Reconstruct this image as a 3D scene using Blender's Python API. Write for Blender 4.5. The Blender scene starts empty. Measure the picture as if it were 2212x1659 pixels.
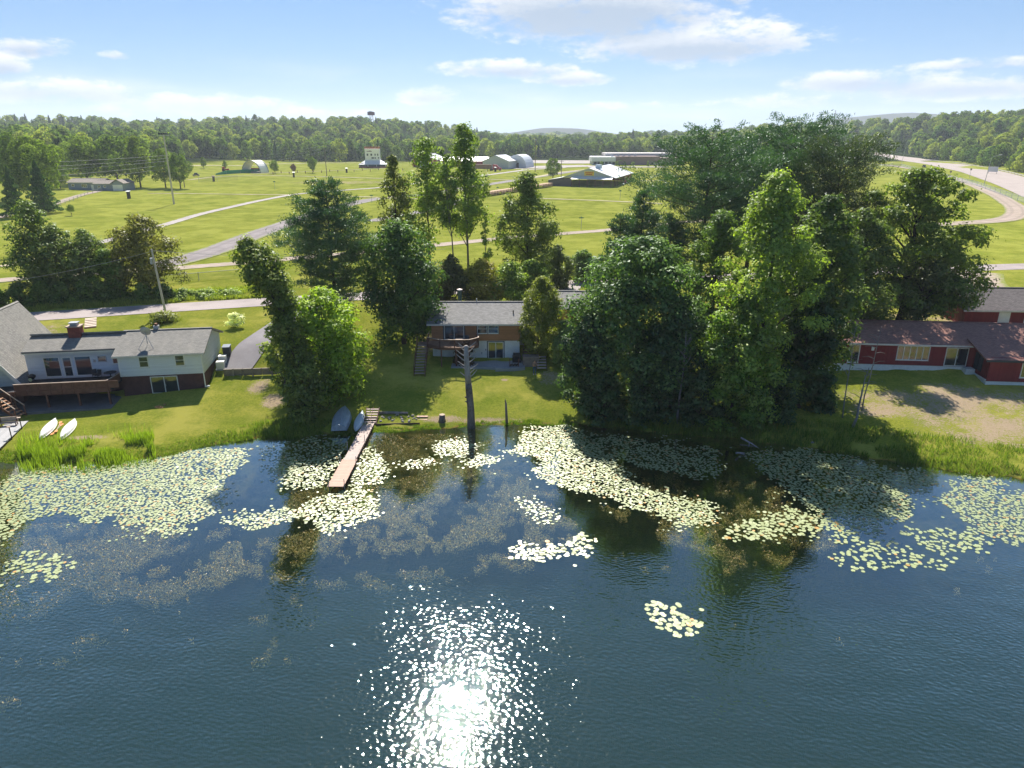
import bpy, math, random
import numpy as np
from mathutils import Vector, Matrix

# ---------------------------------------------------------------- camera, sky, sun
sc = bpy.context.scene
CAM_H = 27.0
PITCH = math.radians(19.2)
FPX = 1533.6                       # focal length in 2212-wide picture units
cam_d = bpy.data.cameras.new('camera')
cam_d.sensor_width = 36.0
cam_d.lens = 36.0 * FPX / 2212.0
cam_d.clip_start = 0.5
cam_d.clip_end = 30000.0
cam = bpy.data.objects.new('camera', cam_d)
sc.collection.objects.link(cam)
cam.location = (0, 0, CAM_H)
cam.rotation_euler = (math.pi / 2 - PITCH, 0, 0)
sc.camera = cam

SUN_EL = math.radians(47.0)
SUN_AZ = math.radians(-6.2)        # measured from +Y towards +X
sun_d = bpy.data.lights.new('sun', 'SUN')
sun_d.energy = 3.7
sun_d.angle = math.radians(0.53)
sun_d.color = (1.0, 0.94, 0.84)
sun = bpy.data.objects.new('sun', sun_d)
sc.collection.objects.link(sun)
sdir = Vector((math.sin(SUN_AZ) * math.cos(SUN_EL), math.cos(SUN_AZ) * math.cos(SUN_EL), math.sin(SUN_EL)))
sun.rotation_euler = sdir.to_track_quat('Z', 'Y').to_euler()
sun.location = (0, 0, 200)

sc.view_settings.view_transform = 'Standard'
sc.view_settings.look = 'None'
sc.view_settings.gamma = 1.0
sc.view_settings.exposure = 1.66
sc.render.engine = 'CYCLES'
sc.cycles.use_denoising = True
sc.cycles.max_bounces = 8
sc.cycles.transparent_max_bounces = 16
sc.cycles.diffuse_bounces = 4
sc.cycles.glossy_bounces = 3
sc.cycles.volume_bounces = 0
sc.cycles.sample_clamp_indirect = 6.0
sc.cycles.caustics_reflective = False
sc.cycles.caustics_refractive = False


class NT:
    """small helper around a node tree"""
    def __init__(self, tree):
        self.t = tree
        tree.nodes.clear()

    def n(self, kind, **kw):
        nd = self.t.nodes.new(kind)
        for k, v in kw.items():
            if k == 'i':
                for a, b in v.items():
                    self.put(nd.inputs[a], b)
            else:
                setattr(nd, k, v)
        return nd

    def put(self, sock, val):
        if isinstance(val, bpy.types.NodeSocket):
            self.t.links.new(val, sock)
        elif isinstance(val, bpy.types.Node):
            self.t.links.new(val.outputs[0], sock)
        else:
            if hasattr(sock.default_value, '__len__') and not hasattr(val, '__len__'):
                val = [val] * len(sock.default_value)
            if hasattr(val, '__len__') and len(sock.default_value) == 4 and len(val) == 3:
                val = (*val, 1.0)
            sock.default_value = val

    def m(self, op, a, b=None, c=None, clamp=False):
        nd = self.t.nodes.new('ShaderNodeMath')
        nd.operation = op
        nd.use_clamp = clamp
        self.put(nd.inputs[0], a)
        if b is not None: self.put(nd.inputs[1], b)
        if c is not None: self.put(nd.inputs[2], c)
        return nd.outputs[0]

    def mix(self, fac, a, b, blend='MIX'):
        nd = self.t.nodes.new('ShaderNodeMix')
        nd.data_type = 'RGBA'
        nd.blend_type = blend
        self.put(nd.inputs[0], fac)
        self.put(nd.inputs[6], a)
        self.put(nd.inputs[7], b)
        return nd.outputs[2]

    def ramp(self, x, lo, hi, smooth=True):
        nd = self.t.nodes.new('ShaderNodeMapRange')
        nd.interpolation_type = 'SMOOTHSTEP' if smooth else 'LINEAR'
        self.put(nd.inputs[0], x)
        nd.inputs[1].default_value = lo
        nd.inputs[2].default_value = hi
        nd.inputs[3].default_value = 0.0
        nd.inputs[4].default_value = 1.0
        return nd.outputs[0]

    def noise(self, vec, scale, detail=3.0, rough=0.55):
        nd = self.n('ShaderNodeTexNoise')
        if vec is not None: self.put(nd.inputs['Vector'], vec)
        nd.inputs['Scale'].default_value = scale
        nd.inputs['Detail'].default_value = detail
        nd.inputs['Roughness'].default_value = rough
        return nd.outputs['Fac']

    def vmul(self, vec, s):
        nd = self.n('ShaderNodeVectorMath', operation='MULTIPLY')
        self.put(nd.inputs[0], vec)
        nd.inputs[1].default_value = s
        return nd.outputs[0]


def ray(u, v):
    X = u - 1106.0
    Y = 829.5 - v
    return (X, FPX * math.cos(PITCH) + Y * math.sin(PITCH), -FPX * math.sin(PITCH) + Y * math.cos(PITCH))


def at(u, v, z):
    """ground point seen in direction (u, v) at height z"""
    d = ray(u, v)
    k = (z - CAM_H) / d[2]
    return d[0] * k, d[1] * k


def at_depth(u, v, D):
    d = ray(u, v)
    k = D / d[1]
    return d[0] * k, D, CAM_H + d[2] * k


# sky: physical sky with cumulus bands
world = bpy.data.worlds.new('World')
sc.world = world
world.use_nodes = True
W = NT(world.node_tree)
sky = W.n('ShaderNodeTexSky', sky_type='NISHITA', sun_disc=False, sun_elevation=SUN_EL, sun_rotation=SUN_AZ,
          altitude=300.0, air_density=1.0, dust_density=0.15, ozone_density=3.0)
tc = W.n('ShaderNodeTexCoord')
sep = W.n('ShaderNodeSeparateXYZ', i={0: tc.outputs['Generated']})
dx, dy, dz = sep.outputs
az = W.m('MULTIPLY', W.m('ARCTAN2', dx, dy), 57.2958)
el = W.m('MULTIPLY', W.m('ARCSINE', dz), 57.2958)
cv = W.n('ShaderNodeCombineXYZ', i={0: az, 1: W.m('MULTIPLY', el, 2.4), 2: 0.0}).outputs[0]
billow = W.noise(cv, 0.30, 7.0, 0.60)
fine = W.noise(cv, 1.1, 5.0, 0.6)
# (azimuth, elevation, half width, half height, weight) of the separate clouds, degrees
CLOUDS = [(5.5, 8.7, 9.2, 2.9, 1.5), (13.0, 6.1, 8.0, 1.6, 1.4), (20.5, 9.7, 6.0, 1.2, 1.3), (-0.2, 4.65, 4.9, 0.8, 1.25),
          (4.3, 4.0, 3.4, 0.65, 1.2), (-6.3, 2.8, 2.1, 0.75, 1.2), (-31.6, 5.2, 2.0, 0.8, 1.2), (-33.6, 4.1, 1.7, 1.0, 1.4),
          (-31.0, 2.7, 6.0, 1.0, 1.2), (-23.0, 2.0, 7.0, 1.0, 1.1), (-15.5, 1.5, 6.0, 0.7, 1.0), (24.0, 3.5, 4.5, 0.9, 1.25),
          (20.5, 2.3, 8.0, 0.7, 0.75), (30.0, 3.0, 6.5, 1.0, 1.25), (31.5, 4.3, 4.0, 0.45, 0.95), (9.0, 2.2, 5.0, 0.4, 0.7),
          (-27.0, 5.0, 1.2, 0.35, 0.85), (15.3, 8.9, 1.6, 0.7, 0.95)]
dens = None
shade = None
for (ca, ce, wa, we, wt) in CLOUDS:
    a = W.m('DIVIDE', W.m('SUBTRACT', az, ca), wa)
    e = W.m('DIVIDE', W.m('SUBTRACT', el, ce), we)
    # flat below, rounded above
    e2 = W.m('MULTIPLY', W.m('MULTIPLY', e, e), W.m('MULTIPLY_ADD', W.m('LESS_THAN', e, 0.0), 0.9, 1.0))
    g = W.m('SUBTRACT', wt, W.m('ADD', W.m('MULTIPLY', a, a), e2))
    g = W.m('MAXIMUM', g, -3.0)
    s = W.m('MULTIPLY', W.m('MAXIMUM', g, 0.0), W.m('MULTIPLY_ADD', e, -0.85, 0.55, clamp=True))
    dens = g if dens is None else W.m('MAXIMUM', dens, g)
    shade = s if shade is None else W.m('ADD', shade, s)
# the layer goes on overhead and behind
zc = W.m('MAXIMUM', dz, 0.05)
pv = W.n('ShaderNodeCombineXYZ', i={0: W.m('DIVIDE', dx, zc), 1: W.m('DIVIDE', dy, zc), 2: 0.0}).outputs[0]
over = W.noise(pv, 0.55, 7.0, 0.58)
over_d = W.m('MULTIPLY', W.m('SUBTRACT', over, 0.56), 9.0)
over_d = W.m('SUBTRACT', over_d, W.m('MULTIPLY', W.m('SUBTRACT', 1.0, W.ramp(el, 9.0, 15.0)), 4.0))
front = W.m('ADD', W.m('ADD', dens, W.m('MULTIPLY', W.m('SUBTRACT', billow, 0.52), 4.2)), W.m('MULTIPLY', W.m('SUBTRACT', fine, 0.5), 1.7))
front = W.m('SUBTRACT', front, W.m('MULTIPLY', W.ramp(el, 10.5, 16.0), 4.0))
mask = W.m('MAXIMUM', W.ramp(front, -0.15, 1.15), W.m('MULTIPLY', W.ramp(over_d, 0.0, 1.6), 0.85))
veil = W.m('MULTIPLY', W.ramp(W.noise(W.vmul(cv, (0.5, 1.4, 1.0)), 0.16, 4.0, 0.5), 0.45, 0.75), W.m('SUBTRACT', 1.0, W.ramp(el, 2.5, 6.0)))
mask = W.m('MAXIMUM', mask, W.m('MULTIPLY', veil, 0.45))
lit = W.mix(W.m('MULTIPLY', W.m('ADD', shade, W.m('MULTIPLY', W.m('SUBTRACT', 0.55, fine), 0.5)), 1.15, clamp=True), (6.8, 6.7, 6.6), (2.6, 3.25, 4.1))
skygam = W.n('ShaderNodeGamma', i={'Color': sky.outputs[0], 'Gamma': 0.62}).outputs[0]
skycol = W.mix(1.0, skygam, (0.50, 0.91, 1.40), 'MULTIPLY')
allsky = W.mix(W.m('MULTIPLY', mask, 0.93), skycol, lit)
bg = W.n('ShaderNodeBackground', i={'Color': allsky, 'Strength': 0.05})
W.n('ShaderNodeOutputWorld', i={'Surface': bg})

# ---------------------------------------------------------------- materials
MATS = {}


def material(name, build):
    if name in MATS: return MATS[name]
    m = bpy.data.materials.new(name)
    m.use_nodes = True
    t = NT(m.node_tree)
    surf = build(t)
    if surf is not None:
        t.n('ShaderNodeOutputMaterial', i={'Surface': surf})
    MATS[name] = m
    return m


def pos(t):
    return t.n('ShaderNodeNewGeometry').outputs['Position']


def objpos(t):
    return t.n('ShaderNodeTexCoord').outputs['Object']


def rough_mat(name, col, rough=0.7, var=0.25, scale=3.0, bump=0.0, bscale=20.0, spec=0.3, metal=0.0, col2=None, stretch=(1, 1, 1)):
    """plain weathered surface: base colour with blotches, grain and fine relief"""
    def b(t):
        p = t.vmul(objpos(t), stretch)
        n1 = t.noise(p, scale, 5.0, 0.6)
        n2 = t.noise(p, scale * 7.3, 3.0, 0.6)
        c2 = col2 or tuple(c * (1 - var * 1.5) for c in col)
        f = t.m('MULTIPLY_ADD', n2, 0.45, t.m('MULTIPLY', n1, 0.75))
        c = t.mix(t.ramp(f, 0.35, 0.85, False), tuple(min(1, x * (1 + var * 0.5)) for x in col), c2)
        kw = {'Base Color': c, 'Roughness': rough, 'Specular IOR Level': spec, 'Metallic': metal}
        if bump:
            kw['Normal'] = t.n('ShaderNodeBump', i={'Strength': 0.6, 'Distance': bump, 'Height': t.noise(p, bscale, 3.0, 0.6)})
        return t.n('ShaderNodeBsdfPrincipled', i=kw)
    return material(name, b)


def siding_mat(name, col, pitch=0.15, axis=2, rough=0.65, var=0.18):
    """lapped boards: a fine saw-tooth relief, stained unevenly"""
    def b(t):
        p = objpos(t)
        s = t.n('ShaderNodeSeparateXYZ', i={0: p}).outputs[axis]
        saw = t.m('FRACT', t.m('DIVIDE', s, pitch))
        row = t.m('FLOOR', t.m('DIVIDE', s, pitch))
        stain = t.noise(t.vmul(p, (1.2, 1.2, 4.0)), 1.6, 5.0, 0.65)
        rn = t.n('ShaderNodeTexWhiteNoise', noise_dimensions='1D', i={'W': row}).outputs[0]
        f = t.m('ADD', t.m('MULTIPLY', stain, 0.8), t.m('MULTIPLY', rn, 0.35))
        c = t.mix(t.ramp(f, 0.25, 0.95, False), tuple(x * (1 + var) for x in col), tuple(x * (1 - var * 2) for x in col))
        nb = t.n('ShaderNodeBump', i={'Strength': 1.0, 'Distance': 0.02, 'Height': saw})
        return t.n('ShaderNodeBsdfPrincipled', i={'Base Color': c, 'Roughness': rough, 'Specular IOR Level': 0.25, 'Normal': nb})
    return material(name, b)


def shingle_mat(name, col, rough=0.9, var=0.3, streak=(0.0, 0.0, 0.0), sf=0.0):
    """asphalt shingles: course lines, tab-to-tab tone, weather streaks"""
    def b(t):
        p = objpos(t)
        br = t.n('ShaderNodeTexBrick', offset=0.5, i={'Vector': p, 'Color1': tuple(x * (1 + var * 0.6) for x in col), 'Color2': tuple(x * (1 - var) for x in col),
                 'Mortar': tuple(x * 0.45 for x in col), 'Scale': 1.0, 'Mortar Size': 0.012, 'Brick Width': 0.32, 'Row Height': 0.15, 'Bias': 0.0})
        st = t.noise(t.vmul(p, (1.0, 0.28, 1.0)), 1.1, 5.0, 0.65)
        g = t.noise(p, 45.0, 2.0, 0.7)
        c = t.mix(t.m('MULTIPLY', t.ramp(st, 0.42, 0.75), sf), br.outputs[0], streak)
        c = t.mix(t.m('MULTIPLY_ADD', g, 0.5, 0.0), c, tuple(x * 0.6 for x in col))
        nb = t.n('ShaderNodeBump', i={'Strength': 0.7, 'Distance': 0.015, 'Height': br.outputs['Fac']})
        nb.invert = True
        return t.n('ShaderNodeBsdfPrincipled', i={'Base Color': c, 'Roughness': rough, 'Specular IOR Level': 0.2, 'Normal': nb})
    return material(name, b)


def foliage_mat(name, dark, light, trans=0.45, gloss=0.022):
    """leaves: tone varies by the attribute 'tone'; light passes through"""
    def b(t):
        a = t.n('ShaderNodeAttribute', attribute_name='tone').outputs['Fac']
        c = t.mix(a, (dark[0] * 1.8, dark[1] * 1.65, dark[2] * 1.3), (light[0] * 2.3, light[1] * 2.15, light[2] * 1.6))
        tr = t.mix(1.0, c, (1.15, 1.35, 0.5), 'MULTIPLY')
        d = t.n('ShaderNodeBsdfDiffuse', i={'Color': c})
        l = t.n('ShaderNodeBsdfTranslucent', i={'Color': tr})
        g = t.n('ShaderNodeBsdfGlossy', i={'Color': (0.9, 0.95, 1.0), 'Roughness': 0.45})
        m1 = t.n('ShaderNodeMixShader', i={0: trans, 1: d.outputs[0], 2: l.outputs[0]})
        return t.n('ShaderNodeMixShader', i={0: gloss, 1: m1.outputs[0], 2: g.outputs[0]})
    return material(name, b)


def glass_mat(name='window_glass', tint=(0.02, 0.03, 0.04)):
    def b(t):
        p = objpos(t)
        nb = t.n('ShaderNodeBump', i={'Strength': 0.15, 'Distance': 0.02, 'Height': t.noise(p, 1.2, 2.0, 0.5)})
        f = t.n('ShaderNodeFresnel', i={'IOR': 1.6})
        d = t.n('ShaderNodeBsdfDiffuse', i={'Color': tint})
        g = t.n('ShaderNodeBsdfGlossy', i={'Color': (0.95, 0.97, 1.0), 'Roughness': 0.02, 'Normal': nb})
        fac = t.m('ADD', t.m('MULTIPLY', f.outputs[0], 1.0), 0.03, clamp=True)
        return t.n('ShaderNodeMixShader', i={0: fac, 1: d.outputs[0], 2: g.outputs[0]})
    return material(name, b)


# ---------------------------------------------------------------- object helpers
def tag(o, label=None, cat=None, group=None, kind=None):
    if label: o['label'] = label
    if cat: o['category'] = cat
    if group: o['group'] = group
    if kind: o['kind'] = kind
    return o


def link(o):
    sc.collection.objects.link(o)
    return o


def thing(name, label, cat, loc=(0, 0, 0), rz=0.0, group=None):
    o = link(bpy.data.objects.new(name, None))
    o.empty_display_size = 0.3
    o.location = loc
    o.rotation_euler = (0, 0, rz)
    return tag(o, label, cat, group)


def copy_tree(o, parent=None):
    c = o.copy()
    link(c)
    c.parent = parent
    for ch in o.children:
        copy_tree(ch, c)
    return c


class MB:
    """collects boxes, beams, tubes and faces into one mesh"""
    def __init__(self):
        self.v = []
        self.f = []

    def face(self, *pts):
        i = len(self.v)
        self.v += [tuple(p) for p in pts]
        self.f.append(tuple(range(i, i + len(pts))))
        return self

    def box(self, x0, x1, y0, y1, z0, z1):
        i = len(self.v)
        self.v += [(x0, y0, z0), (x1, y0, z0), (x1, y1, z0), (x0, y1, z0), (x0, y0, z1), (x1, y0, z1), (x1, y1, z1), (x0, y1, z1)]
        self.f += [tuple(i + k for k in q) for q in ((0, 3, 2, 1), (4, 5, 6, 7), (0, 1, 5, 4), (1, 2, 6, 5), (2, 3, 7, 6), (3, 0, 4, 7))]
        return self

    def prism(self, poly, a, b, axis=1):
        """extrude a polygon; axis = the extruded axis, poly given in the other two"""
        i = len(self.v)
        n = len(poly)
        for w in (a, b):
            for (p, q) in poly:
                self.v.append((p, w, q) if axis == 1 else ((w, p, q) if axis == 0 else (p, q, w)))
        self.f.append(tuple(i + k for k in range(n)))
        self.f.append(tuple(i + n + k for k in reversed(range(n))))
        for k in range(n):
            j = (k + 1) % n
            self.f.append((i + k, i + n + k, i + n + j, i + j))
        return self

    def slab(self, p0, p1, p2, p3, th):
        """quad with thickness below it"""
        n = (Vector(p1) - Vector(p0)).cross(Vector(p3) - Vector(p0)).normalized() * th
        lo = [tuple(Vector(p) - n) for p in (p0, p1, p2, p3)]
        i = len(self.v)
        self.v += [tuple(p) for p in (p0, p1, p2, p3)] + lo
        self.f += [(i, i + 1, i + 2, i + 3), (i + 7, i + 6, i + 5, i + 4)]
        for k in range(4):
            j = (k + 1) % 4
            self.f.append((i + k, i + 4 + k, i + 4 + j, i + j))
        return self

    def tube(self, pts, rad, n=8, cap=True):
        pts = [Vector(p) for p in pts]
        if not hasattr(rad, '__len__'): rad = [rad] * len(pts)
        i = len(self.v)
        prev = None
        for k, p in enumerate(pts):
            d = (pts[min(k + 1, len(pts) - 1)] - pts[max(k - 1, 0)])
            if d.length < 1e-9: d = Vector((0, 0, 1))
            d.normalize()
            if prev is None:
                a = Vector((1, 0, 0)) if abs(d.x) < 0.9 else Vector((0, 1, 0))
                s = d.cross(a).normalized()
            else:
                s = (prev - d * prev.dot(d)).normalized()
            prev = s
            q = d.cross(s)
            for j in range(n):
                t = 2 * math.pi * j / n
                self.v.append(tuple(p + (s * math.cos(t) + q * math.sin(t)) * rad[k]))
        for k in range(len(pts) - 1):
            for j in range(n):
                a, b = i + k * n + j, i + k * n + (j + 1) % n
                self.f.append((a, b, b + n, a + n))
        if cap:
            self.f.append(tuple(i + j for j in reversed(range(n))))
            self.f.append(tuple(i + (len(pts) - 1) * n + j for j in range(n)))
        return self

    def beam(self, a, b, w, h):
        """square bar from a to b"""
        a, b = Vector(a), Vector(b)
        d = (b - a).normalized()
        up = Vector((0, 0, 1)) if abs(d.z) < 0.95 else Vector((0, 1, 0))
        s = d.cross(up).normalized() * (w / 2)
        q = s.normalized().cross(d) * (h / 2)
        i = len(self.v)
        for p in (a, b):
            for (m, k) in ((-1, -1), (1, -1), (1, 1), (-1, 1)):
                self.v.append(tuple(p + s * m + q * k))
        self.f += [tuple(i + k for k in r) for r in ((3, 2, 1, 0), (4, 5, 6, 7), (0, 1, 5, 4), (1, 2, 6, 5), (2, 3, 7, 6), (3, 0, 4, 7))]
        return self

    def mesh(self, name):
        me = bpy.data.meshes.new(name)
        me.from_pydata(self.v, [], self.f)
        me.update()
        return me

    def build(self, name, mat, parent=None, smooth=False, loc=None, rz=0.0):
        me = self.mesh(name)
        if mat is not None: me.materials.append(mat)
        if smooth:
            me.polygons.foreach_set('use_smooth', [True] * len(me.polygons))
        o = link(bpy.data.objects.new(name, me))
        if parent is not None: o.parent = parent
        if loc is not None: o.location = loc
        o.rotation_euler.z = rz
        return o


def inst(me, name, parent, loc=(0, 0, 0), rot=(0, 0, 0), scale=(1, 1, 1)):
    o = link(bpy.data.objects.new(name, me))
    o.parent = parent
    o.location = loc
    o.rotation_euler = rot
    o.scale = scale
    return o


def quads_mesh(name, V, mat, tone=None, k=4, smooth=False):
    """V: (N, k, 3) array of N separate k-gons"""
    N = V.shape[0]
    me = bpy.data.meshes.new(name)
    me.vertices.add(N * k)
    me.vertices.foreach_set('co', V.reshape(-1).astype(np.float32))
    me.loops.add(N * k)
    me.loops.foreach_set('vertex_index', np.arange(N * k, dtype=np.int32))
    me.polygons.add(N)
    me.polygons.foreach_set('loop_start', np.arange(0, N * k, k, dtype=np.int32))
    if tone is not None:
        at_ = me.attributes.new('tone', 'FLOAT', 'POINT')
        at_.data.foreach_set('value', np.repeat(np.clip(tone, 0, 1), k).astype(np.float32))
    me.materials.append(mat)
    me.update(calc_edges=True)
    return me


def unit(a):
    return a / np.maximum(np.linalg.norm(a, axis=-1, keepdims=True), 1e-9)


def leaf_quads(C, Nn, S, rng, aspect=0.62, along=None):
    """diamond leaves (N,4,3) at C with normals Nn and half-length S"""
    r = unit(rng.normal(size=C.shape)) if along is None else along
    t1 = unit(r - Nn * np.sum(r * Nn, -1, keepdims=True))
    t2 = np.cross(Nn, t1)
    s = S[:, None]
    fold = Nn * s * 0.18
    return np.stack([C - t1 * s + fold, C + t2 * s * aspect - fold, C + t1 * s + fold, C - t2 * s * aspect - fold], 1)


# ---------------------------------------------------------------- terrain
SHORE_PX = [(-420, 1010), (-150, 990), (0, 990), (60, 1003), (200, 1000), (330, 988), (440, 965), (530, 950), (620, 944), (700, 938), (780, 936), (830, 932),
            (900, 925), (1020, 920), (1150, 914), (1230, 914), (1350, 925), (1480, 938), (1560, 945), (1650, 955), (1760, 966),
            (1850, 985), (1950, 1000), (2060, 1015), (2212, 1034), (2500, 1060)]
_sp = [at(u, v, 0.0) for u, v in SHORE_PX]
SH_X = np.array([-400.0] + [p[0] for p in _sp] + [400.0])
SH_Y = np.array([40.0] + [p[1] for p in _sp] + [30.0])
LX = np.array([-400, -60, -42, -33, -22, -9, 5, 15, 37, 60, 400.0])
LL = np.array([14.5, 14.5, 14.8, 15.6, 12.5, 14, 14, 15, 19, 19, 19.0])
LZ = np.array([0.6, 0.6, 0.75, 1.35, 1.7, 2.0, 2.0, 2.2, 2.0, 2.0, 2.0])


def sstep(x, a, b):
    t = np.clip((x - a) / (b - a), 0, 1)
    return t * t * (3 - 2 * t)


def field_z(y):
    return 4.2 + np.clip((y - 150.0) / 450.0, 0, 1) * 2.0


HX_Y = [150, 270, 355, 470, 600, 760, 980, 1500]
HX_X = [166, 221, 264, 317, 365, 411, 437, 560]
HILL_U = np.array([-900, 0, 500, 800, 900, 1000, 1100, 1300, 1400, 1600, 1900, 2212, 3000.0])
HILL_H = np.array([32, 32, 27, 33, 26, 15, 5, 4, 9, 20, 22, 26, 30.0])


def zt(x, y):
    x = np.asarray(x, float)
    y = np.asarray(y, float)
    wob = 0.35 * np.sin(x * 0.9 + 1.3) * np.sin(x * 0.37) + 0.2 * np.sin(x * 2.3)
    d = y - np.interp(x, SH_X, SH_Y) - wob
    L = np.interp(x, LX, LL)
    zb = np.interp(x, LX, LZ)
    z = np.where(d < 0, np.maximum(-0.16 * (-d), -1.2 - 0.05 * (-d)), 0)
    z = np.maximum(z, -3.5)
    bank = np.interp(x, [-60, -30, -20, -12, 8, 14, 40, 60], [0.25, 0.25, 0.35, 0.3, 0.3, 0.5, 0.45, 0.3])
    zl = np.where(d < 1.0, d * bank, bank + (zb - bank) * np.clip((d - 1.0) / (L - 1.0), 0, 1))
    e = d - L
    zl = np.where(e > 0, zb + (3.7 - zb) * sstep(e, 0, 9.5), zl)
    zl = np.where(e > 9.5, 3.7 + (0.5) * np.clip((e - 9.5) / 10, 0, 1), zl)
    z = np.where(d > 0, zl, z)
    z = np.where(e > 19, np.maximum(field_z(y), 4.2), z)
    # wooded hills behind the field
    u = 1106 + x / np.maximum(y, 50.0) * 0.97 * FPX
    hh = np.interp(u, HILL_U, HILL_H)
    z = z + hh * sstep(y, 660, 1250) * (y > 600)
    z = z + 3.5 * np.sin(x * 0.021 + 1.0) * np.sin(y * 0.009 + 0.4 * np.sin(x * 0.008)) * sstep(y, 760, 1000)
    z = z + 7 * np.sin(x * 0.004 + 0.7) * np.sin(y * 0.003) * sstep(y, 1000, 1700)
    # rise right of the highway
    hx = np.interp(y, HX_Y, HX_X)
    z = z + 21 * sstep(x - hx, 4, 95) * sstep(y, 180, 320) * (1 - sstep(y, 900, 1300))
    # rise left of the field
    z = z + 9 * sstep(-x, 175, 330) * sstep(y, 150, 330) * (1 - sstep(y, 700, 1100))
    return z


def gz(x, y):
    return float(zt(x, y))


def on_ground(u, v):
    """terrain point seen in direction (u, v)"""
    z = 4.0
    for _ in range(40):
        x, y = at(u, v, z)
        z = 0.5 * z + 0.5 * gz(x, y)
    return x, y, gz(x, y)

# ---------------------------------------------------------------- ground sheet
def spaced(segs):
    out = []
    for a, b, s in segs:
        n = max(1, int(round((b - a) / s)))
        out += list(np.linspace(a, b, n, endpoint=False))
    out.append(segs[-1][1])
    return np.array(out)


gx = spaced([(-6000, -1500, 300), (-1500, -300, 40), (-300, -90, 8), (-90, 90, 0.8), (90, 320, 8), (320, 1500, 40), (1500, 6000, 300)])
gy = spaced([(-400, 20, 30), (20, 45, 2.5), (45, 112, 0.8), (112, 150, 3), (150, 700, 11), (700, 1600, 30), (1600, 9000, 250)])
GX, GY = np.meshgrid(gx, gy)
GZ = zt(GX, GY)
# far blue ridges on the horizon
GZ = GZ + 62 * np.exp(-((GX - 300) / 420) ** 2 - ((GY - 4600) / 500) ** 2) + 150 * np.exp(-((GX - 2450) / 700) ** 2 - ((GY - 4700) / 600) ** 2)
nx, ny = len(gx), len(gy)
me = bpy.data.meshes.new('ground')
me.vertices.add(nx * ny)
me.vertices.foreach_set('co', np.stack([GX, GY, GZ], -1).reshape(-1).astype(np.float32))
ii = (np.arange(ny - 1)[:, None] * nx + np.arange(nx - 1)[None, :]).reshape(-1)
loops = np.stack([ii, ii + 1, ii + nx + 1, ii + nx], 1).reshape(-1).astype(np.int32)
me.loops.add(len(loops))
me.loops.foreach_set('vertex_index', loops)
me.polygons.add(len(ii))
me.polygons.foreach_set('loop_start', np.arange(0, len(loops), 4, dtype=np.int32))
me.update(calc_edges=True)
me.polygons.foreach_set('use_smooth', [True] * len(me.polygons))

BARE = [at(2060, 872, 1.3) + (12.0, 5.0, 0.75), at(2170, 935, 0.7) + (9.5, 3.6, 0.6), at(1900, 880, 1.5) + (3.5, 2.5, 0.8), at(185, 945, 0.4) + (2.2, 0.6, 0.9),
        at(560, 830, 1.6) + (1.3, 2.4, 0.8), at(590, 860, 1.3) + (1.5, 2.0, 0.9), at(1195, 815, 1.7) + (1.8, 2.6, 0.55), at(1000, 900, 0.6) + (7.0, 0.8, 0.7), at(1090, 812, 1.9) + (0.5, 0.35, 1.0),
        at(740, 395, 5.0) + (30, 14, 0.5), (-60.0, 87.0, 8, 2, 0.3), at(925, 730, 3.4) + (1.0, 6.0, 0.7), at(1885, 640, 4.1) + (12, 6, 0.45), at(2030, 690, 4) + (10, 3, 0.5)]


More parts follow.
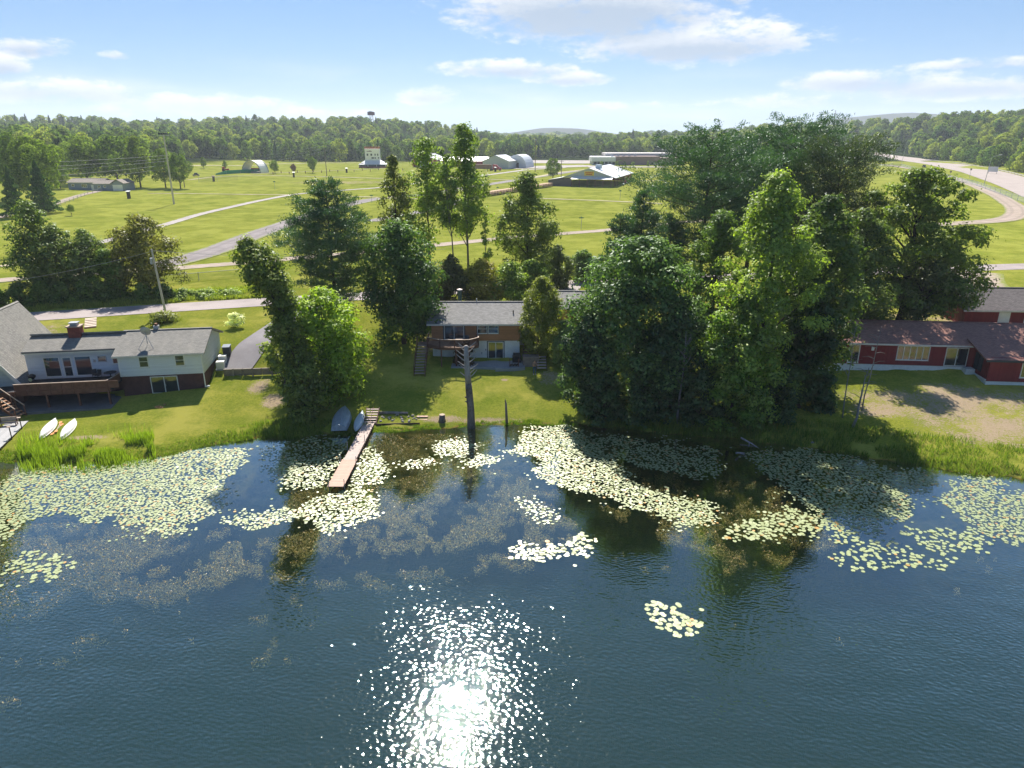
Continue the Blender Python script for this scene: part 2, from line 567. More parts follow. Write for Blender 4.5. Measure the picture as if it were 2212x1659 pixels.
def ground_build(t):
    p = pos(t)
    s = t.n('ShaderNodeSeparateXYZ', i={0: p})
    X, Y, Z = s.outputs
    big = t.noise(p, 0.035, 4.0, 0.6)
    mid = t.noise(p, 0.35, 5.0, 0.65)
    fine = t.noise(t.vmul(p, (1.0, 1.0, 0.4)), 4.5, 4.0, 0.75)
    tuft = t.noise(p, 14.0, 2.0, 0.7)
    mow = t.noise(t.vmul(p, (0.05, 0.9, 1.0)), 0.35, 3.0, 0.6)
    c = t.mix(t.ramp(big, 0.32, 0.68), (0.215, 0.255, 0.030), (0.310, 0.305, 0.050))
    c = t.mix(t.m('MULTIPLY', t.ramp(mid, 0.42, 0.66), 0.7), c, (0.135, 0.190, 0.020))
    c = t.mix(t.m('MULTIPLY', t.ramp(mow, 0.4, 0.7), 0.40), c, (0.320, 0.300, 0.060))
    c = t.mix(t.m('MULTIPLY', t.ramp(fine, 0.38, 0.62), 0.6), c, (0.105, 0.155, 0.016))
    c = t.mix(t.m('MULTIPLY', t.ramp(tuft, 0.5, 0.75), 0.30), c, (0.33, 0.32, 0.055))
    dry = t.noise(p, 0.13, 6.0, 0.7)
    c = t.mix(t.m('MULTIPLY', t.ramp(dry, 0.47, 0.66), 0.8), c, (0.38, 0.35, 0.075))
    c = t.mix(t.m('MULTIPLY', t.ramp(Y, 104.0, 150.0), t.m('MULTIPLY_ADD', t.ramp(dry, 0.35, 0.6), 0.45, 0.15)), c, (0.39, 0.41, 0.075))
    # worn bare earth
    bare = None
    for (bx, by, rx, ry, w) in BARE:
        a = t.m('DIVIDE', t.m('SUBTRACT', X, bx), rx)
        b = t.m('DIVIDE', t.m('SUBTRACT', Y, by), ry)
        g = t.m('MULTIPLY', t.m('SUBTRACT', 1.0, t.m('ADD', t.m('MULTIPLY', a, a), t.m('MULTIPLY', b, b))), w)
        bare = g if bare is None else t.m('MAXIMUM', bare, g)
    bare = t.m('ADD', bare, t.m('ADD', t.m('MULTIPLY', t.m('SUBTRACT', mid, 0.5), 2.2), t.m('MULTIPLY', t.m('SUBTRACT', fine, 0.5), 2.4)))
    bm = t.ramp(bare, 0.15, 0.75)
    soil = t.mix(t.ramp(tuft, 0.3, 0.7), (0.50, 0.38, 0.28), (0.36, 0.26, 0.175))
    c = t.mix(t.m('MULTIPLY', bm, 0.9), c, soil)
    # leaf litter under the wood, mud at and under the water line
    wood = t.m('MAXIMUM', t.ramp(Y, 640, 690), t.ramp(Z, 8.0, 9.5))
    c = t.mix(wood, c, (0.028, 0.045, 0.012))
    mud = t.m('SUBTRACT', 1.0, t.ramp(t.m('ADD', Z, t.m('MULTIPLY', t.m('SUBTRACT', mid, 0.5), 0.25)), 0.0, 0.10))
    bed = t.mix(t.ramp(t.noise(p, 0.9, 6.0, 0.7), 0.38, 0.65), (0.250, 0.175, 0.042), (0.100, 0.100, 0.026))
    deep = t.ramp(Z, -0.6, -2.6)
    bed = t.mix(t.m('SUBTRACT', 1.0, t.ramp(Z, -2.4, -0.7)), bed, (0.012, 0.018, 0.008))  # bed colour darkens with depth, standing in for light the water absorbs
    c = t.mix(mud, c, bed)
    h = t.m('ADD', t.m('MULTIPLY', fine, 0.5), t.m('MULTIPLY', tuft, 0.5))
    nb = t.n('ShaderNodeBump', i={'Strength': 0.75, 'Distance': 0.12, 'Height': h})
    d = t.n('ShaderNodeBsdfDiffuse', i={'Color': c, 'Roughness': 0.6, 'Normal': nb})
    tl = t.n('ShaderNodeBsdfTranslucent', i={'Color': c, 'Normal': nb})
    return d


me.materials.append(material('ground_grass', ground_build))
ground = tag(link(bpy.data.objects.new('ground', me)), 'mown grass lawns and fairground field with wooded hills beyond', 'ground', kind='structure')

# ---------------------------------------------------------------- lake
def lake_build(t):
    p = pos(t)
    s = t.n('ShaderNodeSeparateXYZ', i={0: p})
    X, Y, Z = s.outputs
    calm = t.ramp(t.m('ADD', Y, t.m('MULTIPLY', t.m('SUBTRACT', t.noise(p, 0.06, 3.0, 0.5), 0.5), 26.0)), 32.0, 44.0)
    pw = t.n('ShaderNodeVectorRotate', rotation_type='Z_AXIS', i={'Vector': p, 'Angle': 0.22}).outputs[0]
    w1 = t.noise(t.vmul(pw, (0.8, 1.25, 1.0)), 4.3, 0.5, 0.4)
    w2 = t.noise(t.vmul(pw, (0.45, 0.8, 1.0)), 0.5, 1.0, 0.5)
    w3 = t.noise(t.vmul(p, (0.8, 1.1, 1.0)), 7.0, 2.0, 0.5)
    hh = t.m('ADD', t.m('ADD', t.m('MULTIPLY', w1, 0.031), t.m('MULTIPLY', w2, 0.09)), t.m('MULTIPLY', w3, 0.0012))
    hh = t.m('MULTIPLY', hh, t.m('MULTIPLY_ADD', calm, -0.88, 1.0))
    nb = t.n('ShaderNodeBump', i={'Strength': 1.0, 'Distance': 1.0, 'Height': hh})
    fr = t.n('ShaderNodeFresnel', i={'IOR': 1.33, 'Normal': nb})
    body = t.n('ShaderNodeBsdfDiffuse', i={'Color': (0.018, 0.038, 0.025)})
    clear = t.n('ShaderNodeBsdfTransparent', i={'Color': (0.80, 0.90, 0.74)})
    under = t.n('ShaderNodeMixShader', i={0: t.m('MULTIPLY_ADD', calm, 0.36, 0.52), 1: body.outputs[0], 2: clear.outputs[0]})
    gl = t.n('ShaderNodeBsdfGlossy', i={'Color': (0.92, 1.0, 0.94), 'Roughness': 0.034, 'Normal': nb})
    fac = t.m('MULTIPLY', fr.outputs[0], 4.5, clamp=True)
    return t.n('ShaderNodeMixShader', i={0: fac, 1: under.outputs[0], 2: gl.outputs[0]})


lm = MB()
lm.face((-390, -300, 0), (390, -300, 0), (390, 78, 0), (-390, 78, 0))
lake = tag(lm.build('lake', material('lake_water', lake_build)), 'calm blue green lake water with ripples and sun glitter', 'lake', kind='structure')


# ---------------------------------------------------------------- roads, tracks and slabs
def paving_mat(name, c1, c2, scale=1.2, patches=0.5, grass_edge=False, tracks=False):
    def b(t):
        p = pos(t)
        n1 = t.noise(p, scale * 0.25, 5.0, 0.65)
        n2 = t.noise(p, scale * 6.0, 4.0, 0.7)
        c = t.mix(t.ramp(n1, 0.35, 0.7), c1, c2)
        c = t.mix(t.m('MULTIPLY', t.ramp(n2, 0.4, 0.75), patches), c, tuple(x * 0.62 for x in c1))
        if tracks:
            a = t.n('ShaderNodeAttribute', attribute_name='across').outputs['Fac']
            tr = t.m('ABSOLUTE', t.m('SUBTRACT', t.m('ABSOLUTE', a), 0.42))
            c = t.mix(t.m('MULTIPLY', t.m('SUBTRACT', 1.0, t.ramp(tr, 0.05, 0.2)), 0.45), c, tuple(x * 0.55 for x in c1))
        if grass_edge:
            a = t.m('ABSOLUTE', t.n('ShaderNodeAttribute', attribute_name='across').outputs['Fac'])
            e = t.ramp(t.m('ADD', a, t.m('MULTIPLY', t.m('SUBTRACT', t.noise(p, 0.9, 4.0, 0.7), 0.5), 0.9)), 0.72, 0.98)
            c = t.mix(e, c, (0.15, 0.175, 0.028))
        nb = t.n('ShaderNodeBump', i={'Strength': 0.5, 'Distance': 0.02, 'Height': n2})
        return t.n('ShaderNodeBsdfPrincipled', i={'Base Color': c, 'Roughness': 0.92, 'Specular IOR Level': 0.15, 'Normal': nb})
    return material(name, b)


ASPHALT = paving_mat('worn_asphalt', (0.31, 0.27, 0.26), (0.23, 0.20, 0.195), 0.8, 0.35)
GRAVEL = paving_mat('grey_gravel', (0.22, 0.195, 0.195), (0.15, 0.135, 0.135), 1.0, 0.6, True, True)
SANDY = paving_mat('sandy_track', (0.33, 0.265, 0.225), (0.24, 0.20, 0.15), 1.0, 0.4, True, True)
FADED = paving_mat('faded_track', (0.36, 0.31, 0.22), (0.24, 0.22, 0.08), 0.8, 0.3, True)
PAVED = paving_mat('pale_paving', (0.32, 0.29, 0.275), (0.25, 0.225, 0.215), 0.7, 0.3)
CONCRETE = paving_mat('concrete_slab', (0.30, 0.32, 0.34), (0.23, 0.25, 0.27), 2.0, 0.35)


def strip(name, label, pts, width, mat, eps=0.05, step=2.5):
    """road ribbon laid on the terrain along world points (x, y)"""
    P = np.array([(p[0], p[1]) for p in pts], float)
    seg = np.r_[0, np.cumsum(np.linalg.norm(np.diff(P, axis=0), axis=1))]
    n = max(3, int(seg[-1] / step))
    s = np.linspace(0, seg[-1], n)
    # smooth the polyline a little
    Q = np.stack([np.interp(s, seg, P[:, 0]), np.interp(s, seg, P[:, 1])], 1)
    for _ in range(6):
        Q[1:-1] = 0.25 * Q[:-2] + 0.5 * Q[1:-1] + 0.25 * Q[2:]
    T = unit(np.gradient(Q, axis=0))
    Nn = np.stack([-T[:, 1], T[:, 0]], 1)
    if hasattr(width, '__len__'):
        wid = np.interp(s / seg[-1], np.linspace(0, 1, len(width)), width)
    else:
        wid = np.full(n, float(width))
    K = 5
    acr = np.linspace(-1, 1, K)
    V = Q[:, None, :] + Nn[:, None, :] * (acr[None, :, None] * wid[:, None, None] / 2)
    Z = zt(V[..., 0], V[..., 1]) + eps
    V3 = np.concatenate([V, Z[..., None]], -1)
    m = bpy.data.meshes.new(name)
    m.vertices.add(n * K)
    m.vertices.foreach_set('co', V3.reshape(-1).astype(np.float32))
    ii = (np.arange(n - 1)[:, None] * K + np.arange(K - 1)[None, :]).reshape(-1)
    lo = np.stack([ii, ii + K, ii + K + 1, ii + 1], 1)[:, ::-1].reshape(-1).astype(np.int32)
    m.loops.add(len(lo))
    m.loops.foreach_set('vertex_index', lo)
    m.polygons.add(len(ii))
    m.polygons.foreach_set('loop_start', np.arange(0, len(lo), 4, dtype=np.int32))
    a = m.attributes.new('across', 'FLOAT', 'POINT')
    a.data.foreach_set('value', np.tile(acr, n).astype(np.float32))
    m.update(calc_edges=True)
    m.materials.append(mat)
    return tag(link(bpy.data.objects.new(name, m)), label, 'road', kind='structure')


def G(*uv):
    return [on_ground(u, v)[:2] for u, v in uv]


strip('lakeside_road', 'pale worn asphalt road running behind the lake houses', [(-160, 68)] + G((60, 685), (280, 671), (500, 657)) + [(-15, 108.2), (6.5, 114.6), (45, 123.5), (92, 131.5), (160, 141)], 5.6, ASPHALT, 0.05, 1.5)
strip('gravel_lane', 'sandy lane along the near edge of the fairground', G((-200, 622), (0, 606), (175, 592), (350, 582), (530, 568), (720, 551), (1010, 523), (1130, 511), (1310, 498), (1450, 482), (1620, 468)), [4.5, 4.5, 5, 4.5, 4.5], SANDY, 0.07, 2.0)
strip('gravel_road', 'grey gravel road curving up through the field', G((330, 577), (400, 562), (480, 536), (540, 511), (627, 481), (732, 446), (807, 430), (936, 419), (1018, 404), (1091, 393), (1161, 382), (1248, 369)), [8, 7.5, 7.5, 7.5, 7, 7, 7], GRAVEL, 0.09, 3.0)
strip('gravel_spur', 'short grey gravel spur crossing the field behind the poplars', G((800, 478), (870, 465), (936, 453), (986, 437), (1040, 424)), [5, 6, 6.5, 6], GRAVEL, 0.08, 3.0)
strip('fairground_path', 'paved path sweeping across the fairground grass', G((200, 530), (270, 509), (347, 489), (432, 463), (550, 436), (632, 420), (744, 411), (820, 406), (957, 389), (1018, 383), (1136, 367), (1220, 362)), [3.4, 3.6, 3.8, 4.2, 5, 7], paving_mat('path_paving', (0.32, 0.29, 0.275), (0.25, 0.225, 0.215), 0.7, 0.3, True), 0.10, 3.0)
for px, w in ((((320, 418), (450, 419), (560, 421), (640, 421)), 2.2), (((405, 389), (470, 382), (560, 379), (700, 382), (830, 386)), 3.2), (((540, 376), (640, 372), (760, 367), (830, 364)), 2.6),
              (((380, 360), (440, 357), (560, 358)), 5.0), (((740, 424), (830, 427), (900, 430)), 2.4), (((1120, 428), (1200, 430), (1300, 434), (1430, 440)), 2.6),
              (((950, 380), (1000, 386), (1100, 389)), 3.0), (((1150, 384), (1210, 372), (1270, 366)), 3.5), (((1365, 391), (1420, 390), (1480, 391)), 4.0), (((1370, 374), (1420, 374), (1480, 374)), 3.0),
              (((560, 354), (700, 352), (830, 352)), 6.0), (((0, 577), (40, 571), (80, 560)), 3.0)):
    strip('field_track', 'faint worn track across the mown fairground grass', G(*px), w, FADED, 0.11, 4.0)
bpy.data.objects['field_track']
for o in list(bpy.data.objects):
    if o.name.startswith('field_track'): o['group'] = 'worn tracks in the field'
strip('parking_lot', 'pale paved lot in front of the grey steel shed', G((1000, 362), (1090, 364), (1160, 361), (1280, 358)), [16, 26, 32, 26], PAVED, 0.13, 5.0)
strip('car_park', 'wide pale car park beside the low brown building', G((1130, 349), (1250, 350), (1360, 351)), [70, 85, 50], PAVED, 0.15, 6.0)
strip('school_drive', 'pale drive in front of the low brown building', G((1270, 361), (1350, 361), (1440, 361)), 14, PAVED, 0.17, 6.0)
strip('highway', 'wide pale concrete highway running off to the right', [(150, 150), (205, 270), (247, 355), (300, 470), (348, 600), (394, 760), (420, 980), (425, 1200)], [24, 24, 26, 28, 28, 26, 22], paving_mat('highway_concrete', (0.33, 0.285, 0.265), (0.28, 0.24, 0.22), 0.6, 0.2), 0.12, 6.0)
strip('looping_gravel_track', 'pale gravel track looping beside the highway fence', G((1850, 352), (1920, 357), (1990, 368), (2060, 385), (2110, 402), (2160, 425), (2195, 448), (2200, 462), (2180, 474), (2125, 480), (2000, 486)), [6, 7, 7, 7, 7, 7, 7], SANDY, 0.10, 3.0)
strip('driveway', 'grey asphalt driveway beside the pale lake house', [(-31.4, 76.2), (-31.0, 79.5), (-30.4, 85.0), (-29.5, 92.0), (-27.5, 103)], [3.4, 3.4, 3.2, 3.2, 4.0], paving_mat('dark_drive', (0.20, 0.19, 0.20), (0.15, 0.14, 0.15), 0.8, 0.3), 0.14, 0.8)
strip('house_driveway', 'pale concrete drive beside the brown lake house', [(6.3, 101), (6.8, 106), (7.2, 113.5)], [6, 6, 8], PAVED, 0.07, 1.0)
strip('garage_apron', 'pale gravel apron beside the red garage', [(74, 98), (73, 108), (76, 118), (80, 127)], [9, 9, 11, 14], SANDY, 0.08, 2.0)
strip('left_lane', 'narrow lane curving below the blue grey ranch house', G((-120, 490), (0, 470), (60, 456), (120, 440), (165, 424), (240, 407), (290, 404)), [4, 4, 4, 4], SANDY, 0.10, 3.0)

# ---------------------------------------------------------------- trees
BARK = rough_mat('bark', (0.085, 0.065, 0.05), 0.95, 0.5, 2.0, 0.02, 14.0, 0.1, stretch=(1, 1, 0.25))
BARK_GREY = rough_mat('grey_bark', (0.20, 0.18, 0.16), 0.95, 0.45, 2.0, 0.02, 14.0, 0.1, stretch=(1, 1, 0.3))
DEADWOOD = rough_mat('dead_wood', (0.30, 0.265, 0.24), 0.9, 0.45, 2.5, 0.02, 16.0, 0.1, stretch=(1, 1, 0.2))


def blob_cloud(rng, centers, radii, n_each, flat=0.78, up=0.35, tone0=None, spray=0.18):
    """leaf positions, normals and tones on the shells of many clumps"""
    C, Nn, T = [], [], []
    for k in range(len(centers)):
        n = int(n_each[k])
        if n < 1: continue
        d = unit(rng.normal(size=(n, 3)) + np.array([0, 0, up]))
        lump = 0.82 + 0.26 * np.sin(d[:, 0] * 5 + k) * np.sin(d[:, 1] * 5 + 2 * k) + 0.2 * np.sin(d[:, 2] * 7 + 3 * k)
        r = (0.60 + 0.40 * rng.random(n) ** 0.4) * lump
        out = rng.random(n) < spray
        r = np.where(out, r * (1.0 + 0.5 * rng.random(n)), r)
        p = d * r[:, None] * radii[k]
        p[:, 2] *= flat
        C.append(p + centers[k])
        Nn.append(unit(d * 1.0 + np.array([0, 0, 0.40]) + rng.normal(size=(n, 3)) * 0.38))
        t0 = rng.normal(0, 0.16) if tone0 is None else tone0[k]
        T.append(0.42 + t0 + rng.normal(0, 0.17, n) + 0.10 * d[:, 2])
    return np.concatenate(C), np.concatenate(Nn), np.concatenate(T)


PROF = {
    'round': lambda h: np.sqrt(np.clip(1 - (2 * h - 0.86) ** 2 / 1.32, 0, 1)),
    'oval': lambda h: np.clip(np.sin(np.pi * np.clip(h * 0.92 + 0.07, 0, 1)), 0, 1) ** 0.65,
    'tall': lambda h: np.clip(1.15 * (1 - h) ** 0.55 * (0.45 + 0.55 * np.clip(h / 0.25, 0, 1)), 0.05, 1),
    'cone': lambda h: np.clip((1 - h) ** 0.85 * (0.6 + 0.4 * np.clip(h / 0.1, 0, 1)), 0.03, 1),
    'column': lambda h: np.clip(0.75 + 0.25 * np.sin(h * 9.0), 0, 1) * np.clip((1.03 - h) / 0.12, 0.25, 1),
    'shrub': lambda h: np.sqrt(np.clip(1 - h ** 2, 0, 1)) * (0.75 + 0.25 * np.clip(h / 0.3, 0, 1)),
    'dome': lambda h: np.sqrt(np.clip(1 - np.clip(h - 0.12, 0, 1) ** 2 / 0.78, 0, 1)),
}


def crown_points(rng, H, cb, R, prof, nclump, leaf_n, rc, spine=None, flat=0.78, inner=0.25, ry=1.0):
    h = (np.arange(nclump) + rng.random(nclump)) / nclump
    h = np.clip(h, 0.01, 0.985)
    rng.shuffle(h)
    ang = rng.random(nclump) * 2 * math.pi + np.arange(nclump) * 2.399
    rr = PROF[prof](h) * R
    frac = np.where(rng.random(nclump) < inner, rng.random(nclump) * 0.6, 0.62 + 0.36 * rng.random(nclump))
    rad = np.maximum(R * rc * (0.65 + 0.75 * rng.random(nclump)) * (0.55 + 0.45 * PROF[prof](h)), 0.25)
    off = np.maximum(rr * frac - rad * 0.35, 0)
    z = cb + h * (H - cb) - rad * flat * 0.35
    c = np.stack([np.cos(ang) * off, np.sin(ang) * off * ry, z], 1)
    if spine is not None:
        sz = [s[2] for s in spine]
        c[:, 0] += np.interp(c[:, 2], sz, [s[0] for s in spine])
        c[:, 1] += np.interp(c[:, 2], sz, [s[1] for s in spine])
    w = rad ** 2
    n_each = np.maximum((leaf_n * w / w.sum()).astype(int), 6)
    return c, rad, n_each


def limbs(mb, rng, H, cb, r0, centers, nl, spine=None, top=0.9):
    """tapered trunk with limbs reaching into the clumps"""
    def sp(z):
        if spine is None: return 0.0, 0.0
        sz = [s[2] for s in spine]
        return float(np.interp(z, sz, [s[0] for s in spine])), float(np.interp(z, sz, [s[1] for s in spine]))
    zs = np.linspace(-0.4, H * top, 9)
    pts = []
    for k, z in enumerate(zs):
        ox, oy = sp(z)
        j = 0.0 if k == 0 else r0 * 0.5
        pts.append((ox + rng.normal(0, j), oy + rng.normal(0, j), z))
    rad = [r0 * (1.35 if k == 0 else 1.0) * (1 - 0.88 * k / 8) for k in range(9)]
    mb.tube(pts, rad, 8)
    order = rng.permutation(len(centers))[:nl]
    for k in order:
        c = centers[k]
        z0 = max(cb * 0.55, c[2] - (0.25 + 0.35 * rng.random()) * math.hypot(c[0], c[1]) - 0.1 * H)
        z0 = min(max(z0, H * 0.08), H * 0.8)
        ox, oy = sp(z0)
        a = Vector((ox, oy, z0))
        b = Vector(c)
        m = a.lerp(b, 0.5) + Vector((0, 0, (b - a).length * 0.08)) + Vector(rng.normal(0, 0.1, 3))
        f = 1 - 0.85 * z0 / H
        mb.tube([a, m, b], [r0 * 0.42 * f + 0.02, r0 * 0.26 * f + 0.015, 0.02], 5, False)


def make_tree(name, label, xy, H, R, kind='round', dark=(0.03, 0.06, 0.012), light=(0.09, 0.15, 0.03), cb=0.2, nclump=60, leaf_n=9000, leaf=0.17, rc=0.30, seed=1, r0=None,
              spine=None, flat=0.78, inner=0.25, cat='tree', group=None, trans=0.4, bark=None, nl=14, ry=1.0, parts=('trunk', 'crown'), z=None, spray=0.18, aspect=0.62, rz=0.0, top=0.9):
    rng = np.random.default_rng(seed)
    x, y = xy
    z0 = gz(x, y) if z is None else z
    root = thing(name, label, cat, (x, y, z0 - 0.05), rz, group)
    c, rad, ne = crown_points(rng, H, cb * H, R, kind, nclump, leaf_n, rc, spine, flat, inner, ry)
    C, Nn, T = blob_cloud(rng, c, rad, ne, flat, spray=spray)
    ok = C[:, 2] > 0.05
    C, Nn, T = C[ok], Nn[ok], T[ok]
    S = leaf * 1.12 * (0.65 + 0.7 * rng.random(len(C)))
    mat = foliage_mat('leaves_%02x%02x%02x_%02x%02x%02x' % tuple(int(255 * min(1, q * 3)) for q in (*dark, *light)), dark, light, trans)
    me = quads_mesh(parts[1], leaf_quads(C, Nn, S, rng, aspect), mat, T)
    cr = link(bpy.data.objects.new(parts[1], me))
    cr.parent = root
    mb = MB()
    limbs(mb, rng, H, cb * H, r0 or H * 0.018, c, nl, spine, top)
    mb.build(parts[0], bark or BARK, root, True)
    return root


def needle_tufts(rng, tips, dirs, n_each, size, spread, tone0):
    C, A, T = [], [], []
    for k in range(len(tips)):
        n = int(n_each[k])
        d = unit(dirs[k] * 0.7 + rng.normal(size=(n, 3)) * 0.75 + np.array([0, 0, 0.35]))
        C.append(tips[k] + rng.normal(size=(n, 3)) * spread[k] * np.array([1, 1, 0.45]) + d * size * 0.5)
        A.append(d)
        T.append(0.42 + tone0[k] + rng.normal(0, 0.15, n))
    return np.concatenate(C), np.concatenate(A), np.concatenate(T)


def make_pine(name, label, xy, H, R, dark=(0.016, 0.045, 0.022), light=(0.05, 0.10, 0.042), cb=0.25, nbranch=60, leaf_n=14000, leaf=0.22, seed=1, style='white', group=None, bark=None, z=None, cat='pine tree', rz=0.0, spine=None, aspect=0.2):
    rng = np.random.default_rng(seed)
    x, y = xy
    z0 = gz(x, y) if z is None else z
    root = thing(name, label, cat, (x, y, z0 - 0.05), rz, group)
    mb = MB()
    r0 = H * 0.017
    mb.tube([(rng.normal(0, 0.05), rng.normal(0, 0.05), q) for q in np.linspace(-0.4, H * 0.96, 9)], [r0 * (1.3 if k == 0 else 1.0) * (1 - 0.9 * k / 8) for k in range(9)], 8)
    tips, dirs, w, spread, tone = [], [], [], [], []
    for k in range(nbranch):
        h = (k + rng.random()) / nbranch
        if style == 'white':
            prof = (0.35 + 0.65 * np.clip(h / 0.3, 0, 1)) * np.clip((1.05 - h) / 0.6, 0, 1) ** 0.75
            rise = 0.10 + 0.55 * h
        elif style == 'red':
            prof = np.sqrt(np.clip(1 - (2 * h - 0.75) ** 2 / 1.75, 0.05, 1))
            rise = 0.15 + 0.6 * h
        else:
            prof = np.clip(1.02 - h, 0.02, 1) ** 0.9
            rise = -0.25 + 0.5 * h
        L = R * prof * (0.62 + 0.5 * rng.random())
        a = k * 2.399 + rng.normal(0, 0.5)
        zb = (cb + (1 - cb) * h * 0.97) * H
        d = np.array([math.cos(a), math.sin(a), rise])
        b0 = np.array([0, 0, zb])
        tip = b0 + d * L + np.array([0, 0, 0.05 * L])
        mid = b0 + d * L * 0.5 - np.array([0, 0, 0.06 * L])
        f = 1 - 0.85 * zb / H
        mb.tube([b0, mid, tip], [r0 * 0.34 * f + 0.015, r0 * 0.2 * f + 0.012, 0.012], 4, False)
        t0 = rng.normal(0, 0.13)
        nt = max(3, int(2.5 + L * 1.25))
        for q in range(nt):
            s = 0.28 + 0.75 * (q + rng.random()) / nt
            side = rng.normal() * 0.22 * L * (1.1 - abs(s - 0.65))
            pt = b0 + d * L * s + np.array([-math.sin(a), math.cos(a), 0]) * side + np.array([0, 0, rng.normal(0, 0.05 * L) + 0.05 * L * s])
            tips.append(pt)
            dirs.append(unit(np.array([d[0], d[1], 0.25 + 0.3 * h])))
            sp_ = (0.16 + 0.055 * L) * (0.8 + 0.5 * rng.random())
            spread.append(sp_)
            w.append(sp_ ** 1.6)
            tone.append(t0 + rng.normal(0, 0.08))
    w = np.array(w)
    ne = np.maximum((leaf_n * w / w.sum()).astype(int), 4)
    C, A, T = needle_tufts(rng, np.array(tips), np.array(dirs), ne, leaf, spread, tone)
    Nn = unit(np.cross(A, rng.normal(size=A.shape)) + np.array([0, 0, 0.6]))
    Nn = unit(Nn - A * np.sum(A * Nn, -1, keepdims=True))
    S = leaf * (0.7 + 0.6 * rng.random(len(C)))
    mat = foliage_mat('needles_%02x%02x%02x_%02x%02x%02x' % tuple(int(255 * min(1, q * 4)) for q in (*dark, *light)), dark, light, 0.25, 0.05)
    me = quads_mesh('crown', leaf_quads(C, Nn, S, rng, aspect, A), mat, T)
    cr = link(bpy.data.objects.new('crown', me))
    cr.parent = root
    mb.build('trunk', bark or BARK, root, True)
    return root


def tree_px(u, D, v_top, w_px):
    """base point, height and crown radius for a tree whose top shows at (u, v_top) at distance D"""
    x, y, zt_ = at_depth(u, v_top, D)
    dep = D * math.cos(PITCH) + (CAM_H - zt_) * math.sin(PITCH)
    return (x, y), zt_ - gz(x, y), w_px / 2 / FPX * dep


def ptree(name, label, u, D, v_top, w_px, fn=make_tree, **kw):
    xy, H, R = tree_px(u, D, v_top, w_px)
    return fn(name, label, xy, H, R, **kw)


DK = dict(dark=(0.022, 0.050, 0.015), light=(0.080, 0.140, 0.034))      # deep green maple
MD = dict(dark=(0.035, 0.070, 0.014), light=(0.100, 0.155, 0.030))
BR = dict(dark=(0.055, 0.105, 0.014), light=(0.150, 0.230, 0.030))      # fresh bright green
YG = dict(dark=(0.062, 0.105, 0.022), light=(0.170, 0.225, 0.048))      # yellow green
OL = dict(dark=(0.045, 0.066, 0.014), light=(0.135, 0.150, 0.032))      # olive
GO = dict(dark=(0.095, 0.100, 0.018), light=(0.240, 0.215, 0.042))      # brownish gold

# centre left group
ptree('vine_covered_tree', 'tall narrow vine covered tree leaning left over the lawn edge', 612, 66.0, 512, 105, kind='column', cb=0.02, nclump=150, leaf_n=20000, leaf=0.13, rc=0.42, seed=11, inner=0.1, r0=0.3,
      spine=[(0.8, -0.5, -1), (0.7, -0.3, 3), (-0.2, 0, 8), (-1.3, 0, 12.5), (-2.8, 0, 15.5), (-4.3, 0, 19.5)], flat=0.95, dark=(0.042, 0.072, 0.017), light=(0.135, 0.170, 0.036))
ptree('round_tree', 'bright yellow green round tree beside the overturned boats', 692, 69.0, 626, 192, kind='round', cb=0.10, nclump=95, leaf_n=21000, leaf=0.14, rc=0.30, seed=12, trans=0.5, dark=(0.065, 0.12, 0.014), light=(0.20, 0.27, 0.028))
ptree('white_pine', 'tall dark white pine with layered branches left of the brown house', 702, 86.0, 388, 215, make_pine, nbranch=84, leaf_n=42000, leaf=0.2, seed=13, cb=0.2, style='white')
ptree('maple_tree', 'dense dark green maple shading the lawn beside the brown house', 858, 83.5, 478, 200, kind='round', cb=0.10, nclump=120, leaf_n=24000, leaf=0.15, rc=0.28, seed=14, **DK)
ptree('poplar_tree', 'slim pointed poplar behind the dark maple', 848, 106, 334, 100, kind='tall', cb=0.3, nclump=60, leaf_n=6000, leaf=0.16, rc=0.36, seed=15, r0=0.16, **OL)
ptree('poplar_tree', 'leafy poplar with a broad top behind the dark maple', 918, 108, 296, 140, kind='oval', cb=0.34, nclump=60, leaf_n=8000, leaf=0.16, rc=0.34, seed=16, r0=0.18, **YG)
ptree('poplar_tree', 'thin leaning poplar with a sparse top and bare lower trunk', 962, 104, 318, 70, kind='oval', cb=0.50, nclump=26, leaf_n=3200, leaf=0.16, rc=0.4, seed=17, r0=0.14, bark=BARK_GREY, nl=18, spine=[(1.4, 0, 0), (0.6, 0, 8), (-0.4, 0, 20)], **YG)
ptree('poplar_tree', 'tallest slender poplar with twin grey trunks behind the brown house', 1003, 106, 268, 135, kind='tall', cb=0.40, nclump=64, leaf_n=10000, leaf=0.16, rc=0.33, seed=18, r0=0.2, bark=BARK_GREY, nl=24, **YG)
ptree('ash_tree', 'full bushy tree standing alone behind the brown house roof', 1140, 107, 372, 150, kind='oval', cb=0.08, nclump=100, leaf_n=19000, leaf=0.16, rc=0.28, seed=19, r0=0.2, dark=(0.045, 0.075, 0.018), light=(0.130, 0.165, 0.040))
ptree('sapling', 'spindly bare stemmed sapling beside the bushy ash', 1048, 104, 460, 34, kind='tall', cb=0.35, nclump=16, leaf_n=900, leaf=0.14, rc=0.5, seed=20, r0=0.07, bark=BARK_GREY, **YG)
ptree('willow_shrub', 'tall yellow green willow at the right corner of the brown house', 1172, 80.6, 596, 104, kind='oval', cb=0.03, nclump=100, leaf_n=22000, leaf=0.13, rc=0.30, seed=21, r0=0.12, trans=0.5, aspect=0.35, dark=(0.062, 0.088, 0.020), light=(0.180, 0.195, 0.048))
ptree('young_ash', 'pale green young tree at the edge of the dark maples', 1222, 78.5, 690, 80, kind='oval', cb=0.03, nclump=50, leaf_n=12000, leaf=0.13, rc=0.34, seed=22, r0=0.1, dark=(0.06, 0.10, 0.03), light=(0.16, 0.21, 0.07))
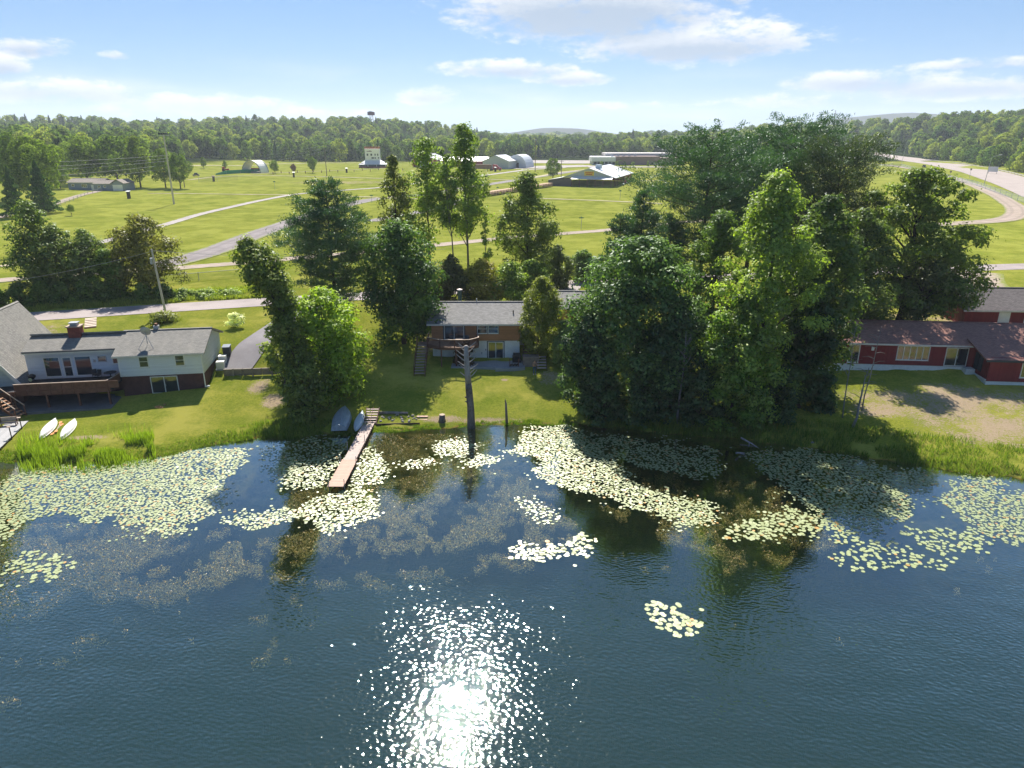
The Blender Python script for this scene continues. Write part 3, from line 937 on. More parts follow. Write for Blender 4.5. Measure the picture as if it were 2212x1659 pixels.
ptree('young_ash', 'loose pale foliage left of the vine covered tree', 592, 67.0, 600, 95, kind='oval', cb=0.12, nclump=40, leaf_n=4500, leaf=0.13, rc=0.34, seed=23, r0=0.1, dark=(0.05, 0.08, 0.02), light=(0.15, 0.19, 0.045))
# shrubs behind the brown house
for i, (u, D, vt, w, col, lab) in enumerate([(905, 95, 556, 95, DK, 'dark leafy shrub behind the left end of the brown house roof'), (970, 93.5, 550, 105, dict(dark=(0.04, 0.045, 0.018), light=(0.10, 0.105, 0.04)), 'brownish shrub behind the roof ridge'),
        (1040, 94, 560, 115, GO, 'yellowish shrub behind the middle of the roof'), (1104, 94, 566, 115, YG, 'yellow green shrub behind the roof beside the willow'), (1150, 96, 560, 90, YG, 'small yellow shrub beside the drive'),
        (1205, 112, 530, 75, dict(dark=(0.05, 0.075, 0.03), light=(0.12, 0.15, 0.065)), 'grey green bush beyond the lakeside road'), (1262, 118, 540, 70, MD, 'round green bush beyond the road beside the dark maples')]):
    ptree('shrub', lab, u, D, vt, w, kind='oval', cb=0.0, nclump=60, leaf_n=9000, leaf=0.14, rc=0.33, seed=30 + i, r0=0.08, cat='shrub', group='shrubs behind the brown house', parts=('stem', 'foliage'), **col)

# right group
ptree('maple_tree', 'huge dark green maple filling the shore right of the lawn', 1385, 70.0, 512, 335, kind='round', cb=0.02, nclump=210, leaf_n=44000, leaf=0.15, rc=0.22, seed=41, r0=0.35, dark=(0.022, 0.050, 0.018), light=(0.090, 0.150, 0.046))
ptree('maple_tree', 'lower dark maple leaning over the lily pads', 1465, 66.5, 640, 170, kind='round', cb=0.0, nclump=90, leaf_n=16000, leaf=0.14, rc=0.3, seed=42, r0=0.2, dark=(0.016, 0.038, 0.016), light=(0.045, 0.085, 0.030))
ptree('maple_tree', 'dark rounded maple at the left edge of the shore wood', 1275, 67.5, 680, 130, kind='round', cb=0.0, nclump=70, leaf_n=14000, leaf=0.14, rc=0.3, seed=43, r0=0.2, dark=(0.018, 0.040, 0.016), light=(0.055, 0.095, 0.030))
ptree('red_pine', 'tufted dark young pine with twin tops behind the maple', 1392, 92, 408, 120, make_pine, nbranch=56, leaf_n=16000, leaf=0.22, seed=44, cb=0.2, style='white')
ptree('red_pine', 'smaller dark pine left of the twin topped pine', 1342, 90, 462, 110, make_pine, nbranch=50, leaf_n=12000, leaf=0.22, seed=45, cb=0.1, style='white')
ptree('red_pine', 'short pine right of the twin topped pine', 1452, 94, 462, 100, make_pine, nbranch=46, leaf_n=11000, leaf=0.22, seed=46, cb=0.15, style='white')
ptree('white_pine', 'giant white pine with long open branches behind the maples', 1540, 99, 276, 335, make_pine, nbranch=72, leaf_n=56000, leaf=0.22, seed=47, cb=0.25, style='white')
ptree('white_pine', 'tallest white pine at the top of the shore wood', 1735, 106, 274, 250, make_pine, nbranch=84, leaf_n=48000, leaf=0.23, seed=48, cb=0.2, style='red')
ptree('white_pine', 'broad white pine between the two giant pines', 1645, 110, 280, 265, make_pine, nbranch=70, leaf_n=36000, leaf=0.23, seed=49, cb=0.2, style='white')
ptree('red_pine', 'dense olive red pine right of the tallest pine', 1825, 99, 312, 215, make_pine, nbranch=80, leaf_n=34000, leaf=0.22, seed=50, cb=0.3, style='red', dark=(0.022, 0.04, 0.016), light=(0.065, 0.09, 0.034))
ptree('silver_maple', 'pale yellow green silver maple towering over the shore', 1690, 66.3, 372, 340, kind='tall', cb=0.05, nclump=150, leaf_n=38000, leaf=0.14, rc=0.22, seed=51, r0=0.32, trans=0.5, dark=(0.065, 0.100, 0.024), light=(0.200, 0.265, 0.060))
ptree('green_maple', 'bright green maple hanging low over the shore water', 1608, 64.3, 640, 170, kind='round', cb=0.02, nclump=80, leaf_n=17000, leaf=0.14, rc=0.30, seed=52, r0=0.2, trans=0.5, dark=(0.040, 0.085, 0.012), light=(0.125, 0.195, 0.024))
ptree('maple_tree', 'dark leafy tree behind the silver maple', 1800, 70.5, 420, 215, kind='oval', cb=0.06, nclump=120, leaf_n=24000, leaf=0.15, rc=0.26, seed=53, r0=0.3, dark=(0.026, 0.052, 0.016), light=(0.085, 0.125, 0.032))
ptree('maple_tree', 'shaded tree behind the thin dead trunks by the red house', 1765, 67.0, 600, 120, kind='oval', cb=0.08, nclump=60, leaf_n=12000, leaf=0.14, rc=0.32, seed=54, r0=0.2, dark=(0.018, 0.040, 0.016), light=(0.055, 0.090, 0.028))
ptree('maple_tree', 'mid green maple in front of the giant pines', 1560, 84.0, 455, 150, kind='round', cb=0.1, nclump=80, leaf_n=14000, leaf=0.15, rc=0.3, seed=55, r0=0.25, **MD)
ptree('oak_tree', 'wide spreading oak behind the red house', 2003, 89.0, 362, 335, kind='dome', cb=0.20, nclump=190, leaf_n=30000, leaf=0.17, rc=0.155, seed=56, r0=0.5, nl=40, inner=0.3, flat=0.62, dark=(0.040, 0.070, 0.014), light=(0.135, 0.180, 0.034))
ptree('oak_tree', 'younger grey green oak in front of the red garage', 2005, 85.5, 548, 165, kind='round', cb=0.28, nclump=50, leaf_n=9000, leaf=0.15, rc=0.28, seed=57, r0=0.3, nl=24, dark=(0.05, 0.07, 0.028), light=(0.14, 0.165, 0.065))
ptree('oak_tree', 'dark oak crowding the left end of the red house', 1885, 82.0, 450, 170, kind='oval', cb=0.15, nclump=70, leaf_n=13000, leaf=0.15, rc=0.3, seed=58, r0=0.3, nl=24, spine=[(1.0, 0, 0), (0, 0, 8), (-0.5, 0, 18)], dark=(0.030, 0.055, 0.015), light=(0.095, 0.130, 0.032))
# undergrowth below the shore wood
for i, (u, D, vt, w, lab) in enumerate([(1310, 65.8, 800, 110, 'dark low bush at the left foot of the shore wood'), (1400, 65.0, 790, 110, 'dark bush under the huge maple'), (1520, 64.0, 800, 100, 'dark bush behind the reeds at the shore'), (1700, 64.5, 790, 110, 'dark bush between the bright maple and the dead trunks'), (1780, 66.5, 800, 90, 'dark bush left of the dead trunks'), (1735, 79, 640, 120, 'dim bush deep inside the shore wood')]):
    ptree('shrub', lab, u, D, vt, w, kind='shrub', cb=0.0, nclump=34, leaf_n=5500, leaf=0.13, rc=0.36, seed=70 + i, r0=0.08, cat='shrub', group='undergrowth of the shore wood', parts=('stem', 'foliage'), dark=(0.018, 0.042, 0.017), light=(0.055, 0.095, 0.035))

ptree('maple_tree', 'leafy tree just beyond the left picture edge by the shore', -205, 63.0, 560, 190, kind='round', cb=0.1, nclump=60, leaf_n=8000, leaf=0.2, rc=0.3, seed=59, r0=0.25, **MD)
# left roadside row
ptree('birch_tree', 'slim young birch at the left end of the roadside row', 52, 103, 432, 125, kind='oval', cb=0.10, nclump=56, leaf_n=11000, leaf=0.15, rc=0.36, seed=81, r0=0.11, group='roadside trees', dark=(0.04, 0.07, 0.02), light=(0.115, 0.155, 0.045))
ptree('birch_tree', 'second leafy birch of the roadside row', 112, 104, 486, 110, kind='oval', cb=0.06, nclump=50, leaf_n=10000, leaf=0.15, rc=0.36, seed=82, r0=0.1, group='roadside trees', dark=(0.04, 0.07, 0.02), light=(0.115, 0.155, 0.045))
ptree('birch_tree', 'low loose birch between the slim birches and the golden tree', 172, 105, 496, 115, kind='oval', cb=0.05, nclump=50, leaf_n=10000, leaf=0.15, rc=0.36, seed=83, r0=0.1, group='roadside trees', dark=(0.042, 0.07, 0.022), light=(0.115, 0.155, 0.05))
ptree('locust_tree', 'round golden olive tree beside the leaning utility pole', 292, 107, 468, 175, kind='dome', cb=0.18, nclump=100, leaf_n=17000, leaf=0.15, rc=0.24, seed=84, r0=0.2, nl=30, group='roadside trees', dark=(0.05, 0.062, 0.013), light=(0.155, 0.15, 0.034))
ptree('locust_tree', 'lower dark half of the roadside clump beside the golden tree', 215, 103.5, 540, 90, kind='round', cb=0.08, nclump=50, leaf_n=7000, leaf=0.15, rc=0.3, seed=85, r0=0.13, group='roadside trees', **MD)
for i, u in enumerate(range(-10, 480, 44)):
    ptree('ditch_bush', '%s bush from the left in the roadside ditch hedge' % ['first', 'second', 'third', 'fourth', 'fifth', 'sixth', 'seventh', 'eighth', 'ninth', 'tenth', 'eleventh', 'twelfth'][i],
          u + (i * 37 % 17), 98.5 + u * 0.0135 + (i * 29 % 7) * 0.3, 622 - (i * 31 % 16) + (10 if u > 350 else 0), 62, kind='shrub', cb=0.0, nclump=22, leaf_n=2800, leaf=0.14, rc=0.4, seed=90 + i, r0=0.05, cat='shrub', group='bushes in the roadside ditch', parts=('stem', 'foliage'), **(MD if u < 380 else YG))
ptree('garden_tree', 'small round garden tree beside the utility pole behind the pale house', 347, 90.0, 676, 62, kind='round', cb=0.25, nclump=24, leaf_n=2600, leaf=0.11, rc=0.4, seed=110, r0=0.1, **OL)

# ---------------------------------------------------------------- far trees and the wood
def far_proto(style, seed, dark, light, n, leaf):
    rng = np.random.default_rng(seed)
    H, R = 1.0, 1.0
    if style == 'spruce':
        h = rng.random(n) ** 1.25
        a = rng.random(n) * 6.283
        lay = 0.75 + 0.25 * np.sin(h * 40 + a * 0.6)
        r = (1 - h) ** 0.9 * lay * (0.55 + 0.45 * rng.random(n) ** 0.4)
        C = np.stack([np.cos(a) * r, np.sin(a) * r, 0.06 + h * 0.94], 1)
        Nn = unit(np.stack([np.cos(a), np.sin(a), np.full(n, 0.7)], 1) + rng.normal(size=(n, 3)) * 0.4)
        T = 0.4 + rng.normal(0, 0.2, n) + 0.15 * (lay - 0.8)
    else:
        nc = 26
        prof = {'round': 'round', 'oval': 'oval', 'tall': 'tall', 'pine': 'oval'}[style]
        hh = (np.arange(nc) + rng.random(nc)) / nc
        ang = np.arange(nc) * 2.399 + rng.random(nc)
        rr = PROF[prof](hh)
        rad = 0.30 * (0.7 + 0.6 * rng.random(nc)) * (0.5 + 0.5 * rr)
        off = np.maximum(rr * (0.5 + 0.5 * rng.random(nc)) - rad * 0.4, 0)
        c = np.stack([np.cos(ang) * off, np.sin(ang) * off, 0.10 + hh * 0.80], 1)
        C, Nn, T = [], [], []
        for k in range(nc):
            m = int(n * rad[k] ** 2 / (rad ** 2).sum())
            d = unit(rng.normal(size=(m, 3)) + np.array([0, 0, 0.35]))
            p = d * rad[k] * (0.6 + 0.45 * rng.random(m) ** 0.4)[:, None]
            p[:, 2] *= 0.42
            C.append(c[k] + p)
            Nn.append(unit(d + np.array([0, 0, 0.35]) + rng.normal(size=(m, 3)) * 0.5))
            T.append(0.42 + rng.normal(0, 0.15) + rng.normal(0, 0.15, m))
        C, Nn, T = np.concatenate(C), np.concatenate(Nn), np.concatenate(T)
    S = leaf * (0.7 + 0.6 * rng.random(len(C)))
    q = leaf_quads(C, Nn, S, rng, 0.7)
    q[..., 2] = C[:, None, 2] + (q[..., 2] - C[:, None, 2]) * 0.42
    return quads_mesh('crown', q, foliage_mat('far_leaves_%d' % seed, tuple(w * 1.2 for w in dark), tuple(w * 1.4 for w in light), 0.45, 0.0), T)


FAR = [far_proto('round', 201, (0.032, 0.058, 0.016), (0.095, 0.130, 0.034), 1500, 0.085), far_proto('oval', 202, (0.024, 0.048, 0.016), (0.075, 0.110, 0.034), 1500, 0.085),
       far_proto('round', 203, (0.060, 0.088, 0.022), (0.175, 0.195, 0.050), 1500, 0.085), far_proto('tall', 204, (0.026, 0.050, 0.018), (0.080, 0.112, 0.036), 1400, 0.085),
       far_proto('spruce', 205, (0.014, 0.034, 0.018), (0.042, 0.075, 0.034), 1500, 0.085), far_proto('oval', 206, (0.066, 0.090, 0.030), (0.180, 0.200, 0.066), 1500, 0.085),
       far_proto('pine', 207, (0.015, 0.036, 0.020), (0.045, 0.078, 0.036), 1300, 0.085)]
DETAIL = [far_proto('round', 211, (0.032, 0.058, 0.016), (0.100, 0.135, 0.034), 6000, 0.045), far_proto('oval', 212, (0.026, 0.050, 0.016), (0.085, 0.120, 0.036), 6000, 0.045),
          far_proto('spruce', 213, (0.014, 0.034, 0.018), (0.045, 0.078, 0.034), 6000, 0.045), far_proto('tall', 214, (0.036, 0.062, 0.018), (0.110, 0.140, 0.038), 6000, 0.045)]
_tr = MB()
_tr.tube([(0, 0, -0.05), (0.02, 0, 0.3), (0, 0.02, 0.75)], [0.055, 0.04, 0.012], 6)
_tr.tube([(0.02, 0, 0.25), (0.3, 0.1, 0.5)], [0.025, 0.01], 5, False)
_tr.tube([(0.0, 0, 0.3), (-0.3, -0.15, 0.55)], [0.025, 0.01], 5, False)
TRUNK_ME = _tr.mesh('trunk')
TRUNK_ME.materials.append(BARK)


def far_tree(name, label, x, y, H, R, me, group=None, rz=0.0, cat='tree', z=None, lift=0.0):
    z = gz(x, y) if z is None else z
    r = thing(name, label, cat, (x, y, z - 0.2), rz, group)
    c = inst(me, 'crown', r, (0, 0, lift * H), (0, 0, 0), (R, R, H * (1 - lift)))
    inst(TRUNK_ME, 'trunk', r, (0, 0, 0), (0, 0, 0), (H * 0.35, H * 0.35, H * (0.5 + 0.5 * lift)))
    return r


def ftree(name, label, u, D, vt, w, k, group=None, lift=0.0, detail=True):
    xy, H, R = tree_px(u, D, vt, w)
    return far_tree(name, label, xy[0], xy[1], max(H, 1.5), R, (DETAIL if detail else FAR)[k], group, u * 0.7, 'tree', None, lift)


# single trees standing in and around the fairground
for a in [('spruce_tree', 'wide dark spruce in front of the blue grey ranch house', 72, 225, 345, 85, 2), ('spruce_tree', 'brownish spruce at the left picture edge', 12, 215, 358, 70, 2), ('shade_tree', 'leafy tree behind the dark spruces at the far left', 55, 265, 288, 120, 0),
          ('shade_tree', 'tall tree above the left spruces', 5, 270, 275, 100, 1), ('shade_tree', 'bushy dark tree at the left end of the ranch house', 120, 322, 352, 50, 1), ('shade_tree', 'large tree behind the ranch house roof', 170, 350, 290, 95, 0),
          ('shade_tree', 'rounded tree behind the ranch garage', 235, 352, 284, 105, 1), ('shade_tree', 'tree right of the ranch garage', 285, 338, 287, 85, 3)]:
    ftree(*a, group='trees around the ranch house', lift=0.12 if 'shade' in a[0] else 0.0)
for a in [('shade_tree', 'round dark tree left of the double light poles', 345, 335, 318, 66, 0), ('shade_tree', 'round dark tree behind the wooden pole', 378, 330, 325, 56, 1)]:
    ftree(*a, group='dark trees by the light poles', lift=0.16)
for a in [('field_tree', 'small pointed tree left of the red tractor', 437, 500, 337, 18, 3), ('field_tree', 'small thin tree behind the red tractor', 484, 500, 344, 12, 3), ('field_tree', 'bushy young tree right of the bandshell', 591, 455, 344, 24, 0),
          ('field_tree', 'larger young tree beyond the white kiosk', 672, 460, 336, 24, 1), ('field_tree', 'round orchard tree left of the open pavilion', 1195, 385, 338, 38, 1), ('field_tree', 'slim tree at the edge of the car park', 1400, 540, 346, 8, 3),
          ('field_tree', 'tiny lollipop tree left on the school drive', 1300, 560, 347, 10, 0), ('field_tree', 'tiny tree in front of the grey wing of the low building', 1333, 560, 347, 9, 0), ('field_tree', 'tiny tree in front of the brown wall', 1367, 560, 348, 9, 0)]:
    ftree(*a, group='young trees on the fairground', lift=0.18)
ftree('red_leaf_tree', 'small dark red leafed tree on the fairground', 633, 455, 352, 14, 1, lift=0.22)
_rl = foliage_mat('red_leaves', (0.035, 0.018, 0.020), (0.085, 0.035, 0.038), 0.3)
_o = [o for o in bpy.data.objects if o.name.startswith('red_leaf_tree')][0]
_m = DETAIL[1].copy()
_m.materials.clear()
_m.materials.append(_rl)
[c for c in _o.children if c.name.startswith('crown')][0].data = _m
xy = on_ground(155, 466)
far_tree('field_tree', 'lone tiny umbrella shaped tree on the left slope', xy[0], xy[1], 3.6, 1.35, DETAIL[0], lift=0.35)

# the wood: nearest edge trees are single trees, the rest reads as one mass
rngF = np.random.default_rng(7)


def edge_y(u):
    return np.interp(u, [-400, 0, 200, 330, 420, 560, 760, 840, 1000, 1120, 1200, 1480, 1700, 1830, 1900, 2500], [300, 330, 400, 470, 590, 640, 650, 640, 690, 700, 760, 790, 760, 560, 760, 900])


pts = []
cnt = 0
u = -260.0
edge = []
while u < 1880:
    D = edge_y(u) + rngF.uniform(0, 22)
    x = (u - 1106) / FPX * (D * math.cos(PITCH) + 18 * math.sin(PITCH))
    H = rngF.uniform(14, 21) if u < 1180 else rngF.uniform(13, 18)
    k = rngF.choice([0, 1, 2, 3, 4, 5, 6], p=[.24, .18, .14, .12, .14, .10, .08]) if u < 1180 else rngF.choice([0, 1, 2, 5], p=[.4, .3, .2, .1])
    R = H * (rngF.uniform(0.34, 0.50) if k != 4 else 0.26)
    edge.append((x, D, H, R, int(k)))
    u += R * 1.25 / D * FPX
KN = ['round green tree', 'oval dark green tree', 'pale green round tree', 'pointed green tree', 'dark pointed spruce', 'light grey green tree', 'dark blue green pine']
for (x, y, H, R, k) in edge:
    nearest = min([(abs(x - q[0]), q[1]) for q in ((-106, 'behind the white announcer tower'), (-160, 'behind the bandshell'), (0, 'behind the grey steel shed'), (85, 'behind the low brown building'), (-230, 'behind the ranch house'), (-50, 'behind the red barn'), (220, 'beyond the shore pines'))])[1]
    far_tree('wood_tree', '%s at the edge of the wood %s' % (KN[k], nearest), x, y, H, R, FAR[k], 'trees along the edge of the wood', rngF.uniform(0, 6.28))
wp, wr, ws, wi = [], [], [], []
# right hand wood beyond the highway
right = []
for i in range(230):
    y = rngF.uniform(330, 800)
    hx = float(np.interp(y, HX_Y, HX_X))
    x = hx + 5 + rngF.random() ** 1.6 * 110
    if x / y > 0.95: continue
    right.append((x, y, rngF.uniform(11, 19)))
right.sort(key=lambda r: r[1])
taken = []
for (x, y, H) in right:
    if any((x - a) ** 2 + (y - b) ** 2 < 36 for a, b in taken): continue
    taken.append((x, y))
    k = rngF.choice([0, 1, 2, 4, 5, 6], p=[.3, .2, .2, .1, .1, .1])
    R = H * (rngF.uniform(0.38, 0.52) if k != 4 else 0.28)
    if x - float(np.interp(y, HX_Y, HX_X)) > 42:
        wp.append((x, y, gz(x, y) - 0.3)); wr.append(rngF.uniform(0, 6.28)); ws.append((R, R, H)); wi.append(int(k))
        continue
    far_tree('wood_tree', '%s on the slope right of the highway' % KN[k], x, y, H, R, FAR[k] if y > 380 else DETAIL[{0: 0, 1: 1, 2: 0, 4: 2, 5: 3, 6: 1}[int(k)]], 'trees right of the highway', rngF.uniform(0, 6.28))

def scatter(n, fy, H0, H1):
    for _ in range(n):
        u = rngF.uniform(-350, 2560)
        e = float(edge_y(u))
        y = e + 18 + fy(rngF.random())
        x = (u - 1106) / FPX * y * 0.97
        hx = float(np.interp(y, HX_Y, HX_X))
        if abs(x - hx + 15) < 22 and y < 1100: continue
        if x < hx and x > 170 and y < 820: continue
        if x > hx and y < 380: continue
        H = rngF.uniform(H0, H1)
        k = int(rngF.choice([0, 1, 2, 3, 4, 5, 6], p=[.26, .2, .16, .1, .1, .1, .08]))
        R = H * (rngF.uniform(0.36, 0.55) if k != 4 else 0.28)
        wp.append((x, y, gz(x, y) - 0.3))
        wr.append(rngF.uniform(0, 6.28))
        ws.append((R, R, H))
        wi.append(k)


scatter(1500, lambda r: r * 260, 9, 21)
scatter(2600, lambda r: 240 + r * 620, 10, 24)
scatter(1500, lambda r: 850 + r * 1500, 15, 22)
for _ in range(260):       # deep slope right of the highway
    y = rngF.uniform(240, 900)
    hx = float(np.interp(y, HX_Y, HX_X))
    x = hx + rngF.uniform(60, 330)
    H = rngF.uniform(13, 20)
    wp.append((x, y, gz(x, y) - 0.3)); wr.append(rngF.uniform(0, 6.28)); ws.append((H * .36, H * .36, H)); wi.append(int(rngF.choice([0, 1, 2, 5, 6])))
for _ in range(1200):      # far horizon woods
    y = rngF.uniform(2200, 5200)
    x = rngF.uniform(-0.8, 0.8) * y
    if 62 * math.exp(-((x - 300) / 420) ** 2 - ((y - 4600) / 500) ** 2) + 150 * math.exp(-((x - 2450) / 700) ** 2 - ((y - 4700) / 600) ** 2) > 4: continue
    k = int(rngF.choice([0, 1, 5, 6]))
    H = rngF.uniform(20, 30)
    z = gz(x, y) + 62 * math.exp(-((x - 300) / 420) ** 2 - ((y - 4600) / 500) ** 2) + 150 * math.exp(-((x - 2450) / 700) ** 2 - ((y - 4700) / 600) ** 2)
    wp.append((x, y, z - 1)); wr.append(0.0); ws.append((H * .9, H * .9, H)); wi.append(k)

me = bpy.data.meshes.new('distant_wood')
me.vertices.add(len(wp))
me.vertices.foreach_set('co', np.array(wp, np.float32).reshape(-1))
a = me.attributes.new('turn', 'FLOAT', 'POINT'); a.data.foreach_set('value', np.array(wr, np.float32))
a = me.attributes.new('size', 'FLOAT_VECTOR', 'POINT'); a.data.foreach_set('vector', np.array(ws, np.float32).reshape(-1))
a = me.attributes.new('sort', 'INT', 'POINT'); a.data.foreach_set('value', np.array(wi, np.int32))
me.update()
wood = tag(link(bpy.data.objects.new('distant_wood', me)), 'wooded hills closing the view behind the fairground', 'wood', kind='stuff')
gt = bpy.data.node_groups.new('scatter_trees', 'GeometryNodeTree')
gt.interface.new_socket('Geometry', in_out='INPUT', socket_type='NodeSocketGeometry')
gt.interface.new_socket('Geometry', in_out='OUTPUT', socket_type='NodeSocketGeometry')
gi = gt.nodes.new('NodeGroupInput')
go = gt.nodes.new('NodeGroupOutput')
mp = gt.nodes.new('GeometryNodeMeshToPoints')
iop = gt.nodes.new('GeometryNodeInstanceOnPoints')
jn = gt.nodes.new('GeometryNodeJoinGeometry')
gt.links.new(gi.outputs[0], mp.inputs[0])
gt.links.new(mp.outputs[0], iop.inputs['Points'])
protos = []
for k in range(len(FAR)):
    pr = next((o for o in bpy.data.objects if o.data is FAR[k]), None)
    if pr is None:
        r_ = far_tree('wood_tree', '%s deep in the wood' % KN[k], -60 + 12 * k, 760, 16, 5, FAR[k], 'trees along the edge of the wood')
        pr = [c for c in r_.children if c.data is FAR[k]][0]
    protos.append(pr)
for pr in protos[::-1]:
    oi = gt.nodes.new('GeometryNodeObjectInfo')
    oi.transform_space = 'ORIGINAL'
    oi.inputs['Object'].default_value = pr
    ti = gt.nodes.new('GeometryNodeGeometryToInstance')
    gt.links.new(oi.outputs['Geometry'], ti.inputs[0])
    gt.links.new(ti.outputs[0], jn.inputs[0])
gt.links.new(jn.outputs[0], iop.inputs['Instance'])
iop.inputs['Pick Instance'].default_value = True


def named(name, typ):
    nd = gt.nodes.new('GeometryNodeInputNamedAttribute')
    nd.data_type = typ
    nd.inputs['Name'].default_value = name
    return nd.outputs[0]


gt.links.new(named('sort', 'INT'), iop.inputs['Instance Index'])
cx = gt.nodes.new('ShaderNodeCombineXYZ')
gt.links.new(named('turn', 'FLOAT'), cx.inputs[2])
gt.links.new(cx.outputs[0], iop.inputs['Rotation'])
gt.links.new(named('size', 'FLOAT_VECTOR'), iop.inputs['Scale'])
gt.links.new(iop.outputs[0], go.inputs[0])
wood.modifiers.new('scatter', 'NODES').node_group = gt

# ---------------------------------------------------------------- houses
WHITE = rough_mat('white_paint', (0.70, 0.70, 0.68), 0.5, 0.1, 2.0, spec=0.35)
BLOCK = rough_mat('painted_block', (0.74, 0.74, 0.72), 0.8, 0.16, 1.2, 0.004, 30.0)
GLASS = glass_mat()
DARKROOM = rough_mat('dim_interior', (0.03, 0.028, 0.026), 0.9, 0.3)
CURTAIN = rough_mat('curtain', (0.30, 0.31, 0.29), 0.9, 0.3, 4.0, stretch=(6, 1, 0.3))
TRIM_DARK = rough_mat('dark_trim', (0.035, 0.045, 0.06), 0.6, 0.2)
GUTTER = rough_mat('gutter_paint', (0.55, 0.54, 0.52), 0.5, 0.2)
DECKWOOD = rough_mat('stained_deck', (0.15, 0.070, 0.050), 0.75, 0.35, 2.0, 0.004, 25.0, stretch=(1, 4, 1))
DECKTOP = rough_mat('deck_boards', (0.30, 0.20, 0.15), 0.8, 0.3, 2.0, 0.004, 25.0)
RAILTOP = rough_mat('weathered_rail', (0.42, 0.33, 0.27), 0.8, 0.3, 3.0)
METAL_GREY = rough_mat('grey_metal', (0.35, 0.37, 0.40), 0.45, 0.2, 2.0, metal=0.4)
BLACK = rough_mat('black_plastic', (0.02, 0.02, 0.022), 0.5, 0.3)


def gable_roof(root, x0, x1, y0, y1, ze, slope, mat, over=0.45, th=0.16, name='roof', zrise=None, ridge_cap=True, fascia=None):
    """two roof slopes with thickness; ridge along local x. Each slope carries its own flat coordinates for the shingles"""
    yc = (y0 + y1) / 2
    half = (y1 - y0) / 2
    zr = ze + slope * half
    L = math.hypot(half + over, slope * (half + over))
    ang = math.atan(slope)
    parts = []
    for s in (0, 1):
        mb = MB()
        mb.box(0, x1 - x0 + 2 * over, 0, L, -th, 0)
        o = mb.build(name, mat, root)
        if s == 0:
            o.location = (x0 - over, y0 - over, ze - slope * over + th)
            o.rotation_euler = (ang, 0, 0)
        else:
            o.location = (x1 + over, y1 + over, ze - slope * over + th)
            o.rotation_euler = (ang, 0, math.pi)
        parts.append(o)
    f = MB()
    for yy in (y0 - over - 0.03, y1 + over + 0.005):
        zz = ze - slope * over
        f.box(x0 - over, x1 + over, yy, yy + 0.025, zz - 0.04, zz + th * 0.9)
    f.build('fascia', fascia or GUTTER, root)
    if ridge_cap:
        c = MB()
        c.beam((x0 - over, yc, zr + th + 0.03), (x1 + over, yc, zr + th + 0.03), 0.28, 0.05)
        c.build('ridge_cap', mat, root)
    return parts


def gable_walls(root, x0, x1, y0, y1, z0, ze, slope, mat, name='wall'):
    yc = (y0 + y1) / 2
    zr = ze + slope * (y1 - y0) / 2
    mb = MB()
    mb.prism([(y0, z0), (y1, z0), (y1, ze), (yc, zr), (y0, ze)], x0, x1, axis=0)
    return mb.build(name, mat, root)


def window(root, x, z, w, h, y, panes=1, mat=None, fr=0.07, name='window', split=False, sill=True, glass=None, depth=0.06):
    """window in a wall facing -y at plane y: frame proud of the wall, separate panes"""
    mb = MB()
    ya, yb = y - depth, y + 0.02
    mb.box(x, x + w, ya, yb, z, z + fr)
    mb.box(x, x + w, ya, yb, z + h - fr, z + h)
    mb.box(x, x + fr, ya, yb, z + fr, z + h - fr)
    mb.box(x + w - fr, x + w, ya, yb, z + fr, z + h - fr)
    pw = (w - 2 * fr - (panes - 1) * fr) / panes
    for k in range(1, panes):
        xx = x + fr + k * pw + (k - 1) * fr
        mb.box(xx, xx + fr, ya + 0.005, yb, z + fr, z + h - fr)
    if split:
        mb.box(x + fr, x + w - fr, ya + 0.012, yb, z + h / 2 - 0.025, z + h / 2 + 0.025)
    if sill: mb.box(x - 0.04, x + w + 0.04, ya - 0.04, yb, z - 0.05, z - 0.003)
    o = mb.build(name, mat or WHITE, root)
    for k in range(panes):
        xx = x + fr + k * (pw + fr)
        MB().box(xx, xx + pw, y - 0.028, y - 0.012, z + fr, z + h - fr).build('pane', glass or GLASS, o)
    return o


def sliding_door(root, x, z, w, h, y, mat=None, name='sliding_door'):
    o = window(root, x, z, w, h, y, 2, mat, 0.08, name, sill=False)
    MB().box(x + w / 2 + 0.09, x + w / 2 + 0.12, y - 0.12, y - 0.06, z + h * 0.42, z + h * 0.56).build('handle', METAL_GREY, o)
    return o


def railing(root, pts, h, top, bal, sp=0.13, post_every=1.6, bw=0.035, post=0.09):
    """posts, rails and single balusters along a polyline of deck-level points"""
    bm_ = MB().box(-bw / 2, bw / 2, -bw / 2, bw / 2, 0.09, h - 0.06).mesh('baluster')
    bm_.materials.append(bal)
    for a, b in zip(pts[:-1], pts[1:]):
        a, b = Vector(a), Vector(b)
        d = b - a
        MB().beam(a + Vector((0, 0, h)), b + Vector((0, 0, h)), 0.14, 0.04).build('top_rail', top, root)
        MB().beam(a + Vector((0, 0, h - 0.09)), b + Vector((0, 0, h - 0.09)), 0.05, 0.09).build('rail', bal, root)
        MB().beam(a + Vector((0, 0, 0.08)), b + Vector((0, 0, 0.08)), 0.05, 0.07).build('rail', bal, root)
        n = max(1, int(d.length / post_every + 0.5))
        for k in range(n + 1):
            p = a + d * (k / n)
            MB().box(-post / 2, post / 2, -post / 2, post / 2, 0, h - 0.03).build('post', bal, root, loc=p)
        if sp:
            m = int(d.length / sp)
            for k in range(1, m):
                inst(bm_, 'baluster', root, a + d * (k / m))


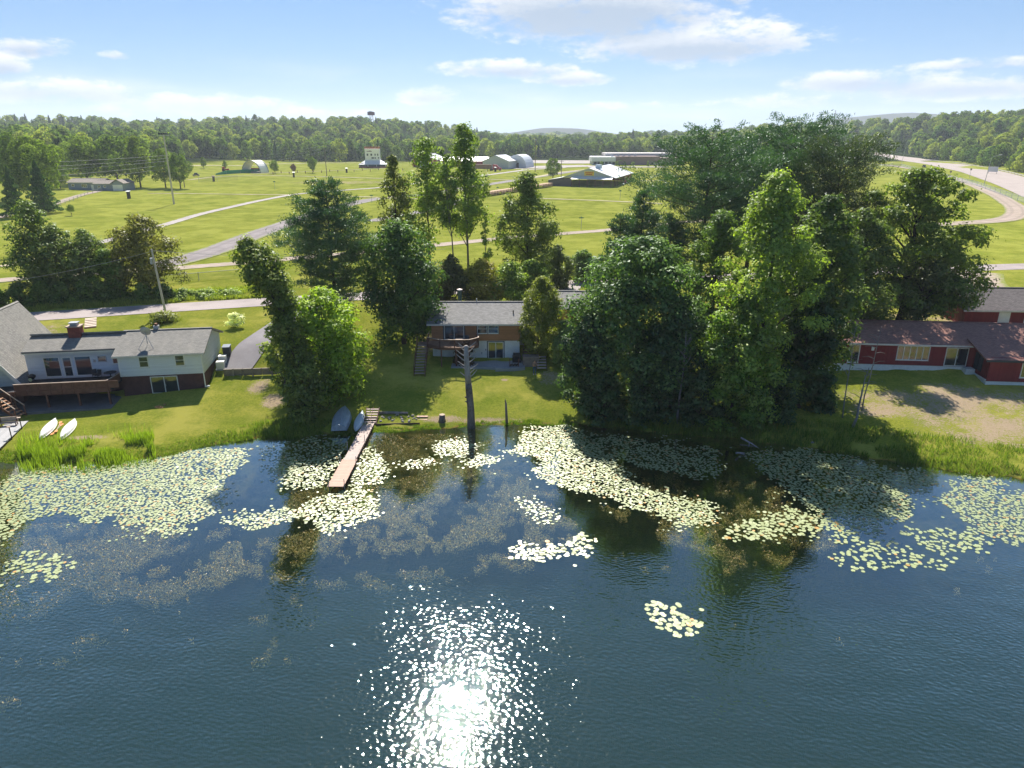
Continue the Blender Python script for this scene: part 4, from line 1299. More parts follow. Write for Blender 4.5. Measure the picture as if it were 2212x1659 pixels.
def stairs(root, a, b, w, n, mat, tread_mat, rail=True, side=Vector((1, 0, 0)), rail_mat=None, rh=0.9):
    """flight from a (bottom) to b (top); side = unit vector across"""
    a, b = Vector(a), Vector(b)
    d = b - a
    hd = Vector((d.x, d.y, 0)).normalized()
    run = Vector((d.x, d.y, 0)).length / n
    tm = MB()
    hw = w / 2
    ps = [hd * q + side * r for q in (-run * 0.45, run * 0.5) for r in (-hw, hw)]
    for zz in (-0.045, 0):
        for p_ in (ps[0], ps[1], ps[3], ps[2]):
            tm.v.append((p_.x, p_.y, zz))
    tm.f += [(3, 2, 1, 0), (4, 5, 6, 7), (0, 1, 5, 4), (1, 2, 6, 5), (2, 3, 7, 6), (3, 0, 4, 7)]
    me_ = tm.mesh('tread')
    me_.materials.append(tread_mat)
    for k in range(n):
        inst(me_, 'tread', root, a + d * ((k + 0.5) / n))
    for s in (-1, 1):
        o = side * (s * (hw + 0.03))
        MB().beam(a + o - Vector((0, 0, 0.12)), b + o - Vector((0, 0, 0.12)), 0.05, 0.28).build('stringer', mat, root)
        if rail:
            MB().beam(a + o + Vector((0, 0, rh)), b + o + Vector((0, 0, rh)), 0.07, 0.09).build('handrail', rail_mat or mat, root)
            for q in (0.03, 0.5, 0.97):
                p = a + d * q + o
                MB().box(-0.045, 0.045, -0.045, 0.045, -0.35, rh).build('post', mat, root, loc=p)


def rad(d): return math.radians(d)


# ---- brown lake house in the middle
BROWN = siding_mat('brown_siding', (0.40, 0.19, 0.092), 0.17)
GREYROOF = shingle_mat('grey_shingles', (0.26, 0.255, 0.25), var=0.3)
bh = thing('lake_house', 'brown sided lake house over a white walk-out basement with grey roof', 'house', (-9.4, 80.9, 0))
MB().box(0, 10.3, 0.02, 8.0, 1.5, 4.26).build('basement_wall', BLOCK, bh)
gable_walls(bh, -0.06, 10.36, -0.06, 8.06, 4.26, 6.42, 0.36, BROWN)
gable_roof(bh, -0.06, 10.36, -0.06, 8.06, 6.42, 0.36, GREYROOF, 0.5)
for xx in (5.85, 7.2, 8.55):
    MB().box(xx, xx + 0.09, -0.085, -0.055, 4.3, 6.35).build('corner_board', BROWN, bh)
sliding_door(bh, 1.42, 4.42, 2.35, 1.98, -0.06)
MB().box(1.28, 1.42, -0.10, -0.05, 4.4, 6.42).build('door_trim', TRIM_DARK, bh)
MB().box(3.77, 3.91, -0.10, -0.05, 4.4, 6.42).build('door_trim', TRIM_DARK, bh)
for xx in (5.32, 6.62):
    t_ = window(bh, xx, 5.15, 1.18, 1.12, -0.06, 1, WHITE, 0.06, split=True)
    MB().box(xx - 0.09, xx + 1.27, -0.075, -0.055, 5.06, 6.36).build('window_trim', TRIM_DARK, bh)
sliding_door(bh, 6.55, 2.06, 1.85, 2.05, 0.02)
MB().box(6.43, 8.52, -0.002, 0.015, 2.02, 4.2).build('door_trim', TRIM_DARK, bh)
MB().box(5.75, 5.87, -0.06, 0.01, 2.6, 2.85).build('wall_box', METAL_GREY, bh)
MB().box(6.25, 6.33, -0.08, 0.01, 3.05, 3.25).build('wall_lamp', BLACK, bh)
MB().tube([(9.55, 1.6, 6.9), (9.55, 1.6, 7.55)], 0.07, 8).build('roof_vent', BLACK, bh)
fl = MB(); fl.tube([(2.9, 6.2, 6.9), (2.9, 6.2, 9.0)], 0.26, 10); fl.build('flue', rough_mat('green_flue', (0.04, 0.09, 0.07), 0.5), bh)
fc = MB(); fc.tube([(2.9, 6.2, 9.0), (2.9, 6.2, 9.12), (2.9, 6.2, 9.2)], [0.36, 0.36, 0.1], 10); fc.build('flue_cap', rough_mat('flue_cap_metal', (0.6, 0.5, 0.46), 0.5), bh)
MB().tube([(5.1, 4.0, 7.8), (5.1, 4.0, 8.45)], 0.05, 8).build('vent_pipe', WHITE, bh)
# side porch at the right end
MB().box(10.4, 12.0, 1.8, 7.6, 3.2, 5.6).build('side_entry', rough_mat('pale_siding', (0.50, 0.52, 0.53), 0.7, 0.15), bh)
MB().box(10.36, 12.1, 1.7, 7.7, 5.6, 5.72).build('porch_roof', GREYROOF, bh)
# front deck with canted corners
dk = MB()
dz_ = 4.28
dk.prism([(0.0, -0.08), (5.3, -0.08), (5.55, -2.1), (4.5, -3.1), (1.2, -3.1), (-0.4, -2.0), (-0.4, -0.08)], dz_ - 0.20, dz_, axis=2)
dk.build('deck', DECKTOP, bh)
fa = MB()
poly = [(-0.4, -0.6), (-0.4, -2.0), (1.2, -3.1), (4.5, -3.1), (5.55, -2.1), (5.3, -0.1)]
for a, b in zip(poly[:-1], poly[1:]):
    fa.beam((a[0], a[1], dz_ - 0.13), (b[0], b[1], dz_ - 0.13), 0.05, 0.26)
fa.build('deck_fascia', DECKWOOD, bh)
railing(bh, [(p[0], p[1], dz_) for p in poly[1:]], 0.95, RAILTOP, DECKWOOD, 0.13, 1.7)
railing(bh, [(-0.4, -0.15, dz_), (-0.4, -0.55, dz_)], 0.95, RAILTOP, DECKWOOD, 0.13, 1.7)
for px_, py_ in ((1.3, -2.9), (3.0, -2.9), (4.5, -2.9)):
    MB().box(px_ - 0.07, px_ + 0.07, py_ - 0.07, py_ + 0.07, 1.5, dz_ - 0.2).build('deck_post', DECKWOOD, bh)
stairs(bh, (-0.95, -5.6, 1.9), (-0.95, -1.6, dz_), 1.15, 11, DECKWOOD, RAILTOP, True, Vector((1, 0, 0)), DECKWOOD)
MB().box(-1.6, -0.4, -1.6, -0.5, dz_ - 0.16, dz_ - 0.01).build('stair_landing', DECKTOP, bh)
# right hand side stairs and planter
st = thing('side_stairs', 'dark wooden side stairs at the right end of the brown house', 'stairs', (2.1, 79.5, 0))
stairs(st, (0.1, 0.2, 3.05), (0.1, 3.0, 4.6), 1.7, 7, DECKWOOD, DECKWOOD, False)
MB().box(-0.85, 1.0, -1.2, 0.0, 1.5, 3.0).build('landing', rough_mat('landing_boards', (0.25, 0.21, 0.19), 0.8), st)
st2 = thing('pale_steps', 'short flight of pale wooden steps beside the willow', 'stairs', (3.4, 78.0, 0))
stairs(st2, (0, -0.9, 1.95), (0, 1.1, 3.0), 1.05, 5, DECKWOOD, rough_mat('pale_treads', (0.55, 0.47, 0.41), 0.8), False)
patio = MB(); patio.prism([(-7.0, 80.88), (-7.0, 77.6), (-1.9, 77.5), (-1.9, 77.0), (-0.3, 77.0), (1.5, 77.5), (1.5, 80.88)], 1.5, 2.03, axis=2)
tag(patio.build('patio', CONCRETE), 'grey concrete patio in front of the white basement wall', 'patio', kind='structure')
gb = thing('gas_grill', 'dark covered grill at the right end of the patio', 'grill', (0.55, 79.6, 2.03))
MB().box(-0.5, 0.5, -0.28, 0.28, 0.0, 0.75).build('cabinet', BLACK, gb)
MB().prism([(-0.3, 0.75), (0.3, 0.75), (0.26, 1.0), (0.0, 1.12), (-0.26, 1.0)], -0.42, 0.42, axis=0).build('lid', BLACK, gb)
tb = thing('wood_rack', 'low rack of dark firewood at the patio corner', 'rack', (0.25, 78.0, 2.03))
for sx in (-0.5, 0.5): MB().box(sx - 0.04, sx + 0.04, -0.2, 0.2, 0, 0.9).build('upright', DECKWOOD, tb)
for q in range(9):
    MB().tube([(-0.45 + 0.11 * q, -0.22, 0.1 + 0.06 * (q % 3)), (-0.45 + 0.11 * q, 0.22, 0.1 + 0.06 * (q % 3))], 0.06, 6).build('log', BARK, tb)
ptree('shrub', 'dark burgundy shrub under the front deck', 1003, 78.9, 742, 52, kind='shrub', cb=0.0, nclump=20, leaf_n=2400, leaf=0.10, rc=0.4, seed=301, r0=0.05, cat='shrub', parts=('stem', 'foliage'), dark=(0.02, 0.014, 0.012), light=(0.06, 0.04, 0.03))
ptree('shrub', 'small dark green shrub beside the patio steps', 1133, 80.0, 764, 22, kind='shrub', cb=0.0, nclump=12, leaf_n=1200, leaf=0.08, rc=0.4, seed=302, r0=0.04, cat='shrub', parts=('stem', 'foliage'), **DK)
# deck furniture
for q, (fx, lab) in enumerate(((-6.9, 'dark folding chair on the deck left of the small table'), (-5.3, 'dark folding chair on the deck right of the small table'))):
    ch = thing('deck_chair', lab, 'chair', (fx, 79.2, dz_), 0.3 - 0.5 * q, 'chairs on the front deck')
    MB().box(-0.25, 0.25, -0.25, 0.25, 0.40, 0.45).build('seat', TRIM_DARK, ch)
    MB().slab((-0.25, 0.25, 0.45), (0.25, 0.25, 0.45), (0.25, 0.42, 0.98), (-0.25, 0.42, 0.98), 0.03).build('backrest', TRIM_DARK, ch)
    for sx in (-0.22, 0.22):
        for sy in (-0.22, 0.22): MB().box(sx - 0.02, sx + 0.02, sy - 0.02, sy + 0.02, 0, 0.4).build('leg', TRIM_DARK, ch)
tbl = thing('deck_table', 'small pale table on the front deck of the brown house', 'table', (-6.1, 79.1, dz_))
MB().box(-0.4, 0.4, -0.3, 0.3, 0.66, 0.70).build('table_top', RAILTOP, tbl)
for sx in (-0.34, 0.34):
    for sy in (-0.24, 0.24): MB().box(sx - 0.03, sx + 0.03, sy - 0.03, sy + 0.03, 0, 0.66).build('leg', RAILTOP, tbl)
# garage behind at the right
gr = thing('garage', 'low grey roofed garage partly hidden behind the willow', 'garage', (5.4, 89.5, 0), rad(-4))
gable_walls(gr, 0, 7.5, 0, 7.0, 3.2, 6.3, 0.36, BROWN)
gable_roof(gr, 0, 7.5, 0, 7.0, 6.3, 0.36, GREYROOF, 0.5)
MB().box(1.2, 6.2, 6.98, 7.05, 4.0, 6.1).build('garage_door', WHITE, gr)

# ---- pale house on the left
PALE = siding_mat('pale_blue_siding', (0.62, 0.66, 0.72), 0.2, 2, 0.6, 0.06)
BRICKRED = rough_mat('dark_red_masonry', (0.095, 0.045, 0.042), 0.85, 0.3, 1.5, 0.006, 20.0)
OLDROOF = shingle_mat('weathered_shingles', (0.25, 0.24, 0.22), var=0.25, streak=(0.33, 0.31, 0.27), sf=0.6)
ph = thing('pale_house', 'pale blue grey lake house with long deck and weathered roof at left', 'house', (-33.1, 72.5, 0), rad(9))
# right wing
MB().box(-8.35, -0.02, 0.06, 8.2, 0.2, 3.0).build('basement_wall', BRICKRED, ph)
gable_walls(ph, -8.4, 0, 0, 8.26, 3.0, 5.35, 0.35, PALE)
gable_roof(ph, -8.4, 0, 0, 8.26, 5.35, 0.35, OLDROOF, 0.4)
MB().box(-0.1, 0.0, -0.10, -0.02, 1.6, 5.2).build('downspout', WHITE, ph)
MB().box(-0.1, 0.4, -0.14, -0.02, 1.45, 1.6).build('downspout', WHITE, ph)
MB().box(-8.42, -8.3, -0.03, -0.005, 3.0, 5.3).build('corner_board', WHITE, ph)
for xx in (-6.35, -2.75):
    window(ph, xx, 3.95, 0.95, 1.25, 0.0, 1, WHITE, 0.07, split=True)
sliding_door(ph, -5.55, 0.95, 2.75, 1.9, 0.06)
for sx in (-5.4, -4.1): MB().box(sx, sx + 1.15, 0.035, 0.045, 1.2, 2.7).build('curtain', CURTAIN, ph)
# left wing set back
MB().box(-18.0, -8.42, 1.7, 8.2, 0.0, 2.6).build('basement_wall', BRICKRED, ph)
MB().prism([(1.62, 2.6), (8.26, 2.6), (8.26, 5.30), (4.13, 6.8), (1.62, 5.89)], -18.0, -8.42, axis=0).build('wall', PALE, ph)
lw = MB().box(0, 9.65, 0, 3.2, -0.16, 0).build('roof', OLDROOF, ph)
lw.location = (-18.05, 1.15, 5.84); lw.rotation_euler = (math.atan(0.35), 0, 0)
lw2 = MB().box(0, 9.65, 0, 5.2, -0.16, 0).build('roof', OLDROOF, ph)
lw2.location = (-8.42, 8.66, 5.35); lw2.rotation_euler = (math.atan(0.35), 0, math.pi)
MB().box(-18.0, -8.4, 1.1, 1.13, 5.52, 5.80).build('fascia', WHITE, ph)
MB().box(-18.0, -8.4, 1.03, 1.10, 5.70, 5.82).build('gutter', TRIM_DARK, ph)
window(ph, -16.35, 2.85, 1.65, 2.2, 1.62, 1, WHITE, 0.10)
dr = window(ph, -14.55, 2.75, 1.05, 2.3, 1.62, 1, WHITE, 0.16, 'glazed_door', True, sill=False)
window(ph, -13.3, 2.85, 1.7, 2.2, 1.62, 1, WHITE, 0.10)
for sx in (-16.2, -13.15): MB().box(sx, sx + 1.4, 1.60, 1.606, 3.0, 4.95).build('curtain', CURTAIN, ph)
window(ph, -10.95, 4.35, 0.85, 0.6, 1.62, 1, METAL_GREY, 0.05)
window(ph, -9.95 + 0.4, 4.0, 1.1, 1.05, 1.62, 2, WHITE, 0.08)
MB().box(-12.95 + 1.55, -12.95 + 1.75, 1.5, 1.62, 4.3, 4.6).build('wall_meter', METAL_GREY, ph)
# chimney with flashing and metal cap
cm = MB().box(-14.1, -12.9, 3.3, 4.3, 5.9, 7.75).build('chimney', rough_mat('chimney_brick', (0.25, 0.065, 0.05), 0.85, 0.35, 3.0, 0.01, 30.0), ph)
MB().box(-14.2, -12.8, 3.2, 4.4, 7.75, 7.87).build('chimney_crown', rough_mat('chimney_crown_cement', (0.45, 0.34, 0.28), 0.9), cm)
cp = MB(); cp.box(-13.85, -13.15, 3.5, 4.1, 7.87, 8.1); cp.box(-13.95, -13.05, 3.4, 4.2, 8.16, 8.22); cp.build('chimney_cap', METAL_GREY, cm)
cb_ = MB().box(-5.75, -5.25, 4.2, 4.7, 6.4, 7.35).build('vent_stack', METAL_GREY, ph)
MB().tube([(-5.5, 4.45, 7.35), (-5.5, 4.45, 7.6)], [0.2, 0.15], 8).build('vent_cap', rough_mat('clay_cap', (0.30, 0.14, 0.08), 0.8), cb_)
# dish on a tripod mast on the roof
ds = thing('satellite_dish', 'grey satellite dish on a tripod on the pale house roof', 'dish', (-38.9, 72.9, 6.1), rad(9))
dm = MB()
R_ = 0.55
for k in range(5):
    for j in range(16):
        pass
ring = [[(R_ * (k / 5) * math.cos(6.283 * j / 16), 0.16 * (k / 5) ** 2, R_ * 1.05 * (k / 5) * math.sin(6.283 * j / 16)) for j in range(16)] for k in range(1, 6)]
for k in range(4):
    for j in range(16):
        dm.face(ring[k][j], ring[k][(j + 1) % 16], ring[k + 1][(j + 1) % 16], ring[k + 1][j])
dm.face(*ring[0])
dob = dm.build('reflector', METAL_GREY, ds, True, loc=(0, 0, 1.35)); dob.rotation_euler = (0.45, 0, 0)
MB().tube([(0, 0.1, 0.0), (0, 0.1, 1.35)], 0.035, 6).build('mast', METAL_GREY, ds)
for ax in ((-0.75, -0.6, -0.35), (0.75, -0.6, -0.35)): MB().tube([(0, 0.1, 1.0), ax], 0.025, 5).build('strut', METAL_GREY, ds)
MB().tube([(0, 0.1, 1.3), (0, -0.45, 1.25)], 0.02, 5).build('feed_arm', METAL_GREY, ds)
# A-frame wing at the picture edge
af = thing('a_frame_wing', 'steep weathered A-frame wing at the left picture edge', 'building', (-33.1, 72.5, 0), rad(9))
zr = 9.2
for s in (-1, 1):
    b0 = Vector((-22.3, 0, zr)); L = math.hypot(5.0, 6.9)
    o = MB().box(0, 12.3, 0, L, -0.2, 0).build('roof', OLDROOF, af)
    ex = Vector((0, -s, 0)); dn = Vector((s * 5.0, 0, -6.9)).normalized()
    if s == 1:   # right slope
        mtx = Matrix(((0, -dn.x, 0), (1, 0, 0), (0, -dn.z, 0)))
        xa = Vector((0, 1, 0)); ya = -dn
        za = xa.cross(ya)
        o.matrix_local = Matrix.Translation(Vector((-22.3 + 5.0, -0.9, zr - 6.9))) @ Matrix((xa, ya, za)).transposed().to_4x4()
    else:
        xa = Vector((0, -1, 0)); ya = -dn
        za = xa.cross(ya)
        o.matrix_local = Matrix.Translation(Vector((-22.3 - 5.0, 11.4, zr - 6.9))) @ Matrix((xa, ya, za)).transposed().to_4x4()
MB().prism([(-26.8, 2.5), (-17.8, 2.5), (-22.3, 8.8)], -0.35, -0.2, axis=1).build('gable_wall', PALE, af)
MB().prism([(-26.8, 2.5), (-17.8, 2.5), (-22.3, 8.8)], 10.8, 10.95, axis=1).build('gable_wall', PALE, af)
MB().beam((-17.45, -0.92, 2.5), (-22.3, -0.92, 9.2), 0.06, 0.34).build('bargeboard', WHITE, af)
MB().box(-26.5, -18.1, -0.2, 10.8, 0.0, 2.55).build('basement_wall', BRICKRED, af)
# long deck
lk = thing('long_deck', 'long dark red wooden deck in front of the pale house', 'deck', (-33.1, 72.5, 0), rad(9))
MB().box(-24.5, -8.5, -2.3, 1.6, 2.45, 2.66).build('platform', rough_mat('dark_deck_carpet', (0.03, 0.032, 0.04), 0.9, 0.2), lk)
MB().box(-24.5, -8.7, -2.36, -2.31, 2.2, 2.66).build('rim_board', DECKWOOD, lk)
for k in range(9):
    xx = -17.6 + k * 1.09
    MB().slab((xx, -2.30, 2.60), (xx + 1.03, -2.30, 2.60), (xx + 1.03, -2.36, 3.38), (xx, -2.36, 3.38), 0.03).build('rail_panel', DECKWOOD, lk)
    MB().box(xx - 0.05, xx + 0.01, -2.44, -2.36, 2.2, 3.42).build('post', DECKWOOD, lk)
MB().beam((-17.7, -2.38, 3.45), (-8.9, -2.38, 3.45), 0.12, 0.05).build('top_rail', RAILTOP, lk)
MB().beam((-8.9, -2.38, 3.45), (-8.45, 0.2, 3.45), 0.12, 0.05).build('top_rail', RAILTOP, lk)
MB().slab((-8.75, -2.2, 2.6), (-8.5, 0.1, 2.6), (-8.5, 0.1, 3.38), (-8.75, -2.2, 3.38), 0.03).build('rail_panel', DECKWOOD, lk)
for xx in (-18.0, -14.9, -11.9, -9.0):
    MB().box(xx - 0.09, xx + 0.09, -2.25, -2.07, -0.2, 2.45).build('post', DECKWOOD, lk)
stairs(lk, (-16.6, -4.2, 0.75), (-19.4, -3.2, 2.66), 1.1, 8, DECKWOOD, rough_mat('orange_treads', (0.42, 0.23, 0.13), 0.8, 0.25), True, Vector((0.34, 0.94, 0)), RAILTOP)
MB().box(-21.5, -19.2, -3.8, -2.36, 2.5, 2.64).build('stair_landing', rough_mat('landing_orange', (0.38, 0.22, 0.14), 0.8, 0.25), lk)
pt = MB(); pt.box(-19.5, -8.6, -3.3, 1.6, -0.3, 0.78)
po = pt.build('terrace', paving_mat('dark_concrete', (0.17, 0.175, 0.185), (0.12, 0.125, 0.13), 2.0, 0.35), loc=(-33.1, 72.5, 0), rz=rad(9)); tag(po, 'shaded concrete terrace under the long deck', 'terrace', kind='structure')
# things on and below the deck


def local9(x, y):
    c, s = math.cos(rad(9)), math.sin(rad(9))
    return -33.1 + x * c - y * s, 72.5 + x * s + y * c


pt_ = local9(-9.7 + 0.1, 0.6)
rt = thing('patio_table', 'round dark patio table on the long deck', 'table', (pt_[0], pt_[1], 2.66))
MB().tube([(0, 0, 0.70), (0, 0, 0.74)], 0.62, 18).build('table_top', BLACK, rt)
MB().tube([(0, 0, 0), (0, 0, 0.70)], [0.06, 0.04], 8).build('pedestal', BLACK, rt)
MB().tube([(0, 0, 0), (0, 0, 0.05)], 0.25, 12).build('base', BLACK, rt)
p_ = local9(-17.1, 0.3)
br_ = thing('kettle_grill', 'black covered grill with a pale lid at the left end of the deck', 'grill', (p_[0], p_[1], 2.66))
MB().tube([(0, 0, 0.5), (0, 0, 0.65), (0, 0, 0.85), (0, 0, 1.0)], [0.2, 0.34, 0.36, 0.12], 12).build('bowl', BLACK, br_)
for k in range(3): MB().tube([(0.15 * math.cos(k * 2.1), 0.15 * math.sin(k * 2.1), 0.55), (0.3 * math.cos(k * 2.1), 0.3 * math.sin(k * 2.1), 0)], 0.02, 5).build('leg', BLACK, br_)
MB().tube([(0, -0.33, 0.5), (0, -0.36, 0.5)], 0.19, 12).build('badge', rough_mat('pale_badge', (0.5, 0.6, 0.35), 0.6), br_)
for q, lx in enumerate((-11.3, -10.9, -8.95)):
    c_ = local9(lx, 0.75 if q else 1.0)
    ch = thing('metal_chair', ['thin metal chair left of the round deck table', 'thin metal chair tucked behind the round deck table', 'thin metal chair right of the round deck table'][q], 'chair', (c_[0], c_[1], 2.66), 0.6 - q * 0.7, 'chairs on the long deck')
    MB().box(-0.24, 0.24, -0.22, 0.22, 0.42, 0.45).build('seat', BLACK, ch)
    MB().slab((-0.24, 0.22, 0.45), (0.24, 0.22, 0.45), (0.24, 0.36, 0.95), (-0.24, 0.36, 0.95), 0.02).build('backrest', BLACK, ch)
    for sx in (-0.22, 0.22):
        for sy in (-0.2, 0.2): MB().tube([(sx, sy, 0), (sx, sy, 0.43)], 0.015, 5).build('leg', BLACK, ch)
# bins and heat pumps at the gable end
for q, (lx, ly, wz, hz, mt, nm, lab) in enumerate(((0.75, 4.1, 0.75, 0.85, WHITE, 'heat_pump', 'nearer white heat pump box at the gable end'), (0.8, 5.1, 0.75, 0.85, WHITE, 'heat_pump', 'farther white heat pump box at the gable end'))):
    c_ = local9(lx, ly)
    e_ = thing(nm, lab, 'heat pump', (c_[0], c_[1], gz(*c_) - 0.05), rad(9), 'heat pumps at the gable end')
    MB().box(-0.42, 0.42, -0.36, 0.36, 0.08, hz + 0.08).build('casing', mt, e_)
    MB().tube([(0, 0, hz + 0.081), (0, 0, hz + 0.10)], 0.28, 14).build('fan_grille', METAL_GREY, e_)
    MB().box(-0.5, 0.5, -0.42, 0.42, -0.1, 0.08).build('pad', CONCRETE, e_)
c_ = local9(1.1, 6.3)
bn = thing('wheeled_bin', 'dark blue wheeled rubbish bin behind the heat pumps', 'bin', (c_[0], c_[1], gz(*c_) + 0.03), rad(9))
MB().prism([(-0.42, 0.05), (0.42, 0.05), (0.5, 1.15), (-0.5, 1.15)], -0.38, 0.38, axis=0).build('body', TRIM_DARK, bn)
MB().slab((-0.42, -0.55, 1.18), (0.42, -0.55, 1.18), (0.42, 0.52, 1.26), (-0.42, 0.52, 1.26), 0.05).build('lid', rough_mat('bin_lid', (0.10, 0.13, 0.19), 0.5), bn)
for sx in (-0.4, 0.4): MB().tube([(sx - 0.03, 0.42, 0.1), (sx + 0.03, 0.42, 0.1)], 0.1, 10).build('wheel', BLACK, bn)
# timber edging beside the drive
tw = thing('timber_wall', 'low weathered timber retaining wall beside the driveway', 'wall', (-32.2, 75.2, 0), rad(6))
for k in range(3):
    for r_ in range(3):
        zz = 1.75 + r_ * 0.26
        MB().box(k * 2.1 + 0.02, k * 2.1 + 2.06, 0, 0.2, zz, zz + 0.245).build('timber', rough_mat('weathered_timber', (0.22, 0.19, 0.16), 0.9, 0.35, 2.0), tw)
    MB().box(k * 2.1 + 1.0, k * 2.1 + 1.16, -0.1, -0.01, 1.4, 2.6).build('post', DEADWOOD, tw)
# lawn steps behind the house
ls = thing('lawn_steps', 'cream and brown garden steps up the lawn behind the chimney', 'steps', (-53.6, 87.6, 0), rad(28))
for k in range(6):
    zz = gz(-53.6 - 0.352 * k, 87.6 + k * 0.66) + 0.16
    o = MB().box(-0.65, 0.65, k * 0.75, k * 0.75 + 0.72, zz - 0.5, zz - 0.03).build('riser', DECKWOOD, ls)
    MB().box(-0.67, 0.67, k * 0.75 + 0.25, k * 0.75 + 0.72, zz - 0.03, zz + 0.02).build('tread', rough_mat('cream_treads', (0.60, 0.50, 0.40), 0.8), ls)

# ---- red house on the right
REDS = siding_mat('red_siding', (0.20, 0.03, 0.034), 0.2, 0, 0.7, 0.12)
REDROOF = shingle_mat('brown_shingles', (0.36, 0.19, 0.15), var=0.25)
rh = thing('red_house', 'long red house with brown roof and pale foundation at right', 'house', (37.8, 75.9, 0), rad(-5.5))
MB().box(-4.0, 13.0, 0.05, 9.0, 0.8, 3.0).build('foundation', BLOCK, rh)
MB().box(13.0, 24.0, -3.2, 9.0, 0.8, 2.55).build('foundation', BLOCK, rh)
gable_walls(rh, -4.0, 24.0, 0, 9.06, 3.0, 5.5, 0.28, REDS)
gable_roof(rh, -4.0, 24.0, 0, 9.06, 5.5, 0.28, REDROOF, 0.45)
MB().box(13.0, 24.0, -3.25, 0.5, 2.45, 5.1).build('wall', REDS, rh)
lw = MB().box(0, 12.4, 0, 4.6, -0.14, 0).build('roof', REDROOF, rh)
lw.location = (12.3, -3.75, 4.95); lw.rotation_euler = (math.atan(0.28) * 0.9, 0, 0)
MB().box(12.3, 24.7, -3.80, -3.76, 4.72, 4.92).build('fascia', TRIM_DARK, rh)
window(rh, -0.3, 3.15, 1.2, 2.1, 0, 1, WHITE, 0.09)
window(rh, 4.85, 3.6, 3.45, 1.65, 0, 5, WHITE, 0.08)
sliding_door(rh, 10.0, 3.05, 2.35, 2.1, 0.0)
window(rh, 7.3, 1.75, 0.85, 0.8, 0.05, 1, WHITE, 0.09)
well = MB(); well.tube([(7.72, -0.1, 1.3), (7.72, -0.1, 1.85)], 0.52, 12); well.build('window_well', METAL_GREY, rh)
wv = window(rh, 16.2, 2.95, 3.2, 1.75, -3.25, 3, WHITE, 0.09)
# windows in the short side wall of the projecting wing
for yy in (-1.6, -0.75):
    sdw = MB(); sdw.box(12.90, 12.99, yy - 0.38, yy + 0.30, 3.1, 4.9); sdw.build('window', TRIM_DARK, rh)
MB().box(12.86, 12.99, -3.2, -0.1, 2.5, 2.62).build('sill_board', WHITE, rh)
MB().box(2.1, 2.4, -0.06, 0.0, 4.6, 5.0).build('wall_lamp', WHITE, rh)
MB().tube([(0.9, 4.2, 6.5), (0.9, 4.2, 7.3)], 0.09, 8).build('vent_pipe', WHITE, rh)
MB().box(12.0, 12.95, -0.9, 0.05, 0.8, 3.0).build('stoop', BLOCK, rh)
rg = thing('red_garage', 'red garage with dark shingle roof behind the red house', 'garage', (57.6, 88.2, 0), rad(-3))
gable_walls(rg, 0, 14, 0, 9.5, 3.2, 6.35, 0.36, REDS)
gable_roof(rg, 0, 14, 0, 9.5, 6.35, 0.36, shingle_mat('dark_shingles', (0.14, 0.125, 0.125), var=0.35), 0.5)
MB().box(4.2, 5.6, -0.05, -0.003, 3.9, 6.0).build('door', WHITE, rg)
MB().box(7.4, 10.2, -0.06, -0.003, 3.9, 6.2).build('garage_door', WHITE, rg)

# ---------------------------------------------------------------- shore things
def hull(L, B, Hh, transom, nst=14, nsec=10, rocker=0.12):
    """overturned hull, keel up, bow at +y; gunwale rests near z = 0"""
    mb = MB()
    rows = []
    for i in range(nst + 1):
        t = i / nst
        if transom:
            b = B / 2 * (0.82 + 0.18 * min(1, t * 3)) * (1 - max(0, (t - 0.45) / 0.55) ** 2.2)
            hgt = Hh * (0.95 + 0.05 * math.sin(t * math.pi)) * (1 - 0.35 * max(0, (t - 0.7) / 0.3) ** 2)
        else:
            b = B / 2 * max(0.0, math.sin(math.pi * t)) ** 0.75
            hgt = Hh * (0.55 + 0.45 * math.sin(math.pi * t) ** 0.6)
        b = max(b, 0.012)
        z0 = rocker * (2 * t - 1) ** 2
        rows.append([(b * math.cos(math.pi * j / nsec) * (1.0 if transom else 1.0), t * L - L / 2, z0 * 0 + hgt * (max(0.0, math.sin(math.pi * j / nsec)) ** (0.55 if transom else 0.8)) ) for j in range(nsec + 1)])
    for i in range(nst):
        for j in range(nsec):
            mb.face(rows[i][j], rows[i][j + 1], rows[i + 1][j + 1], rows[i + 1][j])
    if transom: mb.face(*rows[0][::-1])
    # soften: weld is not needed, faces are fine strips
    return mb, rows


ALU = rough_mat('dull_aluminium', (0.46, 0.52, 0.58), 0.42, 0.3, 2.5, 0.006, 6.0, metal=0.35, stretch=(3, 0.6, 1))
PALEHULL = rough_mat('pale_hull', (0.56, 0.63, 0.66), 0.4, 0.15, 1.5, spec=0.4)
WHITEHULL = rough_mat('white_hull', (0.72, 0.72, 0.71), 0.4, 0.12, 1.5, spec=0.4)


